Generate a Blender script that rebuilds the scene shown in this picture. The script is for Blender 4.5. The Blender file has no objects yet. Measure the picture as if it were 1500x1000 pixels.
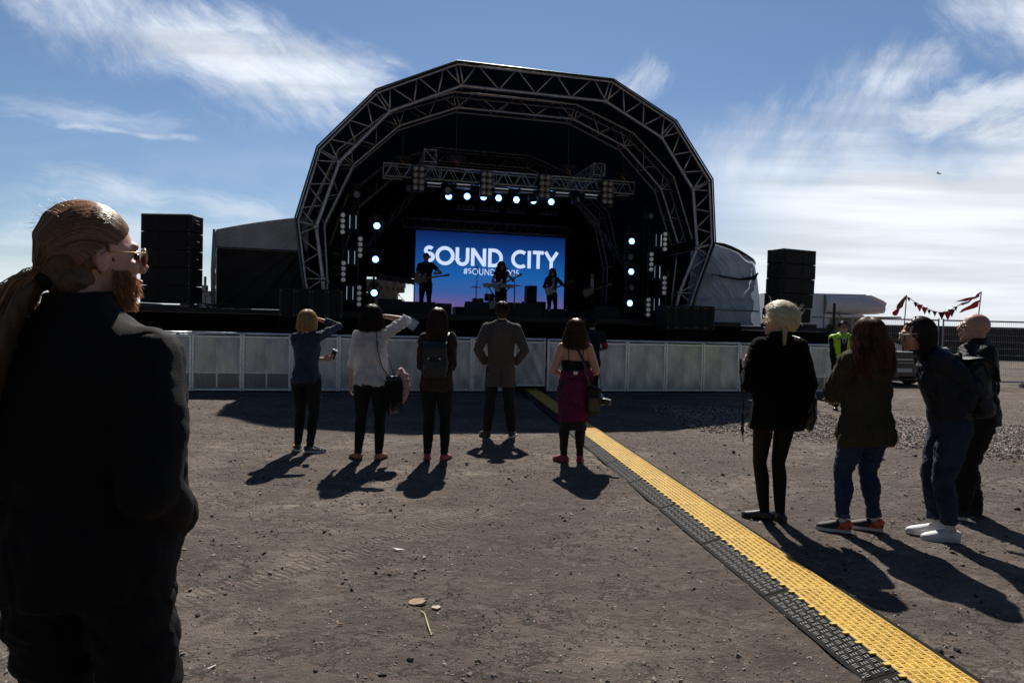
import bpy, math, random
import numpy as np
from mathutils import Vector, Matrix, noise as mnoise
PI = math.pi
R = math.radians
scene = bpy.context.scene
COL = scene.collection
# ------------------------------------------------------------------ camera
HC = 1.5
PITCH, ROLL, LENS = 1.33, 1.40, 24.0
cam_d = bpy.data.cameras.new('camera')
cam = bpy.data.objects.new('camera', cam_d)
COL.objects.link(cam)
cam_d.sensor_width = 36.0
cam_d.lens = LENS
cam_d.clip_end = 8000
cam_d.clip_start = 0.05
CAMM = Matrix.Rotation(R(90 - PITCH), 4, 'X') @ Matrix.Rotation(R(ROLL), 4, 'Z')
cam.matrix_world = Matrix.Translation((0, 0, HC)) @ CAMM
scene.camera = cam
scene.render.resolution_x = 1024
scene.render.resolution_y = 682
CAM3 = CAMM.to_3x3()

def ray(px, py):
    return CAM3 @ Vector(((px - 750) / 1500 * 36 / LENS, (500 - py) / 1500 * 36 / LENS, -1.0))

def at(px, py, Y):                       # the point of the scene seen at this spot of the photo, Y metres ahead
    d = ray(px, py)
    return Vector((0, 0, HC)) + d * (Y / d.y)

def gnd(px, py, z=0.0):                  # the spot on the ground seen there
    d = ray(px, py)
    return Vector((0, 0, HC)) + d * ((z - HC) / d.z)

# stage frame: s along the stage, t away from the audience, z up
TH = R(13.6)
SO = Vector((0.34, 16.88, 0))
ES = Vector((math.cos(TH), math.sin(TH), 0))
ET = Vector((-math.sin(TH), math.cos(TH), 0))

def st(s, t, z=0.0):
    return SO + ES * s + ET * t + Vector((0, 0, z))

def onst(px, py, t):                     # photo spot -> (s, z) in the stage plane at depth t
    d = ray(px, py)
    o = Vector((0, 0, HC))
    k = (t - (o - SO).dot(ET)) / d.dot(ET)
    p = o + d * k
    return ((p - SO).dot(ES), p.z)

# ------------------------------------------------------------------ sun, sky, exposure
SUN_EL = 47.0
sd = bpy.data.lights.new('sun', 'SUN')
sd.energy = 5.0
sd.angle = R(0.53)
sd.color = (1.0, 0.94, 0.86)
so = bpy.data.objects.new('sun', sd)
so.rotation_euler = (R(-(90 - SUN_EL)), 0, 0)
COL.objects.link(so)
scene.view_settings.view_transform = 'Standard'
scene.view_settings.look = 'None'
scene.view_settings.gamma = 1
scene.view_settings.exposure = 0.36
scene.view_settings.use_curve_mapping = False

W = bpy.data.worlds.new('World')
scene.world = W
W.use_nodes = True
wt = W.node_tree
wt.nodes.clear()


class E:                                  # tiny expression builder for shader nodes
    tree = None
    def __init__(self, s): self.s = s
    @staticmethod
    def m(op, *a, clamp=False):
        n = E.tree.nodes.new('ShaderNodeMath'); n.operation = op; n.use_clamp = clamp
        for i, x in enumerate(a):
            if isinstance(x, E): E.tree.links.new(x.s, n.inputs[i])
            else: n.inputs[i].default_value = float(x)
        return E(n.outputs[0])
    def __add__(a, b): return E.m('ADD', a, b)
    __radd__ = __add__
    def __sub__(a, b): return E.m('SUBTRACT', a, b)
    def __rsub__(a, b): return E.m('SUBTRACT', b, a)
    def __mul__(a, b): return E.m('MULTIPLY', a, b)
    __rmul__ = __mul__
    def __truediv__(a, b): return E.m('DIVIDE', a, b)


def sstep(x, lo, hi):
    n = E.tree.nodes.new('ShaderNodeMapRange'); n.interpolation_type = 'SMOOTHSTEP'
    E.tree.links.new(x.s, n.inputs[0])
    n.inputs[1].default_value = lo; n.inputs[2].default_value = hi
    return E(n.outputs[0])


def enoise(x, y, z=0.0, scale=1.0, detail=6, rough=0.55, dist=0.0):
    c = E.tree.nodes.new('ShaderNodeCombineXYZ')
    for i, v in enumerate((x, y, z)):
        if isinstance(v, E): E.tree.links.new(v.s, c.inputs[i])
        else: c.inputs[i].default_value = v
    n = E.tree.nodes.new('ShaderNodeTexNoise')
    E.tree.links.new(c.outputs[0], n.inputs['Vector'])
    n.inputs['Scale'].default_value = scale
    n.inputs['Detail'].default_value = detail
    n.inputs['Roughness'].default_value = rough
    n.inputs['Distortion'].default_value = dist
    return E(n.outputs['Fac'])


CLOUD = (14.2, 14.9, 15.8)
SKYTINT = (0.98, 1.04, 1.12)
E.tree = wt
sky = wt.nodes.new('ShaderNodeTexSky')
sky.sky_type = 'NISHITA'
sky.sun_disc = False
sky.sun_elevation = R(SUN_EL)
sky.sun_rotation = R(0)
sky.air_density = 1.0
sky.dust_density = 0.15
sky.ozone_density = 3.0
tc = wt.nodes.new('ShaderNodeTexCoord')
sx = wt.nodes.new('ShaderNodeSeparateXYZ')
wt.links.new(tc.outputs['Generated'], sx.inputs[0])
dx, dy, dz = E(sx.outputs[0]), E(sx.outputs[1]), E(sx.outputs[2])
dyc = E.m('MAXIMUM', dy, 0.12)
U = dx / dyc                             # where the clouds hang in the sky ahead
V = dz / dyc


def pu(x, y):
    return (x - 750) / 1000, (478 + 0.0245 * (x - 750) - y) / 1000


def pnoise3(x, y, scale, seed, detail=4):
    c = E.tree.nodes.new('ShaderNodeCombineXYZ')
    for i, v in enumerate((x, y, seed)):
        if isinstance(v, E): E.tree.links.new(v.s, c.inputs[i])
        else: c.inputs[i].default_value = v
    n = E.tree.nodes.new('ShaderNodeTexNoise'); n.inputs['Scale'].default_value = scale; n.inputs['Detail'].default_value = detail
    E.tree.links.new(c.outputs[0], n.inputs['Vector'])
    q = E.tree.nodes.new('ShaderNodeSeparateColor'); E.tree.links.new(n.outputs['Color'], q.inputs[0])
    return E(q.outputs[0]) - 0.5, E(q.outputs[1]) - 0.5


wx, wy = pnoise3(U, V, 3.2, 2.0, 3)
wx2, wy2 = pnoise3(U, V, 11.0, 7.0, 5)
UW = U + wx * 0.16 + wx2 * 0.035          # the wind's swirls bend the fibres
VW = V + wy * 0.16 + wy2 * 0.035
LUMP = enoise(UW, VW, 17.0, scale=7.0, detail=8, rough=0.62)


def streak(x0, y0, x1, y1, w, fs=3.0, ang=None, stretch=5.0, lo=0.42, hi=0.7, seed=0.0, e=1.0, ragged=0.6):
    # a wisp from (x0,y0) to (x1,y1), w px half-wide, combed into fibres
    a = Vector(pu(x0, y0)); b = Vector(pu(x1, y1)); d = (b - a); L = d.length; d.normalize()
    uu = U + wx * 0.05 + wx2 * 0.02 - a.x; vv = V + wy * 0.05 + wy2 * 0.02 - a.y
    al = uu * d.x + vv * d.y
    ac = vv * d.x - uu * d.y
    q = E.m('ABSOLUTE', ac) / (w / 1000)
    mk = 1.0 - sstep(q, 0.0, 1.0)
    ends = sstep(al, -0.12 * L, 0.22 * L) * (1.0 - sstep(al, 0.75 * L, 1.10 * L))
    aa = math.atan2(d.y, d.x) if ang is None else R(ang)
    ca, sa = math.cos(aa), math.sin(aa)
    fa = UW * ca + VW * sa; fc = VW * ca - UW * sa
    fib = enoise(fa * fs, fc * (fs * stretch), seed + 3.3, scale=3.0, detail=12, rough=0.66)
    f = sstep(fib * 0.6 + LUMP * 0.4 + (mk * ends - 0.5) * 0.34, lo, hi)
    return f * sstep(mk * ends, 0.0, 0.35) * e


cl = []
cl.append(streak(-60, -70, 570, 190, 140, fs=2.6, ang=-38, stretch=3.2, lo=0.40, hi=0.92, seed=1.0, e=0.80))
cl.append(streak(180, 40, 590, 145, 85, fs=2.8, ang=-30, stretch=3.5, lo=0.36, hi=0.80, seed=2.0, e=0.75))
cl.append(streak(60, 184, 335, 216, 11, fs=6, stretch=2.5, lo=0.46, hi=0.86, seed=4.0, e=0.55))
cl.append(streak(-40, 150, 300, 200, 40, fs=3, stretch=6, lo=0.46, hi=0.85, seed=4.5, e=0.35))
cl.append(streak(0, 262, 460, 330, 60, fs=2.5, stretch=4, lo=0.46, hi=0.84, seed=5.0, e=0.50))
cl.append(streak(-40, 350, 430, 345, 70, fs=2.0, stretch=6, lo=0.44, hi=0.85, seed=6.0, e=0.50))
cl.append(streak(880, 160, 965, 85, 55, fs=5, ang=65, stretch=3.5, lo=0.47, hi=0.9, seed=7.0, e=0.65))
cl.append(streak(1010, 270, 1360, 100, 120, fs=3.2, ang=62, stretch=3.0, lo=0.43, hi=0.92, seed=8.0, e=0.62))
cl.append(streak(1240, 130, 1410, 80, 70, fs=3.0, ang=48, stretch=3.0, lo=0.42, hi=0.86, seed=9.0, e=0.65))
cl.append(streak(1350, -40, 1640, 120, 105, fs=2.4, ang=-38, stretch=2.2, lo=0.36, hi=0.86, seed=10.0, e=0.8))
cl.append(streak(1300, 185, 1660, 90, 60, fs=2.6, ang=24, stretch=4.5, lo=0.38, hi=0.72, seed=12.0, e=0.75))
cl.append(streak(1380, 200, 1660, 180, 40, fs=2.2, ang=8, stretch=6, lo=0.40, hi=0.74, seed=13.0, e=0.75))
# broad veil over the lower right of the view
side = sstep(U + wx * 0.20, 0.08, 0.50)
top = 1.0 - sstep(V + wy * 0.22 + wy2 * 0.05 - U * 0.03, 0.14, 0.40)
vf = enoise(UW * 1.1, VW * 2.0, 11.0, scale=3.4, detail=13, rough=0.60)
veil = side * sstep(vf * 0.75 + top * 0.75, 0.46, 1.02) * sstep(top, 0.0, 0.15)
lowv = (1.0 - sstep(V, 0.0, 0.34)) * sstep(enoise(UW * 1.2, VW * 6.0, 21.0, scale=2.6, detail=10, rough=0.62), 0.36, 0.85) * 0.55
hz = 1.0 - sstep(V, -0.02, 0.16)
tot = veil * 0.93
for c in cl + [lowv]:
    tot = 1.0 - (1.0 - tot) * (1.0 - c)   # layers over one another
tot = 1.0 - (1.0 - tot) * (1.0 - hz * 0.75)
front = sstep(dy, 0.0, 0.25)
tot = E.m('MINIMUM', tot * front, 1.0)
# the cloud's own brightness, slightly greyer in the bands low on the right
gr = enoise(U * 0.8, V * 12.0, 31.0, scale=2.5, detail=6, rough=0.5)
cb = 0.74 + sstep(gr, 0.35, 0.7) * 0.26
mixc = wt.nodes.new('ShaderNodeMix'); mixc.data_type = 'RGBA'
skm = wt.nodes.new('ShaderNodeVectorMath'); skm.operation = 'MULTIPLY'
wt.links.new(sky.outputs[0], skm.inputs[0]); skm.inputs[1].default_value = SKYTINT
ccol = wt.nodes.new('ShaderNodeVectorMath'); ccol.operation = 'SCALE'
ccol.inputs[0].default_value = CLOUD
wt.links.new(cb.s, ccol.inputs['Scale'])
wt.links.new(tot.s, mixc.inputs[0])
wt.links.new(skm.outputs[0], mixc.inputs[6]); wt.links.new(ccol.outputs[0], mixc.inputs[7])
dim = wt.nodes.new('ShaderNodeVectorMath'); dim.operation = 'SCALE'   # sky behind and overhead dimmed to weaken the fill light
wt.links.new(mixc.outputs[2], dim.inputs[0]); wt.links.new((0.38 + sstep(dy, -0.15, 0.55) * 0.62).s, dim.inputs['Scale'])
bg = wt.nodes.new('ShaderNodeBackground')
bg.inputs['Strength'].default_value = 0.055
wt.links.new(dim.outputs[0], bg.inputs[0])
wo = wt.nodes.new('ShaderNodeOutputWorld')
wt.links.new(bg.outputs[0], wo.inputs[0])
W.cycles.sampling_method = 'MANUAL'
W.cycles.sample_map_resolution = 512
scene.cycles.use_denoising = True
scene.cycles.max_bounces = 6
scene.cycles.transparent_max_bounces = 24


# ------------------------------------------------------------------ materials
MATS = {}
def mat(name, col, rough=0.8, metal=0.0, var=0.0, vscale=8.0, bump=0.0, bscale=40.0, emit=None, es=0.0,
        spec=0.5, alpha=1.0, stretch=(1, 1, 1), col2=None, sheen=0.0, coords='Object', trans=0.0):
    if name in MATS: return MATS[name]
    m = bpy.data.materials.new(name); m.use_nodes = True
    t = m.node_tree; p = t.nodes['Principled BSDF']
    p.inputs['Base Color'].default_value = (*col, 1)
    p.inputs['Roughness'].default_value = rough
    p.inputs['Metallic'].default_value = metal
    p.inputs['Specular IOR Level'].default_value = spec
    p.inputs['Alpha'].default_value = alpha
    if trans: p.inputs['Transmission Weight'].default_value = trans
    if sheen:
        p.inputs['Sheen Weight'].default_value = sheen
        p.inputs['Sheen Roughness'].default_value = 0.4
    tcn = t.nodes.new('ShaderNodeTexCoord'); mp = t.nodes.new('ShaderNodeMapping')
    t.links.new(tcn.outputs[coords], mp.inputs[0]); mp.inputs['Scale'].default_value = stretch
    if var or col2:
        n = t.nodes.new('ShaderNodeTexNoise'); n.inputs['Scale'].default_value = vscale
        n.inputs['Detail'].default_value = 6; n.inputs['Roughness'].default_value = 0.6
        t.links.new(mp.outputs[0], n.inputs['Vector'])
        cr = t.nodes.new('ShaderNodeValToRGB'); cr.color_ramp.elements[0].position = 0.32; cr.color_ramp.elements[1].position = 0.68
        c2 = col2 or tuple(min(1, c * (1 + var)) for c in col)
        c1 = col if col2 else tuple(c * (1 - var) for c in col)
        cr.color_ramp.elements[0].color = (*c1, 1); cr.color_ramp.elements[1].color = (*c2, 1)
        t.links.new(n.outputs['Fac'], cr.inputs[0]); t.links.new(cr.outputs[0], p.inputs['Base Color'])
    if bump:
        n2 = t.nodes.new('ShaderNodeTexNoise'); n2.inputs['Scale'].default_value = bscale
        n2.inputs['Detail'].default_value = 5; t.links.new(mp.outputs[0], n2.inputs['Vector'])
        b = t.nodes.new('ShaderNodeBump'); b.inputs['Strength'].default_value = bump; b.inputs['Distance'].default_value = 0.02
        t.links.new(n2.outputs['Fac'], b.inputs['Height']); t.links.new(b.outputs[0], p.inputs['Normal'])
    if emit:
        p.inputs['Emission Color'].default_value = (*emit, 1); p.inputs['Emission Strength'].default_value = es
    MATS[name] = m
    return m


# ------------------------------------------------------------------ mesh helpers
def basis(d, side=None):
    d = d.normalized()
    s = Vector(side) if side is not None else (Vector((0, 0, 1)) if abs(d.z) < 0.9 else Vector((1, 0, 0)))
    a = (s - d * s.dot(d))
    if a.length < 1e-5: a = d.orthogonal()
    a.normalize()
    return a, d.cross(a)


class MB:
    def __init__(self): self.v = []; self.f = []; self.m = []
    def add(self, vs, fs, mi=0):
        o = len(self.v); self.v.extend([tuple(p) for p in vs])
        for f in fs: self.f.append(tuple(i + o for i in f)); self.m.append(mi)
    def box(self, c, s, rot=None, mi=0):
        c = Vector(c); h = Vector(s) / 2
        vs = []
        for x in (-1, 1):
            for y in (-1, 1):
                for z in (-1, 1):
                    p = Vector((x * h.x, y * h.y, z * h.z))
                    if rot is not None: p = rot @ p
                    vs.append(c + p)
        self.add(vs, [(0, 1, 3, 2), (4, 6, 7, 5), (0, 4, 5, 1), (2, 3, 7, 6), (0, 2, 6, 4), (1, 5, 7, 3)], mi)
        return self
    def bbox(self, c, s, b=0.01, rot=None, mi=0):
        # box with chamfered edges
        c = Vector(c); h = Vector(s) / 2; b = min(b, h.x * .9, h.y * .9, h.z * .9)
        vs = []; idx = {}
        for x in (-1, 1):
            for y in (-1, 1):
                for z in (-1, 1):
                    for k in range(3):
                        p = [x * (h.x - b), y * (h.y - b), z * (h.z - b)]
                        p[k] = (x * h.x, y * h.y, z * h.z)[k]
                        q = Vector(p)
                        if rot is not None: q = rot @ q
                        idx[(x, y, z, k)] = len(vs); vs.append(c + q)
        fs = []
        for k in range(3):
            i, j = [(1, 2), (0, 2), (0, 1)][k]
            for sgn in (-1, 1):
                q = []
                for (a, bb) in ((-1, -1), (1, -1), (1, 1), (-1, 1)):
                    key = [0, 0, 0]; key[k] = sgn; key[i] = a; key[j] = bb
                    q.append(idx[(*key, k)])
                fs.append(tuple(q))
        for k in range(3):                # edges along axis k
            i, j = [(1, 2), (0, 2), (0, 1)][k]
            for a in (-1, 1):
                for bb in (-1, 1):
                    q = []
                    for (s2, kk) in ((-1, i), (1, i), (1, j), (-1, j)):
                        key = [0, 0, 0]; key[k] = s2; key[i] = a; key[j] = bb
                        q.append(idx[(*key, kk)])
                    fs.append(tuple(q))
        for x in (-1, 1):
            for y in (-1, 1):
                for z in (-1, 1): fs.append(tuple(idx[(x, y, z, k)] for k in range(3)))
        self.add(vs, fs, mi); return self
    def tube(self, pts, rad, n=8, side=None, cap=True, mi=0):
        pts = [Vector(p) for p in pts]; N = len(pts); vs = []; fs = []
        pa = None
        for i, p in enumerate(pts):
            d = (pts[min(i + 1, N - 1)] - pts[max(i - 1, 0)])
            if d.length < 1e-9: d = Vector((0, 0, 1))
            a, b = basis(d, side if side is not None else pa)
            pa = a
            r = rad[i] if isinstance(rad, (list, tuple)) else rad
            ra, rb = r if isinstance(r, (list, tuple)) else (r, r)
            for k in range(n):
                t = 2 * PI * k / n
                vs.append(p + a * (ra * math.cos(t)) + b * (rb * math.sin(t)))
        for i in range(N - 1):
            for k in range(n):
                k2 = (k + 1) % n
                fs.append((i * n + k, i * n + k2, (i + 1) * n + k2, (i + 1) * n + k))
        if cap:
            fs.append(tuple(range(n - 1, -1, -1))); fs.append(tuple((N - 1) * n + k for k in range(n)))
        self.add(vs, fs, mi); return self
    def cyl(self, p, q, r, n=12, mi=0, r2=None): return self.tube([p, q], [r, r if r2 is None else r2], n, mi=mi)
    def ell(self, c, r, rot=None, nu=14, nv=9, mi=0):
        c = Vector(c); vs = []; fs = []
        if rot is not None: r = tuple(q * 1.06 for q in r)
        for j in range(1, nv):
            ph = PI * j / nv
            for k in range(nu):
                t = 2 * PI * k / nu
                p = Vector((r[0] * math.sin(ph) * math.cos(t), r[1] * math.sin(ph) * math.sin(t), r[2] * math.cos(ph)))
                if rot is not None: p = rot @ p
                vs.append(c + p)
        a = Vector((0, 0, r[2])); b = Vector((0, 0, -r[2]))
        if rot is not None: a = rot @ a; b = rot @ b
        vs += [c + a, c + b]; ia = len(vs) - 2; ib = ia + 1
        for j in range(nv - 2):
            for k in range(nu):
                k2 = (k + 1) % nu
                fs.append((j * nu + k, (j + 1) * nu + k, (j + 1) * nu + k2, j * nu + k2))
        for k in range(nu):
            k2 = (k + 1) % nu
            fs.append((ia, k, k2)); fs.append((ib, (nv - 2) * nu + k2, (nv - 2) * nu + k))
        self.add(vs, fs, mi); return self
    def prism(self, poly, d, org=(0, 0, 0), ax=(1, 0, 0), ay=(0, 0, 1), mi=0):
        # polygon in the plane (ax, ay) given thickness d along ax x ay
        ax = Vector(ax); ay = Vector(ay); nn = ax.cross(ay).normalized(); o = Vector(org); n = len(poly)
        vs = [o + ax * x + ay * y + nn * (-d / 2) for x, y in poly] + [o + ax * x + ay * y + nn * (d / 2) for x, y in poly]
        fs = [tuple(range(n - 1, -1, -1)), tuple(range(n, 2 * n))]
        fs += [(i, (i + 1) % n, n + (i + 1) % n, n + i) for i in range(n)]
        self.add(vs, fs, mi); return self
    def grid(self, fn, nu, nv, mi=0):
        vs = [fn(i / nu, j / nv) for j in range(nv + 1) for i in range(nu + 1)]
        fs = [(j * (nu + 1) + i, j * (nu + 1) + i + 1, (j + 1) * (nu + 1) + i + 1, (j + 1) * (nu + 1) + i) for j in range(nv) for i in range(nu)]
        self.add(vs, fs, mi); return self
    def mesh(self, name, mats, smooth=False):
        me = bpy.data.meshes.new(name)
        me.from_pydata([tuple(p) for p in self.v], [], self.f)
        for mm in (mats if isinstance(mats, (list, tuple)) else [mats]): me.materials.append(mm)
        me.polygons.foreach_set('material_index', self.m)
        me.polygons.foreach_set('use_smooth', [smooth] * len(self.f))
        me.update(); return me
    def build(self, name, mats, parent=None, smooth=False):
        return link(name, self.mesh(name, mats, smooth), parent)


def link(name, me, parent=None):
    o = bpy.data.objects.new(name, me); COL.objects.link(o)
    if parent is not None: o.parent = parent
    return o

def tag(o, label=None, cat=None, group=None, kind=None):
    if label: o['label'] = label
    if cat: o['category'] = cat
    if group: o['group'] = group
    if kind: o['kind'] = kind
    return o

def empty(name, loc=(0, 0, 0), rz=0.0, label=None, cat=None, group=None):
    o = bpy.data.objects.new(name, None); COL.objects.link(o)
    o.empty_display_size = 0.1
    o.location = loc; o.rotation_euler = (0, 0, rz)
    return tag(o, label, cat, group)

def kids(o): return [c for c in bpy.data.objects if c.parent == o]

def copy_tree(o, parent=None):
    c = o.copy(); COL.objects.link(c); c.parent = parent
    for ch in kids(o): copy_tree(ch, c)
    return c

def spawn(proto, loc, rz, label, group=None, first=[None]):
    c = copy_tree(proto)
    c.location = loc; c.rotation_euler = (0, 0, rz); c['label'] = label
    if group: c['group'] = group
    return c

def fixed(o):
    o.parent = None
    return o

_used = set()
def place(proto, loc, rz, label=None, group=None, tilt=None):
    # the first time moves the thing itself, afterwards copies it with its parts
    if proto.name in _used: o = copy_tree(proto)
    else: _used.add(proto.name); o = proto
    o.location = loc; o.rotation_euler = (tilt or 0.0, 0, rz)
    if label: o['label'] = label
    if group: o['group'] = group
    return o
# ------------------------------------------------------------------ ground
def ground_material():
    m = bpy.data.materials.new('packed dirt'); m.use_nodes = True; t = m.node_tree; p = t.nodes['Principled BSDF']
    E.tree = t
    tcn = t.nodes.new('ShaderNodeTexCoord'); sp = t.nodes.new('ShaderNodeSeparateXYZ'); t.links.new(tcn.outputs['Object'], sp.inputs[0])
    x, y = E(sp.outputs[0]), E(sp.outputs[1])
    # worn, slightly skewed smears: rotate so that they run mostly across the view
    ca, sa = math.cos(R(9)), math.sin(R(9))
    xr = x * ca + y * sa; yr = y * ca - x * sa
    big = enoise(x * 0.5, y * 1.0, 0, scale=1.0, detail=5, rough=0.6, dist=0.4)
    mid = enoise(xr * 1.0, yr * 1.35, 4.0, scale=1.9, detail=10, rough=0.70, dist=0.35)
    fine = enoise(x * 1.0, y * 1.7, 8.0, scale=14.0, detail=9, rough=0.7, dist=0.4)
    grit = enoise(x, y, 2.0, scale=120.0, detail=4, rough=0.7)
    fl = enoise(xr * 0.85, yr * 1.15, 14.0, scale=5.5, detail=11, rough=0.76, dist=0.4)
    f = big * 0.18 + mid * 0.38 + fine * 0.24 + grit * 0.20
    cr = t.nodes.new('ShaderNodeValToRGB'); t.links.new(f.s, cr.inputs[0])
    el = cr.color_ramp.elements
    el[0].position = 0.38; el[0].color = (0.050, 0.038, 0.030, 1)
    el[1].position = 0.63; el[1].color = (0.50, 0.41, 0.34, 1)
    e = el.new(0.46); e.color = (0.120, 0.095, 0.078, 1)
    e = el.new(0.55); e.color = (0.235, 0.190, 0.156, 1)
    # damp dark stains and pale dusty scuffs
    dark = sstep(mid * 0.45 + fl * 0.35 + big * 0.20, 0.535, 0.62)
    patch = sstep(enoise(x * 0.55 + 3.1, y * 0.75, 40.0, scale=1.1, detail=4, rough=0.5), 0.42, 0.62)
    pale = sstep(fl, 0.55, 0.66) * sstep(grit, 0.42, 0.6)
    spk = t.nodes.new('ShaderNodeTexVoronoi'); spk.inputs['Scale'].default_value = 26.0; spk.inputs['Randomness'].default_value = 1
    t.links.new(tcn.outputs['Object'], spk.inputs['Vector'])
    ridge = 1.0 - sstep(E.m('ABSOLUTE', enoise(xr * 1.0, yr * 1.25, 24.0, scale=2.6, detail=11, rough=.74, dist=.3) - 0.5), 0.0, 0.014)
    ridge = ridge * sstep(big * .5 + mid * .5, .46, .56)
    spd = 1.0 - sstep(E(spk.outputs['Distance']), 0.05, 0.16)
    sc = t.nodes.new('ShaderNodeSeparateColor'); t.links.new(spk.outputs['Color'], sc.inputs[0])
    pebble = spd * sstep(E(sc.outputs[0]), 0.86, 0.90)
    def mixin(fac, a, col):
        n = t.nodes.new('ShaderNodeMix'); n.data_type = 'RGBA'
        t.links.new(fac.s, n.inputs[0]); t.links.new(a, n.inputs[6]); n.inputs[7].default_value = (*col, 1)
        return n.outputs[2]
    c = mixin((1.0 - patch) * 0.55, cr.outputs[0], (0.085, 0.067, 0.055))
    c = mixin(dark * 0.72, c, (0.062, 0.049, 0.042))
    c = mixin(pale * 0.6, c, (0.46, 0.40, 0.345))
    c = mixin(ridge * 0.45, c, (0.05, 0.038, 0.031))
    c = mixin(pebble * 0.75, c, (0.42, 0.39, 0.36))
    # dust paler far away from the trodden middle
    t.links.new(c, p.inputs['Base Color'])
    p.inputs['Roughness'].default_value = 0.92; p.inputs['Specular IOR Level'].default_value = 0.25
    h = fl * 0.55 + fine * 0.30 + grit * 0.14 + pebble * 0.12 - ridge * 0.22
    tu = x * 0.62 + y * 0.78; tv = y * 0.62 - x * 0.78          # along / across the track
    track = sstep(E.m('ABSOLUTE', tv - 3.42 + (mid - 0.5) * 0.25), 0.17, 0.11) if False else (1.0 - sstep(E.m('ABSOLUTE', tv - 3.55 + (mid - 0.5) * 0.3), 0.10, 0.17))
    rib = E.m('SINE', tu * 150.0 + (fine - 0.5) * 4.0) * track * sstep(fl, 0.40, 0.56)
    h = h + rib * 0.05
    b = t.nodes.new('ShaderNodeBump'); b.inputs['Strength'].default_value = 1.0; b.inputs['Distance'].default_value = 0.095
    t.links.new(h.s, b.inputs['Height']); t.links.new(b.outputs[0], p.inputs['Normal'])
    return m


def gh(x, y):                             # small unevenness of the trodden earth
    d = 1.0
    if y > 14 or y < -3: d = 0.0
    p = Vector((x * 1.2, y * 1.5, 0.3))
    a = mnoise.fractal(p * 1.4, 0.9, 2.1, 6) * 0.016
    q = mnoise.noise(Vector((x * 0.45, y * 0.6, 7.7))) * 0.006
    r = abs(mnoise.noise(Vector((x * 2.6, y * 3.4, 1.7)))) * -0.008
    return (a + q + r) * d


def axis(a, b, step, far):
    lo = [a - (1.35 ** k - 1) * step * 3 for k in range(1, 60) if (1.35 ** k - 1) * step * 3 < far]
    hi = [b + (1.35 ** k - 1) * step * 3 for k in range(1, 60) if (1.35 ** k - 1) * step * 3 < far]
    n = int((b - a) / step)
    return lo[::-1] + [a + (b - a) * i / n for i in range(n + 1)] + hi

xs = axis(-4.2, 5.6, 0.030, 3000)
ys = [1.6 * (14.0 / 1.6) ** (i / 300) for i in range(301)]
ys = [-3000, -300, -40, -8, -2, 0, 0.8] + ys + [14 + 1.3 ** k for k in range(1, 31)]
vs = [(x, y, gh(x, y) if (-6 < x < 8) else 0.0) for y in ys for x in xs]
nx = len(xs)
fs = [(j * nx + i, j * nx + i + 1, (j + 1) * nx + i + 1, (j + 1) * nx + i) for j in range(len(ys) - 1) for i in range(nx - 1)]
me = bpy.data.meshes.new('ground'); me.from_pydata(vs, [], fs); me.materials.append(ground_material())
me.polygons.foreach_set('use_smooth', [True] * len(fs)); me.update()
ground = tag(link('ground', me), kind='structure')

# loose stones: broken angular bits, one mesh of pebbles and one of gravel
def stone(mb, x, y, z, r, rng, mi=0):
    n = 5
    rot = Matrix.Rotation(rng.random() * 6.3, 3, 'Z') @ Matrix.Rotation(rng.random() * 1.2, 3, 'X')
    sx_, sy_, sz_ = r * rng.uniform(.7, 1.3), r * rng.uniform(.7, 1.2), r * rng.uniform(.4, .75)
    vs = []
    for k in range(n):
        a = 2 * PI * k / n + rng.uniform(-.3, .3); q = rng.uniform(.75, 1.1)
        vs.append(rot @ Vector((sx_ * math.cos(a) * q, sy_ * math.sin(a) * q, sz_ * rng.uniform(-.35, .35))))
    vs.append(rot @ Vector((rng.uniform(-.3, .3) * sx_, rng.uniform(-.3, .3) * sy_, sz_)))
    vs.append(rot @ Vector((0, 0, -sz_)))
    vs = [v + Vector((x, y, z + sz_ * 0.3)) for v in vs]
    mb.add(vs, [(k, (k + 1) % n, n) for k in range(n)] + [((k + 1) % n, k, n + 1) for k in range(n)], mi)

stone_m = [mat('stone dark', (0.045, 0.038, 0.033), 0.9, var=.4, vscale=30, bump=.5, bscale=120),
           mat('stone mid', (0.24, 0.20, 0.17), 0.9, var=.4, vscale=30, bump=.5, bscale=120),
           mat('stone pale', (0.46, 0.41, 0.36), 0.9, var=.3, vscale=30, bump=.5, bscale=120)]
rng = random.Random(5)
mb = MB()
for _ in range(15000):
    y = 2.0 + 13 * rng.random() ** 1.1; x = rng.uniform(-.75, .80) * y + rng.uniform(-.5, .5)
    u = rng.random(); r = 0.0028 + 0.004 * rng.random() + (0.012 * rng.random() if u > .965 else 0) + 0.0006 * y
    stone(mb, x, y, gh(x, y), r, rng, rng.choice([0, 1, 1, 1, 1, 2]))
for _ in range(5200):                     # crumbled earth, denser in drifts
    y = rng.uniform(2.0, 8.0); x = rng.uniform(-.75, .80) * y
    if mnoise.noise(Vector((x * 1.3, y * 1.6, 9.0))) < rng.uniform(-.1, .5): continue
    stone(mb, x, y, gh(x, y) - .001, rng.choice((.006, .009, .012, .018)) * rng.uniform(.7, 1.2) * (0.8 + y * .06), rng, rng.choice([0, 1, 1, 1, 1]))
tag(mb.build('pebbles', stone_m), kind='stuff', label='small loose pebbles strewn over the packed dirt', cat='pebbles')

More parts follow.
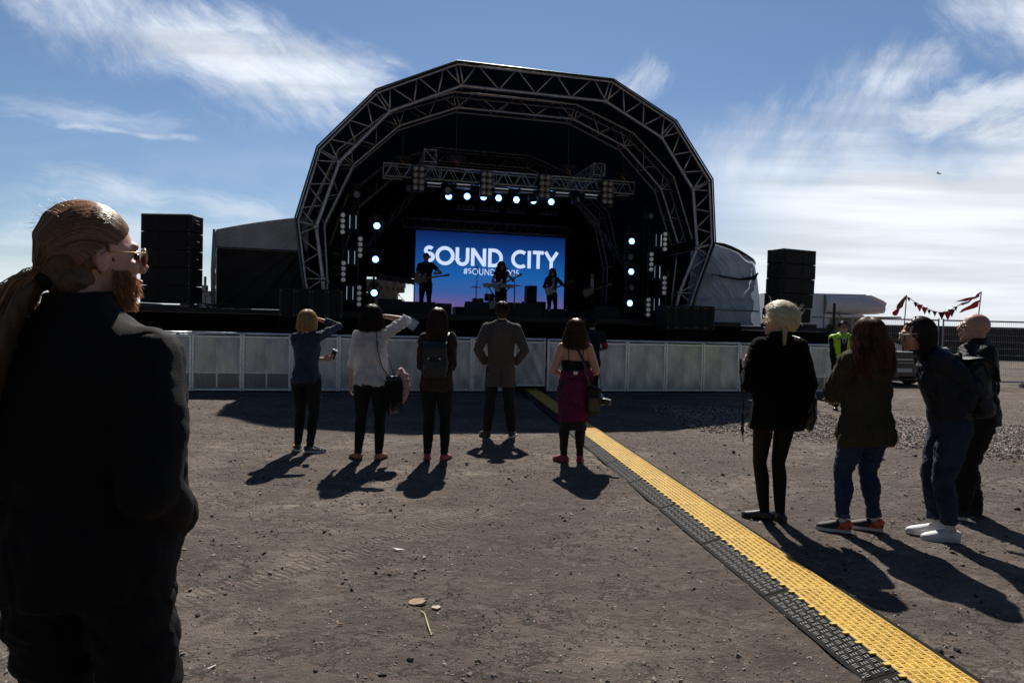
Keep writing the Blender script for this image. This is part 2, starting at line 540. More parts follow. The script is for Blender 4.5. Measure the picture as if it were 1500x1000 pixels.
def in_gravel(x, y):
    # a broad loose patch from behind the blonde woman to the right edge
    n = mnoise.noise(Vector((x * .8, y * .8, 3))) * .8
    if x < 2.6: return 0.0
    near = 9.9 - (x - 3.4) * 0.62 + n * .9
    if x > 5.6: near = 8.55 - (x - 5.6) * .35 + n * .5
    far = 13.4 + n - max(0, x - 3.6) * 0.25
    if y < near or y > far: return 0.0
    e = min(y - near, far - y, (x - 2.6) * 1.2) / 0.8
    return min(1, e)
mb = MB()
cnt = 0
for _ in range(85000):
    x = rng.uniform(2.6, 11.5); y = rng.uniform(6.5, 13.6)
    if x > y * .82: continue
    if rng.random() > in_gravel(x, y): continue
    stone(mb, x, y, rng.uniform(0, .008), rng.uniform(.007, .024), rng, rng.choice([0, 1, 1, 1, 2, 2]))
    cnt += 1
tag(mb.build('gravel', stone_m), kind='stuff', label='loose broken gravel patch behind the group on the right', cat='gravel')

# bigger dark clods
mb = MB()
for (px, py, r) in [(476, 778, .03), (1114, 625, 0), (530, 738, .02), (572, 747, .022), (484, 781, .018), (313, 798, .018), (988, 664, .03),
                    (955, 667, .02), (965, 753, .022), (964, 775, .016), (757, 716, .02), (1252, 874, .026), (1265, 883, .02), (1312, 870, .012),
                    (1376, 953, .028), (1402, 950, .024), (1340, 885, .015), (462, 985, .015), (1340, 668, .03), (1490, 745, .03),
                    (1075, 662, .03), (1062, 652, .025), (1083, 666, .02), (1103, 650, .022), (1440, 668, .028), (640, 880, .01), (560, 990, .02),
                    (290, 900, .02), (330, 870, .014), (250, 985, .0), (812, 790, .014), (836, 838, .012), (700, 970, .016), (904, 930, .014)]:
    if r > 0:
        g = gnd(px, py); stone(mb, g.x, g.y, gh(g.x, g.y), r * 1.0, rng, 0)
tag(mb.build('clods', stone_m), kind='stuff', label='larger dark clods of earth lying about on the dirt', cat='clods')

# litter
g = gnd(612, 884)
mb = MB(); pp = [(-.045, -.02), (-.01, -.038), (.035, -.03), (.05, .005), (.03, .012), (.036, .028), (-.03, .03), (-.05, .01)]
mb.prism(pp, .012, (0, 0, .010), (1, 0, 0), (0, 1, 0))
o = mb.build('wood_chip', mat('raw wood', (.36, .27, .17), .8, var=.35, vscale=40, stretch=(1, 8, 1), bump=.5, bscale=80)); o.location = (g.x, g.y, gh(g.x, g.y)); o.rotation_euler = (R(6), R(-8), R(-10))
tag(o, 'square pale wood chip lying on the dirt in the foreground', 'wood chip')
g = gnd(638, 892)
mb = MB(); pp = [(-.02, -.012), (.012, -.022), (.028, .0), (.015, .022), (-.004, .012), (-.018, .018)]
mb.prism(pp, .008, (0, 0, .008), (1, 0, 0), (0, 1, 0))
o = mb.build('paper_scrap', mat('scrap', (.42, .35, .28), .8, var=.3, vscale=50)); o.location = (g.x, g.y, gh(g.x, g.y))
tag(o, 'small torn brownish scrap just right of the square wood chip', 'scrap')
g = gnd(625, 912); a = gnd(617, 897) - g; b = gnd(632, 932) - g; c = gnd(622, 902) - g
mb = MB(); mb.tube([a + Vector((0, 0, .008)), c + Vector((0, 0, .012)), Vector((0, 0, .008)), b + Vector((0, 0, .006))], [.0025, .003, .0035, .0025], 6)
o = mb.build('twig', mat('straw', (.52, .48, .22), .7, var=.2)); o.location = (g.x, g.y, gh(g.x, g.y)); tag(o, 'bent yellowish straw lying below the wood chip', 'twig')
for i, (px, py, ang, l, lab) in enumerate([(310, 980, 60, .04, 'white cigarette end near the bottom left of the dirt'),
                                   (484, 896, 80, .018, 'short orange cigarette end left of the wood chip'),
                                   (499, 914, 5, .022, 'orange cigarette end lying flat left of the yellow straw'),
                                   (583, 806, -8, .055, 'pale torn leaf shape lying on the dirt')]):
    g = gnd(px, py); mb = MB()
    if i == 3: mb.prism([(-.05, .02), (-.02, .0), (.0, -.018), (.02, -.004), (.055, -.006), (.02, .008), (-.01, .008)], .004, (0, 0, .008), (1, 0, 0), (0, 1, 0))
    else: mb.cyl((-l / 2, 0, .006), (l / 2, 0, .006), .0042, 10)
    o = mb.build('leaf_scrap' if i == 3 else 'cigarette_end', mat('paper white', (.7, .68, .64), .7) if i in (0, 3) else mat('cork', (.55, .3, .14), .8, var=.2, vscale=200))
    o.location = (g.x, g.y, gh(g.x, g.y) + .003); o.rotation_euler = (0, 0, R(ang)); tag(o, lab, 'litter', None if i == 3 else 'cigarette ends on the dirt')

# ------------------------------------------------------------------ cable ramp (yellow lid, black rubber sides)
RA = math.atan(0.107)
rub = mat('black rubber', (0.005, 0.005, 0.005), 0.8, bump=.3, bscale=200, spec=.1, vscale=7, col2=(.014, .013, .012))
rub2 = mat('worn rubber', (0.018, 0.018, 0.019), 0.55, vscale=6, col2=(.048, .046, .043), spec=.35)  # tread bars paler: their highlights are put into the colour
yel = mat('yellow plastic', (0.50, 0.31, 0.045), 0.5, var=.0, vscale=9, bump=.15, bscale=250, col2=(.64, .42, .07), spec=.4)
yel2 = mat('yellow tread', (0.55, 0.35, 0.05), 0.5, vscale=7, col2=(.80, .54, .09), spec=.4)
g0 = gnd(1265, 1000)
ramp = empty('cable_ramp', (g0.x, g0.y, 0), RA, 'long yellow and black rubber cable ramp running across the dirt to the barrier', 'cable ramp')
SEG, H0 = 0.92, 0.052
WL, WY, WR = 0.150, 0.285, 0.100
def tread(mb, x0, x1, y0, y1, zfn, pitch, w, ln, hgt, mi=0):
    # weave of short raised bars, alternating direction in squares of three
    nx_ = max(1, int((x1 - x0) / pitch)); ny_ = int((y1 - y0) / pitch)
    for i in range(nx_):
        for j in range(ny_):
            cx = x0 + (i + .5) * (x1 - x0) / nx_; cy = y0 + (j + .5) * pitch
            horiz = (i + j) % 2 == 0
            for k in (-1, 0, 1):
                ox, oy = (0, k * pitch * .30) if horiz else (k * pitch * .30, 0)
                lx, ly = (ln, w) if horiz else (w, ln)
                X, Y = cx + ox, cy + oy
                vs = []
                for (a, b, top) in ((-1, -1, 0), (1, -1, 0), (1, 1, 0), (-1, 1, 0), (-1, -1, 1), (1, -1, 1), (1, 1, 1), (-1, 1, 1)):
                    q = 1 if not top else .55
                    px_, py_ = X + a * lx / 2 * q, Y + b * ly / 2 * q
                    vs.append((px_, py_, zfn(px_) + (hgt if top else -.001)))
                mb.add(vs, [(4, 5, 6, 7), (0, 1, 5, 4), (1, 2, 6, 5), (2, 3, 7, 6), (3, 0, 4, 7)], mi)
zl = lambda x: .007 + (H0 - .009) * (x / WL)
mb = MB(); mb.prism([(0, -.004), (WL, -.004), (WL, H0 - .003), (0, .007)], SEG - .006, (0, SEG / 2, 0), (1, 0, 0), (0, 0, 1))
tread(mb, .012, WL - .012, .01, SEG - .01, zl, .040, .0085, .034, .0042, 1)
left_me = mb.mesh('ramp_side', [rub, rub2])
mb = MB(); mb.prism([(WL + WY, -.004), (WL + WY + WR, -.004), (WL + WY + WR, .007), (WL + WY, H0 - .003)], SEG - .006, (0, SEG / 2, 0), (1, 0, 0), (0, 0, 1))
zr = lambda x: .007 + (H0 - .009) * ((WL + WY + WR - x) / WR)
if False: tread(mb, WL + WY + .012, WL + WY + WR - .012, .01, SEG - .01, zr, .040, .0085, .034, .0042, 1)
right_me = mb.mesh('ramp_side', [rub, rub2])
mb = MB(); mb.prism([(WL + .001, H0 - .02), (WL + WY - .001, H0 - .02), (WL + WY - .001, H0 - .001), (WL + WY - .007, H0 + .004), (WL + .007, H0 + .004), (WL + .001, H0 - .001)], SEG - .004, (0, SEG / 2, 0), (1, 0, 0), (0, 0, 1))
tread(mb, WL + .010, WL + WY - .010, .008, SEG - .008, lambda x: H0 + .004, .036, .0062, .031, .0040, 1)
for k in range(9):                        # hinge lugs over the rubber edge
    mb.bbox((WL - .010, (k + .5) * SEG / 9, H0 + .001), (.030, .022, .009), .002, None, 1)
lid_me = mb.mesh('lid', [yel, yel2])
for k in range(-2, 14):
    for nm, me_ in (('ramp_side', left_me), ('lid', lid_me), ('ramp_side', right_me)):
        o = link(nm, me_, ramp); o.location = (0, k * SEG, 0)
# ------------------------------------------------------------------ stage
DZ = 1.72
blk = mat('black cloth', (0.004, 0.004, 0.0045), 0.95, var=.3, vscale=3, bump=.3, bscale=8, spec=.15)
blk2 = mat('black paint', (0.007, 0.007, 0.008), 0.6, var=.3, vscale=5, bump=.15, bscale=60)
alu = mat('dull aluminium', (0.48, 0.45, 0.43), 0.40, metal=.85, var=.25, vscale=12, bump=.1, bscale=80)
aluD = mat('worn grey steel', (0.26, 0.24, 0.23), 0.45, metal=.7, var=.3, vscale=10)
navy = mat('navy roof membrane', (0.003, 0.0034, 0.0045), 0.8, var=.35, vscale=1.2, bump=.6, bscale=3, spec=.08)
# translucent membrane: daylight glows faintly through it
_t = navy.node_tree; _p = _t.nodes['Principled BSDF']
_tr = _t.nodes.new('ShaderNodeBsdfTranslucent'); _tr.inputs[0].default_value = (0.0001, 0.0003, 0.0007, 1)
_ad = _t.nodes.new('ShaderNodeAddShader'); _o = [n for n in _t.nodes if n.type == 'OUTPUT_MATERIAL'][0]
_t.links.new(_p.outputs[0], _ad.inputs[0]); _t.links.new(_tr.outputs[0], _ad.inputs[1]); _t.links.new(_ad.outputs[0], _o.inputs[0])

stage = empty('festival_stage', SO, TH, 'large open air festival stage under an arched dark truss roof', 'stage')
# arch outlines (half width, height); front truss: outer chord carries the roof skin
OUT = [(4.62, 1.30), (4.90, 2.46), (5.22, 3.77), (4.93, 5.41), (3.76, 6.83), (1.96, 7.70)]
INN = [(4.42, 1.75), (4.51, 2.47), (4.83, 3.66), (4.50, 5.18), (3.46, 6.45), (1.84, 7.22)]
CX = [-.42, -.36, -.21, -.05, .045, .105]  # the frame leans a little towards the right at the top
def full(prof, sc=1.0, zs=1.0):
    c = CX
    L = [(c[i] - w * sc, z if z < 2 else 1.5 + (z - 1.5) * zs) for i, (w, z) in enumerate(prof)]
    Rr = [(c[i] + w * sc, z if z < 2 else 1.5 + (z - 1.5) * zs) for i, (w, z) in enumerate(prof)]
    return L + Rr[::-1]

def lerp(a, b, t): return a + (b - a) * t

def arch_truss(name, outer, inner, t_out, t_in, bays, ro, ri, rb, m, extra=None):
    mb = MB()
    po = [Vector((s, t_out, z)) for s, z in outer]; pi_ = [Vector((s, t_in, z)) for s, z in inner]
    mb.tube(po, ro, 8); mb.tube(pi_, ri, 8)
    for a, b in zip(po[1:-1], pi_[1:-1]):   # twin radial struts at the knees
        d = Vector((0.05, 0, 0))
        mb.cyl(a - d, b - d, rb * 1.1, 6); mb.cyl(a + d, b + d, rb * 1.1, 6)
        mb.ell(b, (ri * 1.7,) * 3, nu=8, nv=5)
    for i in range(len(po) - 1):
        n = bays[min(i, len(po) - 2 - i)]
        # W pattern: from inner knee up to the outer chord and back
        for k in range(n):
            a0 = lerp(pi_[i], pi_[i + 1], k / n); a1 = lerp(pi_[i], pi_[i + 1], (k + 1) / n)
            m0 = lerp(po[i], po[i + 1], (k + .46) / n); m1 = lerp(po[i], po[i + 1], (k + .54) / n)
            mb.cyl(a0, m0, rb, 6); mb.cyl(m1, a1, rb, 6)
    return mb.build(name, m, stage, True)

FO, FI = full(OUT), full(INN)
arch_truss('front_arch', FO, FI, 0, 0.06, [2, 2, 3, 3, 3, 4], .030, .042, .020, alu)
# second arch, a box truss farther back
def sec(prof, k): return [(w * k, z) for w, z in prof]
A2 = 1.70
CX_ = list(CX); CX[:] = [-.05, -.02, .0, .05, .05, .03]
I2 = full([(4.80, 1.75), (4.80, 2.50), (4.92, 3.95), (4.28, 5.50), (3.13, 6.60), (1.60, 7.22)])
O2 = full([(5.20, 1.75), (5.22, 2.50), (5.36, 4.10), (4.66, 5.86), (3.36, 7.00), (1.70, 7.62)])
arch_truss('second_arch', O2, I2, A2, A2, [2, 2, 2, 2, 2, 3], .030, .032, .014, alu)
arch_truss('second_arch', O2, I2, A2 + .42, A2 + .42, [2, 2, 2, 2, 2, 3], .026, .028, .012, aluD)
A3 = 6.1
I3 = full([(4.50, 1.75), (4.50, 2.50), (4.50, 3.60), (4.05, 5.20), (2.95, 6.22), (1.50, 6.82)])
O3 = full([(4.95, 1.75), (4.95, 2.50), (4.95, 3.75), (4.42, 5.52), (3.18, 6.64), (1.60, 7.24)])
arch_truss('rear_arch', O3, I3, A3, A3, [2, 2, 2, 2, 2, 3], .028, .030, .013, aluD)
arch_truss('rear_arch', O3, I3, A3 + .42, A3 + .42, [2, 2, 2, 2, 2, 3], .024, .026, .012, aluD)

CX[:] = CX_
# roof skin between the arches, sagging slightly between them
def along(poly, u):
    n = len(poly) - 1; k = min(int(u * n), n - 1); f = u * n - k
    a, b = poly[k], poly[k + 1]
    return (lerp(a[0], b[0], f), lerp(a[1], b[1], f))
R2 = [(cx_ + (s - cx_) * 1.015, z + .05) for (s, z), cx_ in zip(O2, CX + CX[::-1])]
R3 = [(cx_ + (s - cx_) * 1.02, z + .05) for (s, z), cx_ in zip(O3, CX + CX[::-1])]
def roof_pt(u, v):
    F = [(cx_ + (s - cx_) * 1.008, z + .035) for (s, z), cx_ in zip(FO, CX + CX[::-1])]
    if v < .3: a, b, t, T = along(F, u), along(R2, u), v / .3, lerp(-.06, A2, v / .3)
    else: a, b, t, T = along(R2, u), along(R3, u), (v - .3) / .7, lerp(A2, A3 + 1.25, (v - .3) / .7)
    s, z = lerp(a[0], b[0], t), lerp(a[1], b[1], t)
    sag = math.sin(PI * t) * .06 + .02 * math.sin(u * 60 + v * 9) * math.sin(PI * t)
    cx_ = .4
    return (s - (s - cx_) * sag * .2, T, z - sag * .6)
mb = MB(); mb.grid(roof_pt, 22 * 6, 20)
mb.build('roof_skin', navy, stage, False)
mb = MB()
Fd = [(cx_ + (s - cx_) * 1.012, z + .05) for (s, z), cx_ in zip(FO, CX + CX[::-1])]
mb.tube([Vector((s, -.07, z)) for s, z in Fd], .022, 6)
mb.build('roof_edge', mat('teal keder edge', (.05, .10, .10), .35, spec=.6), stage, True)

# rear wall, with the opening low on the left where daylight shows through
T3 = A3 + 1.15
oa = onst(536, 470, T3); ob = onst(609, 408, T3)
mb = MB()
hp_ = [(s_, z_) for s_, z_ in R3]
zc_ = ob[1]
up_poly = [(hp_[1][0], zc_)] + hp_[2:-2] + [(hp_[-2][0], zc_)]
mb.prism(up_poly, .05, (0, T3, 0), (1, 0, 0), (0, 0, 1))
mb.box(((hp_[1][0] + oa[0]) / 2, T3, (DZ + zc_) / 2), (oa[0] - hp_[1][0], .05, zc_ - DZ))
mb.box(((ob[0] + hp_[-2][0]) / 2, T3, (DZ + zc_) / 2), (hp_[-2][0] - ob[0], .05, zc_ - DZ))
mb.build('backdrop', blk, stage)
# sloped canvas valance above the opening
mb = MB()
a = onst(560, 405, T3 - .3); b = onst(612, 414, T3 - .3)
mb.grid(lambda u, v: (lerp(a[0] - .2, b[0], u), T3 - .08 - .35 * (1 - v), lerp(a[1], b[1], u) - .10 + .22 * v + .01 * math.sin(u * 40)), 24, 3)
mb.build('valance', mat('beige canvas', (.16, .13, .11), .85, var=.3, vscale=5), stage, True)
# side drapes closing the flanks inside the arch
for sgn in (-1, 1):
    mb = MB()
    mb.grid(lambda u, v, sgn=sgn: (-.05 + sgn * (lerp(4.95, 4.80, u) + .05 * math.sin(u * 70)), lerp(.5, T3, u), lerp(1.3, 4.0 - .3 * u, v)), 60, 2)
    mb.build('side_drape', blk, stage, True)

# deck with its lip, black skirt, lower shelf in front
mb = MB(); mb.bbox((0.2, 3.5, DZ - .06), (10.6, 8.4, .12), .01)
mb.build('deck', blk2, stage)
mb = MB()
mb.grid(lambda u, v: (lerp(-5.1, 5.5, u), -.72 + .025 * math.sin(u * 190) * (1 - v * .6), lerp(.0, DZ - .125, v)), 260, 3)
mb.build('skirt', blk, stage, True)

def wing(s0, s1, name_lab, z=DZ, t0=-.55, t1=3.4):
    w = empty('side_platform', st((s0 + s1) / 2, t0, 0), TH, name_lab, 'platform', 'black draped platforms beside the stage')
    L = s1 - s0
    mb = MB(); mb.bbox((0, (t1 - t0) / 2, z - .05), (L, t1 - t0, .10), .008); mb.build('platform_top', blk2, w)
    mb = MB()
    nn = int(L * 26)
    mb.grid(lambda u, v: (lerp(-L / 2 + .02, L / 2 - .02, u), -.03 + .022 * math.sin(u * L * 19 + math.sin(u * 31)) * (1 - v * .7), lerp(0, z - .11, v)), nn, 3)
    for e in (-1, 1): mb.grid(lambda u, v, e=e: (e * (L / 2 - .012), lerp(0, t1 - t0 - .05, u), lerp(0, z - .11, v)), 20, 2)
    mb.build('drape', blk, w, True)
    # handrail at the outer edge
    mb = MB()
    return w
# ends seen in the photo: left wing runs out of view behind the man, right wing ends at about x=1213
se = onst(1213, 500, -.55)[0]
wing(-10.6, -5.16, 'black draped platform under the speaker stack left of the stage')
wing(5.56, se, 'black draped platform under the speaker stack right of the stage', z=1.64)
# ------------------------------------------------------------------ speakers
spk_m = mat('speaker paint', (0.008, 0.008, 0.009), 0.55, var=.3, vscale=10, bump=.2, bscale=150)
gril = mat('speaker grille', (0.006, 0.006, 0.006), 0.7, bump=.8, bscale=300)
steel = mat('steel', (.45, .45, .46), .35, metal=.9)
def make_cab(name, w, h, d, label, group, vertical=False):
    t = empty(name, (0, 0, 0), 0, label, 'speaker', group)
    mb = MB(); mb.bbox((0, d / 2, h / 2), (w, d, h - .012), .010)
    mb.build('cabinet', spk_m, t)
    mb = MB(); mb.bbox((0, -.008, h / 2), (w - .09, .02, h - .05), .006)
    if not vertical:
        for sgn in (-1, 1): mb.bbox((sgn * w * .26, -.018, h / 2), (w * .30, .012, h - .09), .004)
    mb.build('grille', gril, t)
    mb = MB()
    for sx_ in (-1, 1):
        for sz_ in (.1, .9): mb.cyl((sx_ * (w / 2 - .024), -.012, h * sz_), (sx_ * (w / 2 - .024), .004, h * sz_), .007, 8)
    mb.build('screw', steel, t)
    for sgn in (-1, 1):                    # rigging plates and recessed handle on each flank
        mb = MB(); mb.bbox((sgn * (w / 2 + .006), .05, h / 2), (.014, .045, h - .02), .003); mb.bbox((sgn * (w / 2 + .006), d - .08, h / 2), (.014, .045, h - .02), .003)
        mb.build('rigging_plate', mat('gunmetal', (.05, .05, .055), .4, metal=.7), t)
        mb = MB(); mb.bbox((sgn * (w / 2 + .003), d * .5, h * .5), (.012, .16, h * .42), .004); mb.cyl((sgn * (w / 2 + .022), d * .5 - .07, h * .5), (sgn * (w / 2 + .022), d * .5 + .07, h * .5), .011, 8)
        mb.build('handle', blk2, t)
    return t
# left stack: front edge from x=204 to 278
pL = at(241, 448, 14.72); pL.z = 1.80
cab = make_cab('speaker_cabinet', 1.10, .385, .55, 'x', 'speaker cabinets of the left stack')
ordn = ['bottom', 'second from bottom', 'middle', 'second from top', 'top']
rzL = R(-3)
for i in range(5):
    place(cab, (pL.x, pL.y, 1.80 + .385 * i), rzL, ('black speaker cabinet, %s of the stack left of the grey tent' if i not in (0, 4, 2) else 'black speaker cabinet at the %s of the stack left of the grey tent') % ordn[i], 'speaker cabinets of the left stack')
mb = MB(); mb.bbox((0, .3, .02), (1.25, .8, .05), .006); mb.bbox((.45, .3, .045), (.1, .75, .05), .01); mb.bbox((-.45, .3, .045), (.1, .75, .05), .01)
o = mb.build('stack_base', mat('weathered ply', (.12, .10, .085), .8, var=.3)); o.location = (pL.x, pL.y - .05, DZ + .006); o.rotation_euler = (0, 0, rzL); tag(o, 'low wooden base board under the left speaker stack', 'base')
# right stack, leaning into a slight J curve
pR = at(1168, 474, 18.3)
rzR = R(24)
y0 = pR.z
a = 0.0; pos = Vector((pR.x, pR.y, 1.80))
for i in range(5):
    c = copy_tree(cab); k = [0.055, .035, .018, .008, 0.0][i]
    w_off = [.07, .035, .012, .0, 0.0][i]
    c.location = (pR.x - w_off, pR.y + w_off, 1.76 + .392 * i); c.rotation_euler = (k, 0, rzR); c.scale = (1.10, 1.0, 1.02)
    c['label'] = ('black speaker cabinet, %s of the stack right of the stage' if i not in (0, 4, 2) else 'black speaker cabinet at the %s of the stack right of the stage') % ordn[i]
    c['group'] = 'speaker cabinets of the right stack'
mb = MB(); mb.bbox((0, .3, .04), (1.25, .8, .10), .02)
o = mb.build('stack_base', blk2); o.location = (pR.x, pR.y, 1.645); o.rotation_euler = (0, 0, rzR); tag(o, 'low black base under the right speaker stack', 'base')

# front row bass cabinets on a low shelf each side
def subs(x0, x1, ybot, ytop, t, n, side):
    s0, z0 = onst(x0, ybot, t); s1, z1 = onst(x1, ybot, t); _, zt = onst(x0, ytop, t)
    w = (s1 - s0) / n; h = zt - z0
    sub = make_cab('bass_cabinet', w - .01, h, .6, 'x', 'bass cabinets on the %s' % side, True)
    nm = ['first', 'second', 'third', 'fourth', 'fifth'][:n]
    for i in range(n):
        p = st(s0 + (i + .5) * w, t, z0)
        place(sub, p, TH, '%s upright black bass cabinet from the left, %s foot of the arch' % (nm[i], side))
    mb = MB(); mb.box((0, .25, z0 / 2), (s1 - s0 + .1, .7, z0 - .004))
    o = mb.build('shelf', blk); o.location = st((s0 + s1) / 2, t + .02, 0); o.rotation_euler = (0, 0, TH)
    tag(o, 'black draped shelf under the bass cabinets at the %s foot of the arch' % side, 'shelf')
subs(409, 501, 465, 421, -1.58, 4, 'left')
subs(977, 1047, 483, 446, -.98 - .6, 5, 'right')

# ------------------------------------------------------------------ side tents
tarpG = mat('grey tarpaulin', (.27, .28, .295), .7, var=.25, vscale=2.5, bump=.9, bscale=3.0, stretch=(1, 1, .5))
tarpD = mat('charcoal mesh cloth', (.022, .021, .020), .85, var=.4, vscale=2.0, bump=.9, bscale=2.5)
tarpB = mat('blue grey tarpaulin', (.17, .195, .235), .62, var=.30, vscale=2.0, bump=1.0, bscale=2.6, stretch=(1, 1, .8))
for _m, _c in ((tarpG, (.10, .11, .12)), (tarpB, (.16, .19, .23))):   # daylight soaks through the sheeting
    _t = _m.node_tree; _p = _t.nodes['Principled BSDF']; _tr = _t.nodes.new('ShaderNodeBsdfTranslucent'); _tr.inputs[0].default_value = (*_c, 1); _ad = _t.nodes.new('ShaderNodeAddShader')
    _o = [n for n in _t.nodes if n.type == 'OUTPUT_MATERIAL'][0]; _t.links.new(_p.outputs[0], _ad.inputs[0]); _t.links.new(_tr.outputs[0], _ad.inputs[1]); _t.links.new(_ad.outputs[0], _o.inputs[0])
def folds(u, v, k, amp):
    # creases fanning out from the arch side corner
    a = math.atan2(v - 1.25, u - 1.15)
    return amp * (math.sin(a * k) + .6 * math.sin(a * k * 2.3 + 1) + .4 * math.sin(u * 13 + v * 7))
t = .62
sA, zA = onst(316, 336, t); sB, zB = onst(452, 317, t)
tent = empty('side_tent', st(sA, t, 0), TH, 'grey tarpaulin tent with dark front panel left of the arch', 'tent', 'tarpaulin tents beside the arch')
L = sB - sA
band = onst(316, 362, t)[1]; bot = DZ + .02
def ztop(u): return lerp(zA, zB, u) + .05 * math.sin(PI * u) * .6
mb = MB()
mb.grid(lambda u, v: (u * L, folds(u, v, 46, .016), lerp(band - .02, ztop(u), v)), 90, 24)
mb.grid(lambda u, v: (u * L, v * 2.8, ztop(u) + .0 * v), 40, 4)
mb.grid(lambda u, v: (.0 + .012 * math.sin(v * 30 + u * 9), u * 2.8, lerp(bot, zA, v)), 30, 30)
mb.build('tarpaulin', tarpG, tent, True)
mb = MB()
mb.grid(lambda u, v: (.03 + u * (L - .03), .05 + folds(u, v * .9, 30, .022) + .06 * (1 - v) * math.sin(u * 9), lerp(bot, band + .01, v)), 90, 50)
mb.build('front_panel', tarpD, tent, True)
mb = MB()
mb.tube([(-.03, -.03, bot), (-.04, -.035, 2.6), (-.02, -.03, zA)], [.045, .05, .04], 8)
mb.build('corner_roll', tarpG, tent, True)
mb = MB(); mb.tube([(0, -.025, band), (L * .5, -.03, band + .0), (L, -.02, band)], .012, 6); mb.build('hem', tarpD, tent, True)
# right tent: slumped tarp
t = .35
sA, zA = onst(1041, 357, t); sB, zB = onst(1103, 383, t)
sC, _ = onst(1008, 470, t)
tent = empty('side_tent', st(sC, t, 0), TH, 'slumped blue grey tarpaulin tent with sagging seams right of the arch', 'tent', 'tarpaulin tents beside the arch')
L = sB - sC; f0 = (sA - sC) / L
def zr(u):
    q = max(0, (u - f0) / (1 - f0))
    return zA - .15 + min(0, u - f0) * .2 if u < f0 else zA + (zB - zA) * (q ** 1.5) - .02 + .03 * math.sin(q * 3)
def rt(u, v):
    z = lerp(1.66, zr(u), v)
    y = .07 * math.sin(u * 7 + v * 5) + .05 * math.sin((u * .7 - v * 1.2) * 15) + .02 * math.sin(u * 31 + v * 17) + .010 * math.sin((u + v) * 60)
    y += -.09 * math.exp(-((v - .62 + .06 * u) / .035) ** 2) - .06 * math.exp(-((v - .30 - .25 * (u - .4) ** 2) / .03) ** 2)
    return (u * L + .05 * v * math.sin(v * 9) * (u > .95) + (.08 * (1 - v) if u > .97 else 0), y, z)
mb = MB(); mb.grid(rt, 110, 90)
mb.grid(lambda u, v: (lerp(L + .0, L + .35, v ** .5) + .03 * math.sin(u * 8), .05 + u * 2.4, lerp(zB, 1.66, v)), 24, 40)
mb.grid(lambda u, v: (u * L, v * 2.4, zr(u)), 30, 4)
mb.build('tarpaulin', tarpB, tent, True)
mb = MB()
a = [(f0 * L - .1, -.10, zr(f0) + .05)] + [(u * L, -.06, zr(u) + .035) for u in (.5, .62, .75, .87, .97)] + [(L + .03, -.05, zB - .02)]
mb.tube(a, [.02, .05, .05, .045, .04, .03, .02], 8)
mb.build('top_hem', tarpD, tent, True)
mb = MB(); mb.tube([(L + .1, -.1, zB - .32), (L - .05, -.16, zB - .46), (L - .5, -.16, zB - .52), (L - 1.3, -.12, zB - .42)], [.02, .06, .03, .02], 8)
mb.build('knotted_fold', tarpD, tent, True)
mb = MB(); mb.tube([(-.2, -.2, 2.08), (L * .5, -.22, 2.06), (L + .1, -.2, 2.05)], .022, 6)
mb.build('rail', aluD, tent, True)

# ------------------------------------------------------------------ rigging inside the arch
rigm = mat('rigging aluminium', (.42, .43, .46), .35, metal=.6, var=.15, vscale=9)
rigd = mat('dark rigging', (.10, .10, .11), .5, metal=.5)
def box_truss(name, L, w, h, m, bays, r=.022, rb=.011, parent=None, label=None):
    # along local x, centred in y, top at z=0
    mb = MB()
    for y in (-w / 2, w / 2):
        for z in (0, -h): mb.cyl((0, y, z), (L, y, z), r, 8)
        for k in range(bays):
            x0, x1 = L * k / bays, L * (k + 1) / bays; xm = (x0 + x1) / 2
            mb.cyl((x0 + .03, y, -h), (xm - .03, y, 0), rb, 6); mb.cyl((xm + .03, y, 0), (x1 - .03, y, -h), rb, 6)
            if k % 3 == 0: mb.cyl((x0, y, 0), (x0, y, -h), rb, 6)
        mb.cyl((L, y, 0), (L, y, -h), rb, 6)
    for k in range(bays):
        x0, x1 = L * k / bays, L * (k + 1) / bays
        for z in (0, -h): mb.cyl((x0, -w / 2, z), (x1, w / 2, z), rb, 6)
    return mb
TT = 2.3                                   # depth of the front lighting truss
sa, za = onst(562, 238, TT); sb, zb = onst(929, 267.5, TT)
_, zl_ = onst(562, 255, TT)
zt_ = (za + zb) / 2; h = .34
o = box_truss('', sb - sa, .34, h, rigm, 14).build('lighting_truss', rigm)
o.location = st(sa, TT + .17, zt_); o.rotation_euler = (0, 0, TH)
tag(o, 'silver box truss carrying the front row of stage lamps', 'truss')
TR_Z = zt_
TS = 6.4
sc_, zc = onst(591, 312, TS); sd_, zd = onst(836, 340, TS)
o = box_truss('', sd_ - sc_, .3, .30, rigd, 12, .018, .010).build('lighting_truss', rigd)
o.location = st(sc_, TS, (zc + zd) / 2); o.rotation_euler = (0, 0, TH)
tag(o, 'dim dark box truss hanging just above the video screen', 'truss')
# two spine trusses running away from us above the front truss, seen end on
for i, (px, py, lab) in enumerate([(630.5, 228, 'square spine truss seen end on above the left of the lighting truss'), (878.5, 248, 'square spine truss seen end on above the right of the lighting truss')]):
    s_, z_ = onst(px, py, TT + .1)
    mb = box_truss('', 2.9, .33, .33, rigm, 7)
    for z in (0, -.33): mb.cyl((0, -.165, z), (0, .165, z), .016, 6)
    for y in (-.165, .165): mb.cyl((0, y, 0), (0, y, -.33), .016, 6)
    mb.cyl((0, -.165, -.33), (0, .165, 0), .012, 6)
    o = mb.build('spine_truss', rigm); o.location = st(s_, TT + .12, z_ + .165); o.rotation_euler = (0, 0, TH + PI / 2)
    tag(o, lab, 'truss', 'spine trusses')
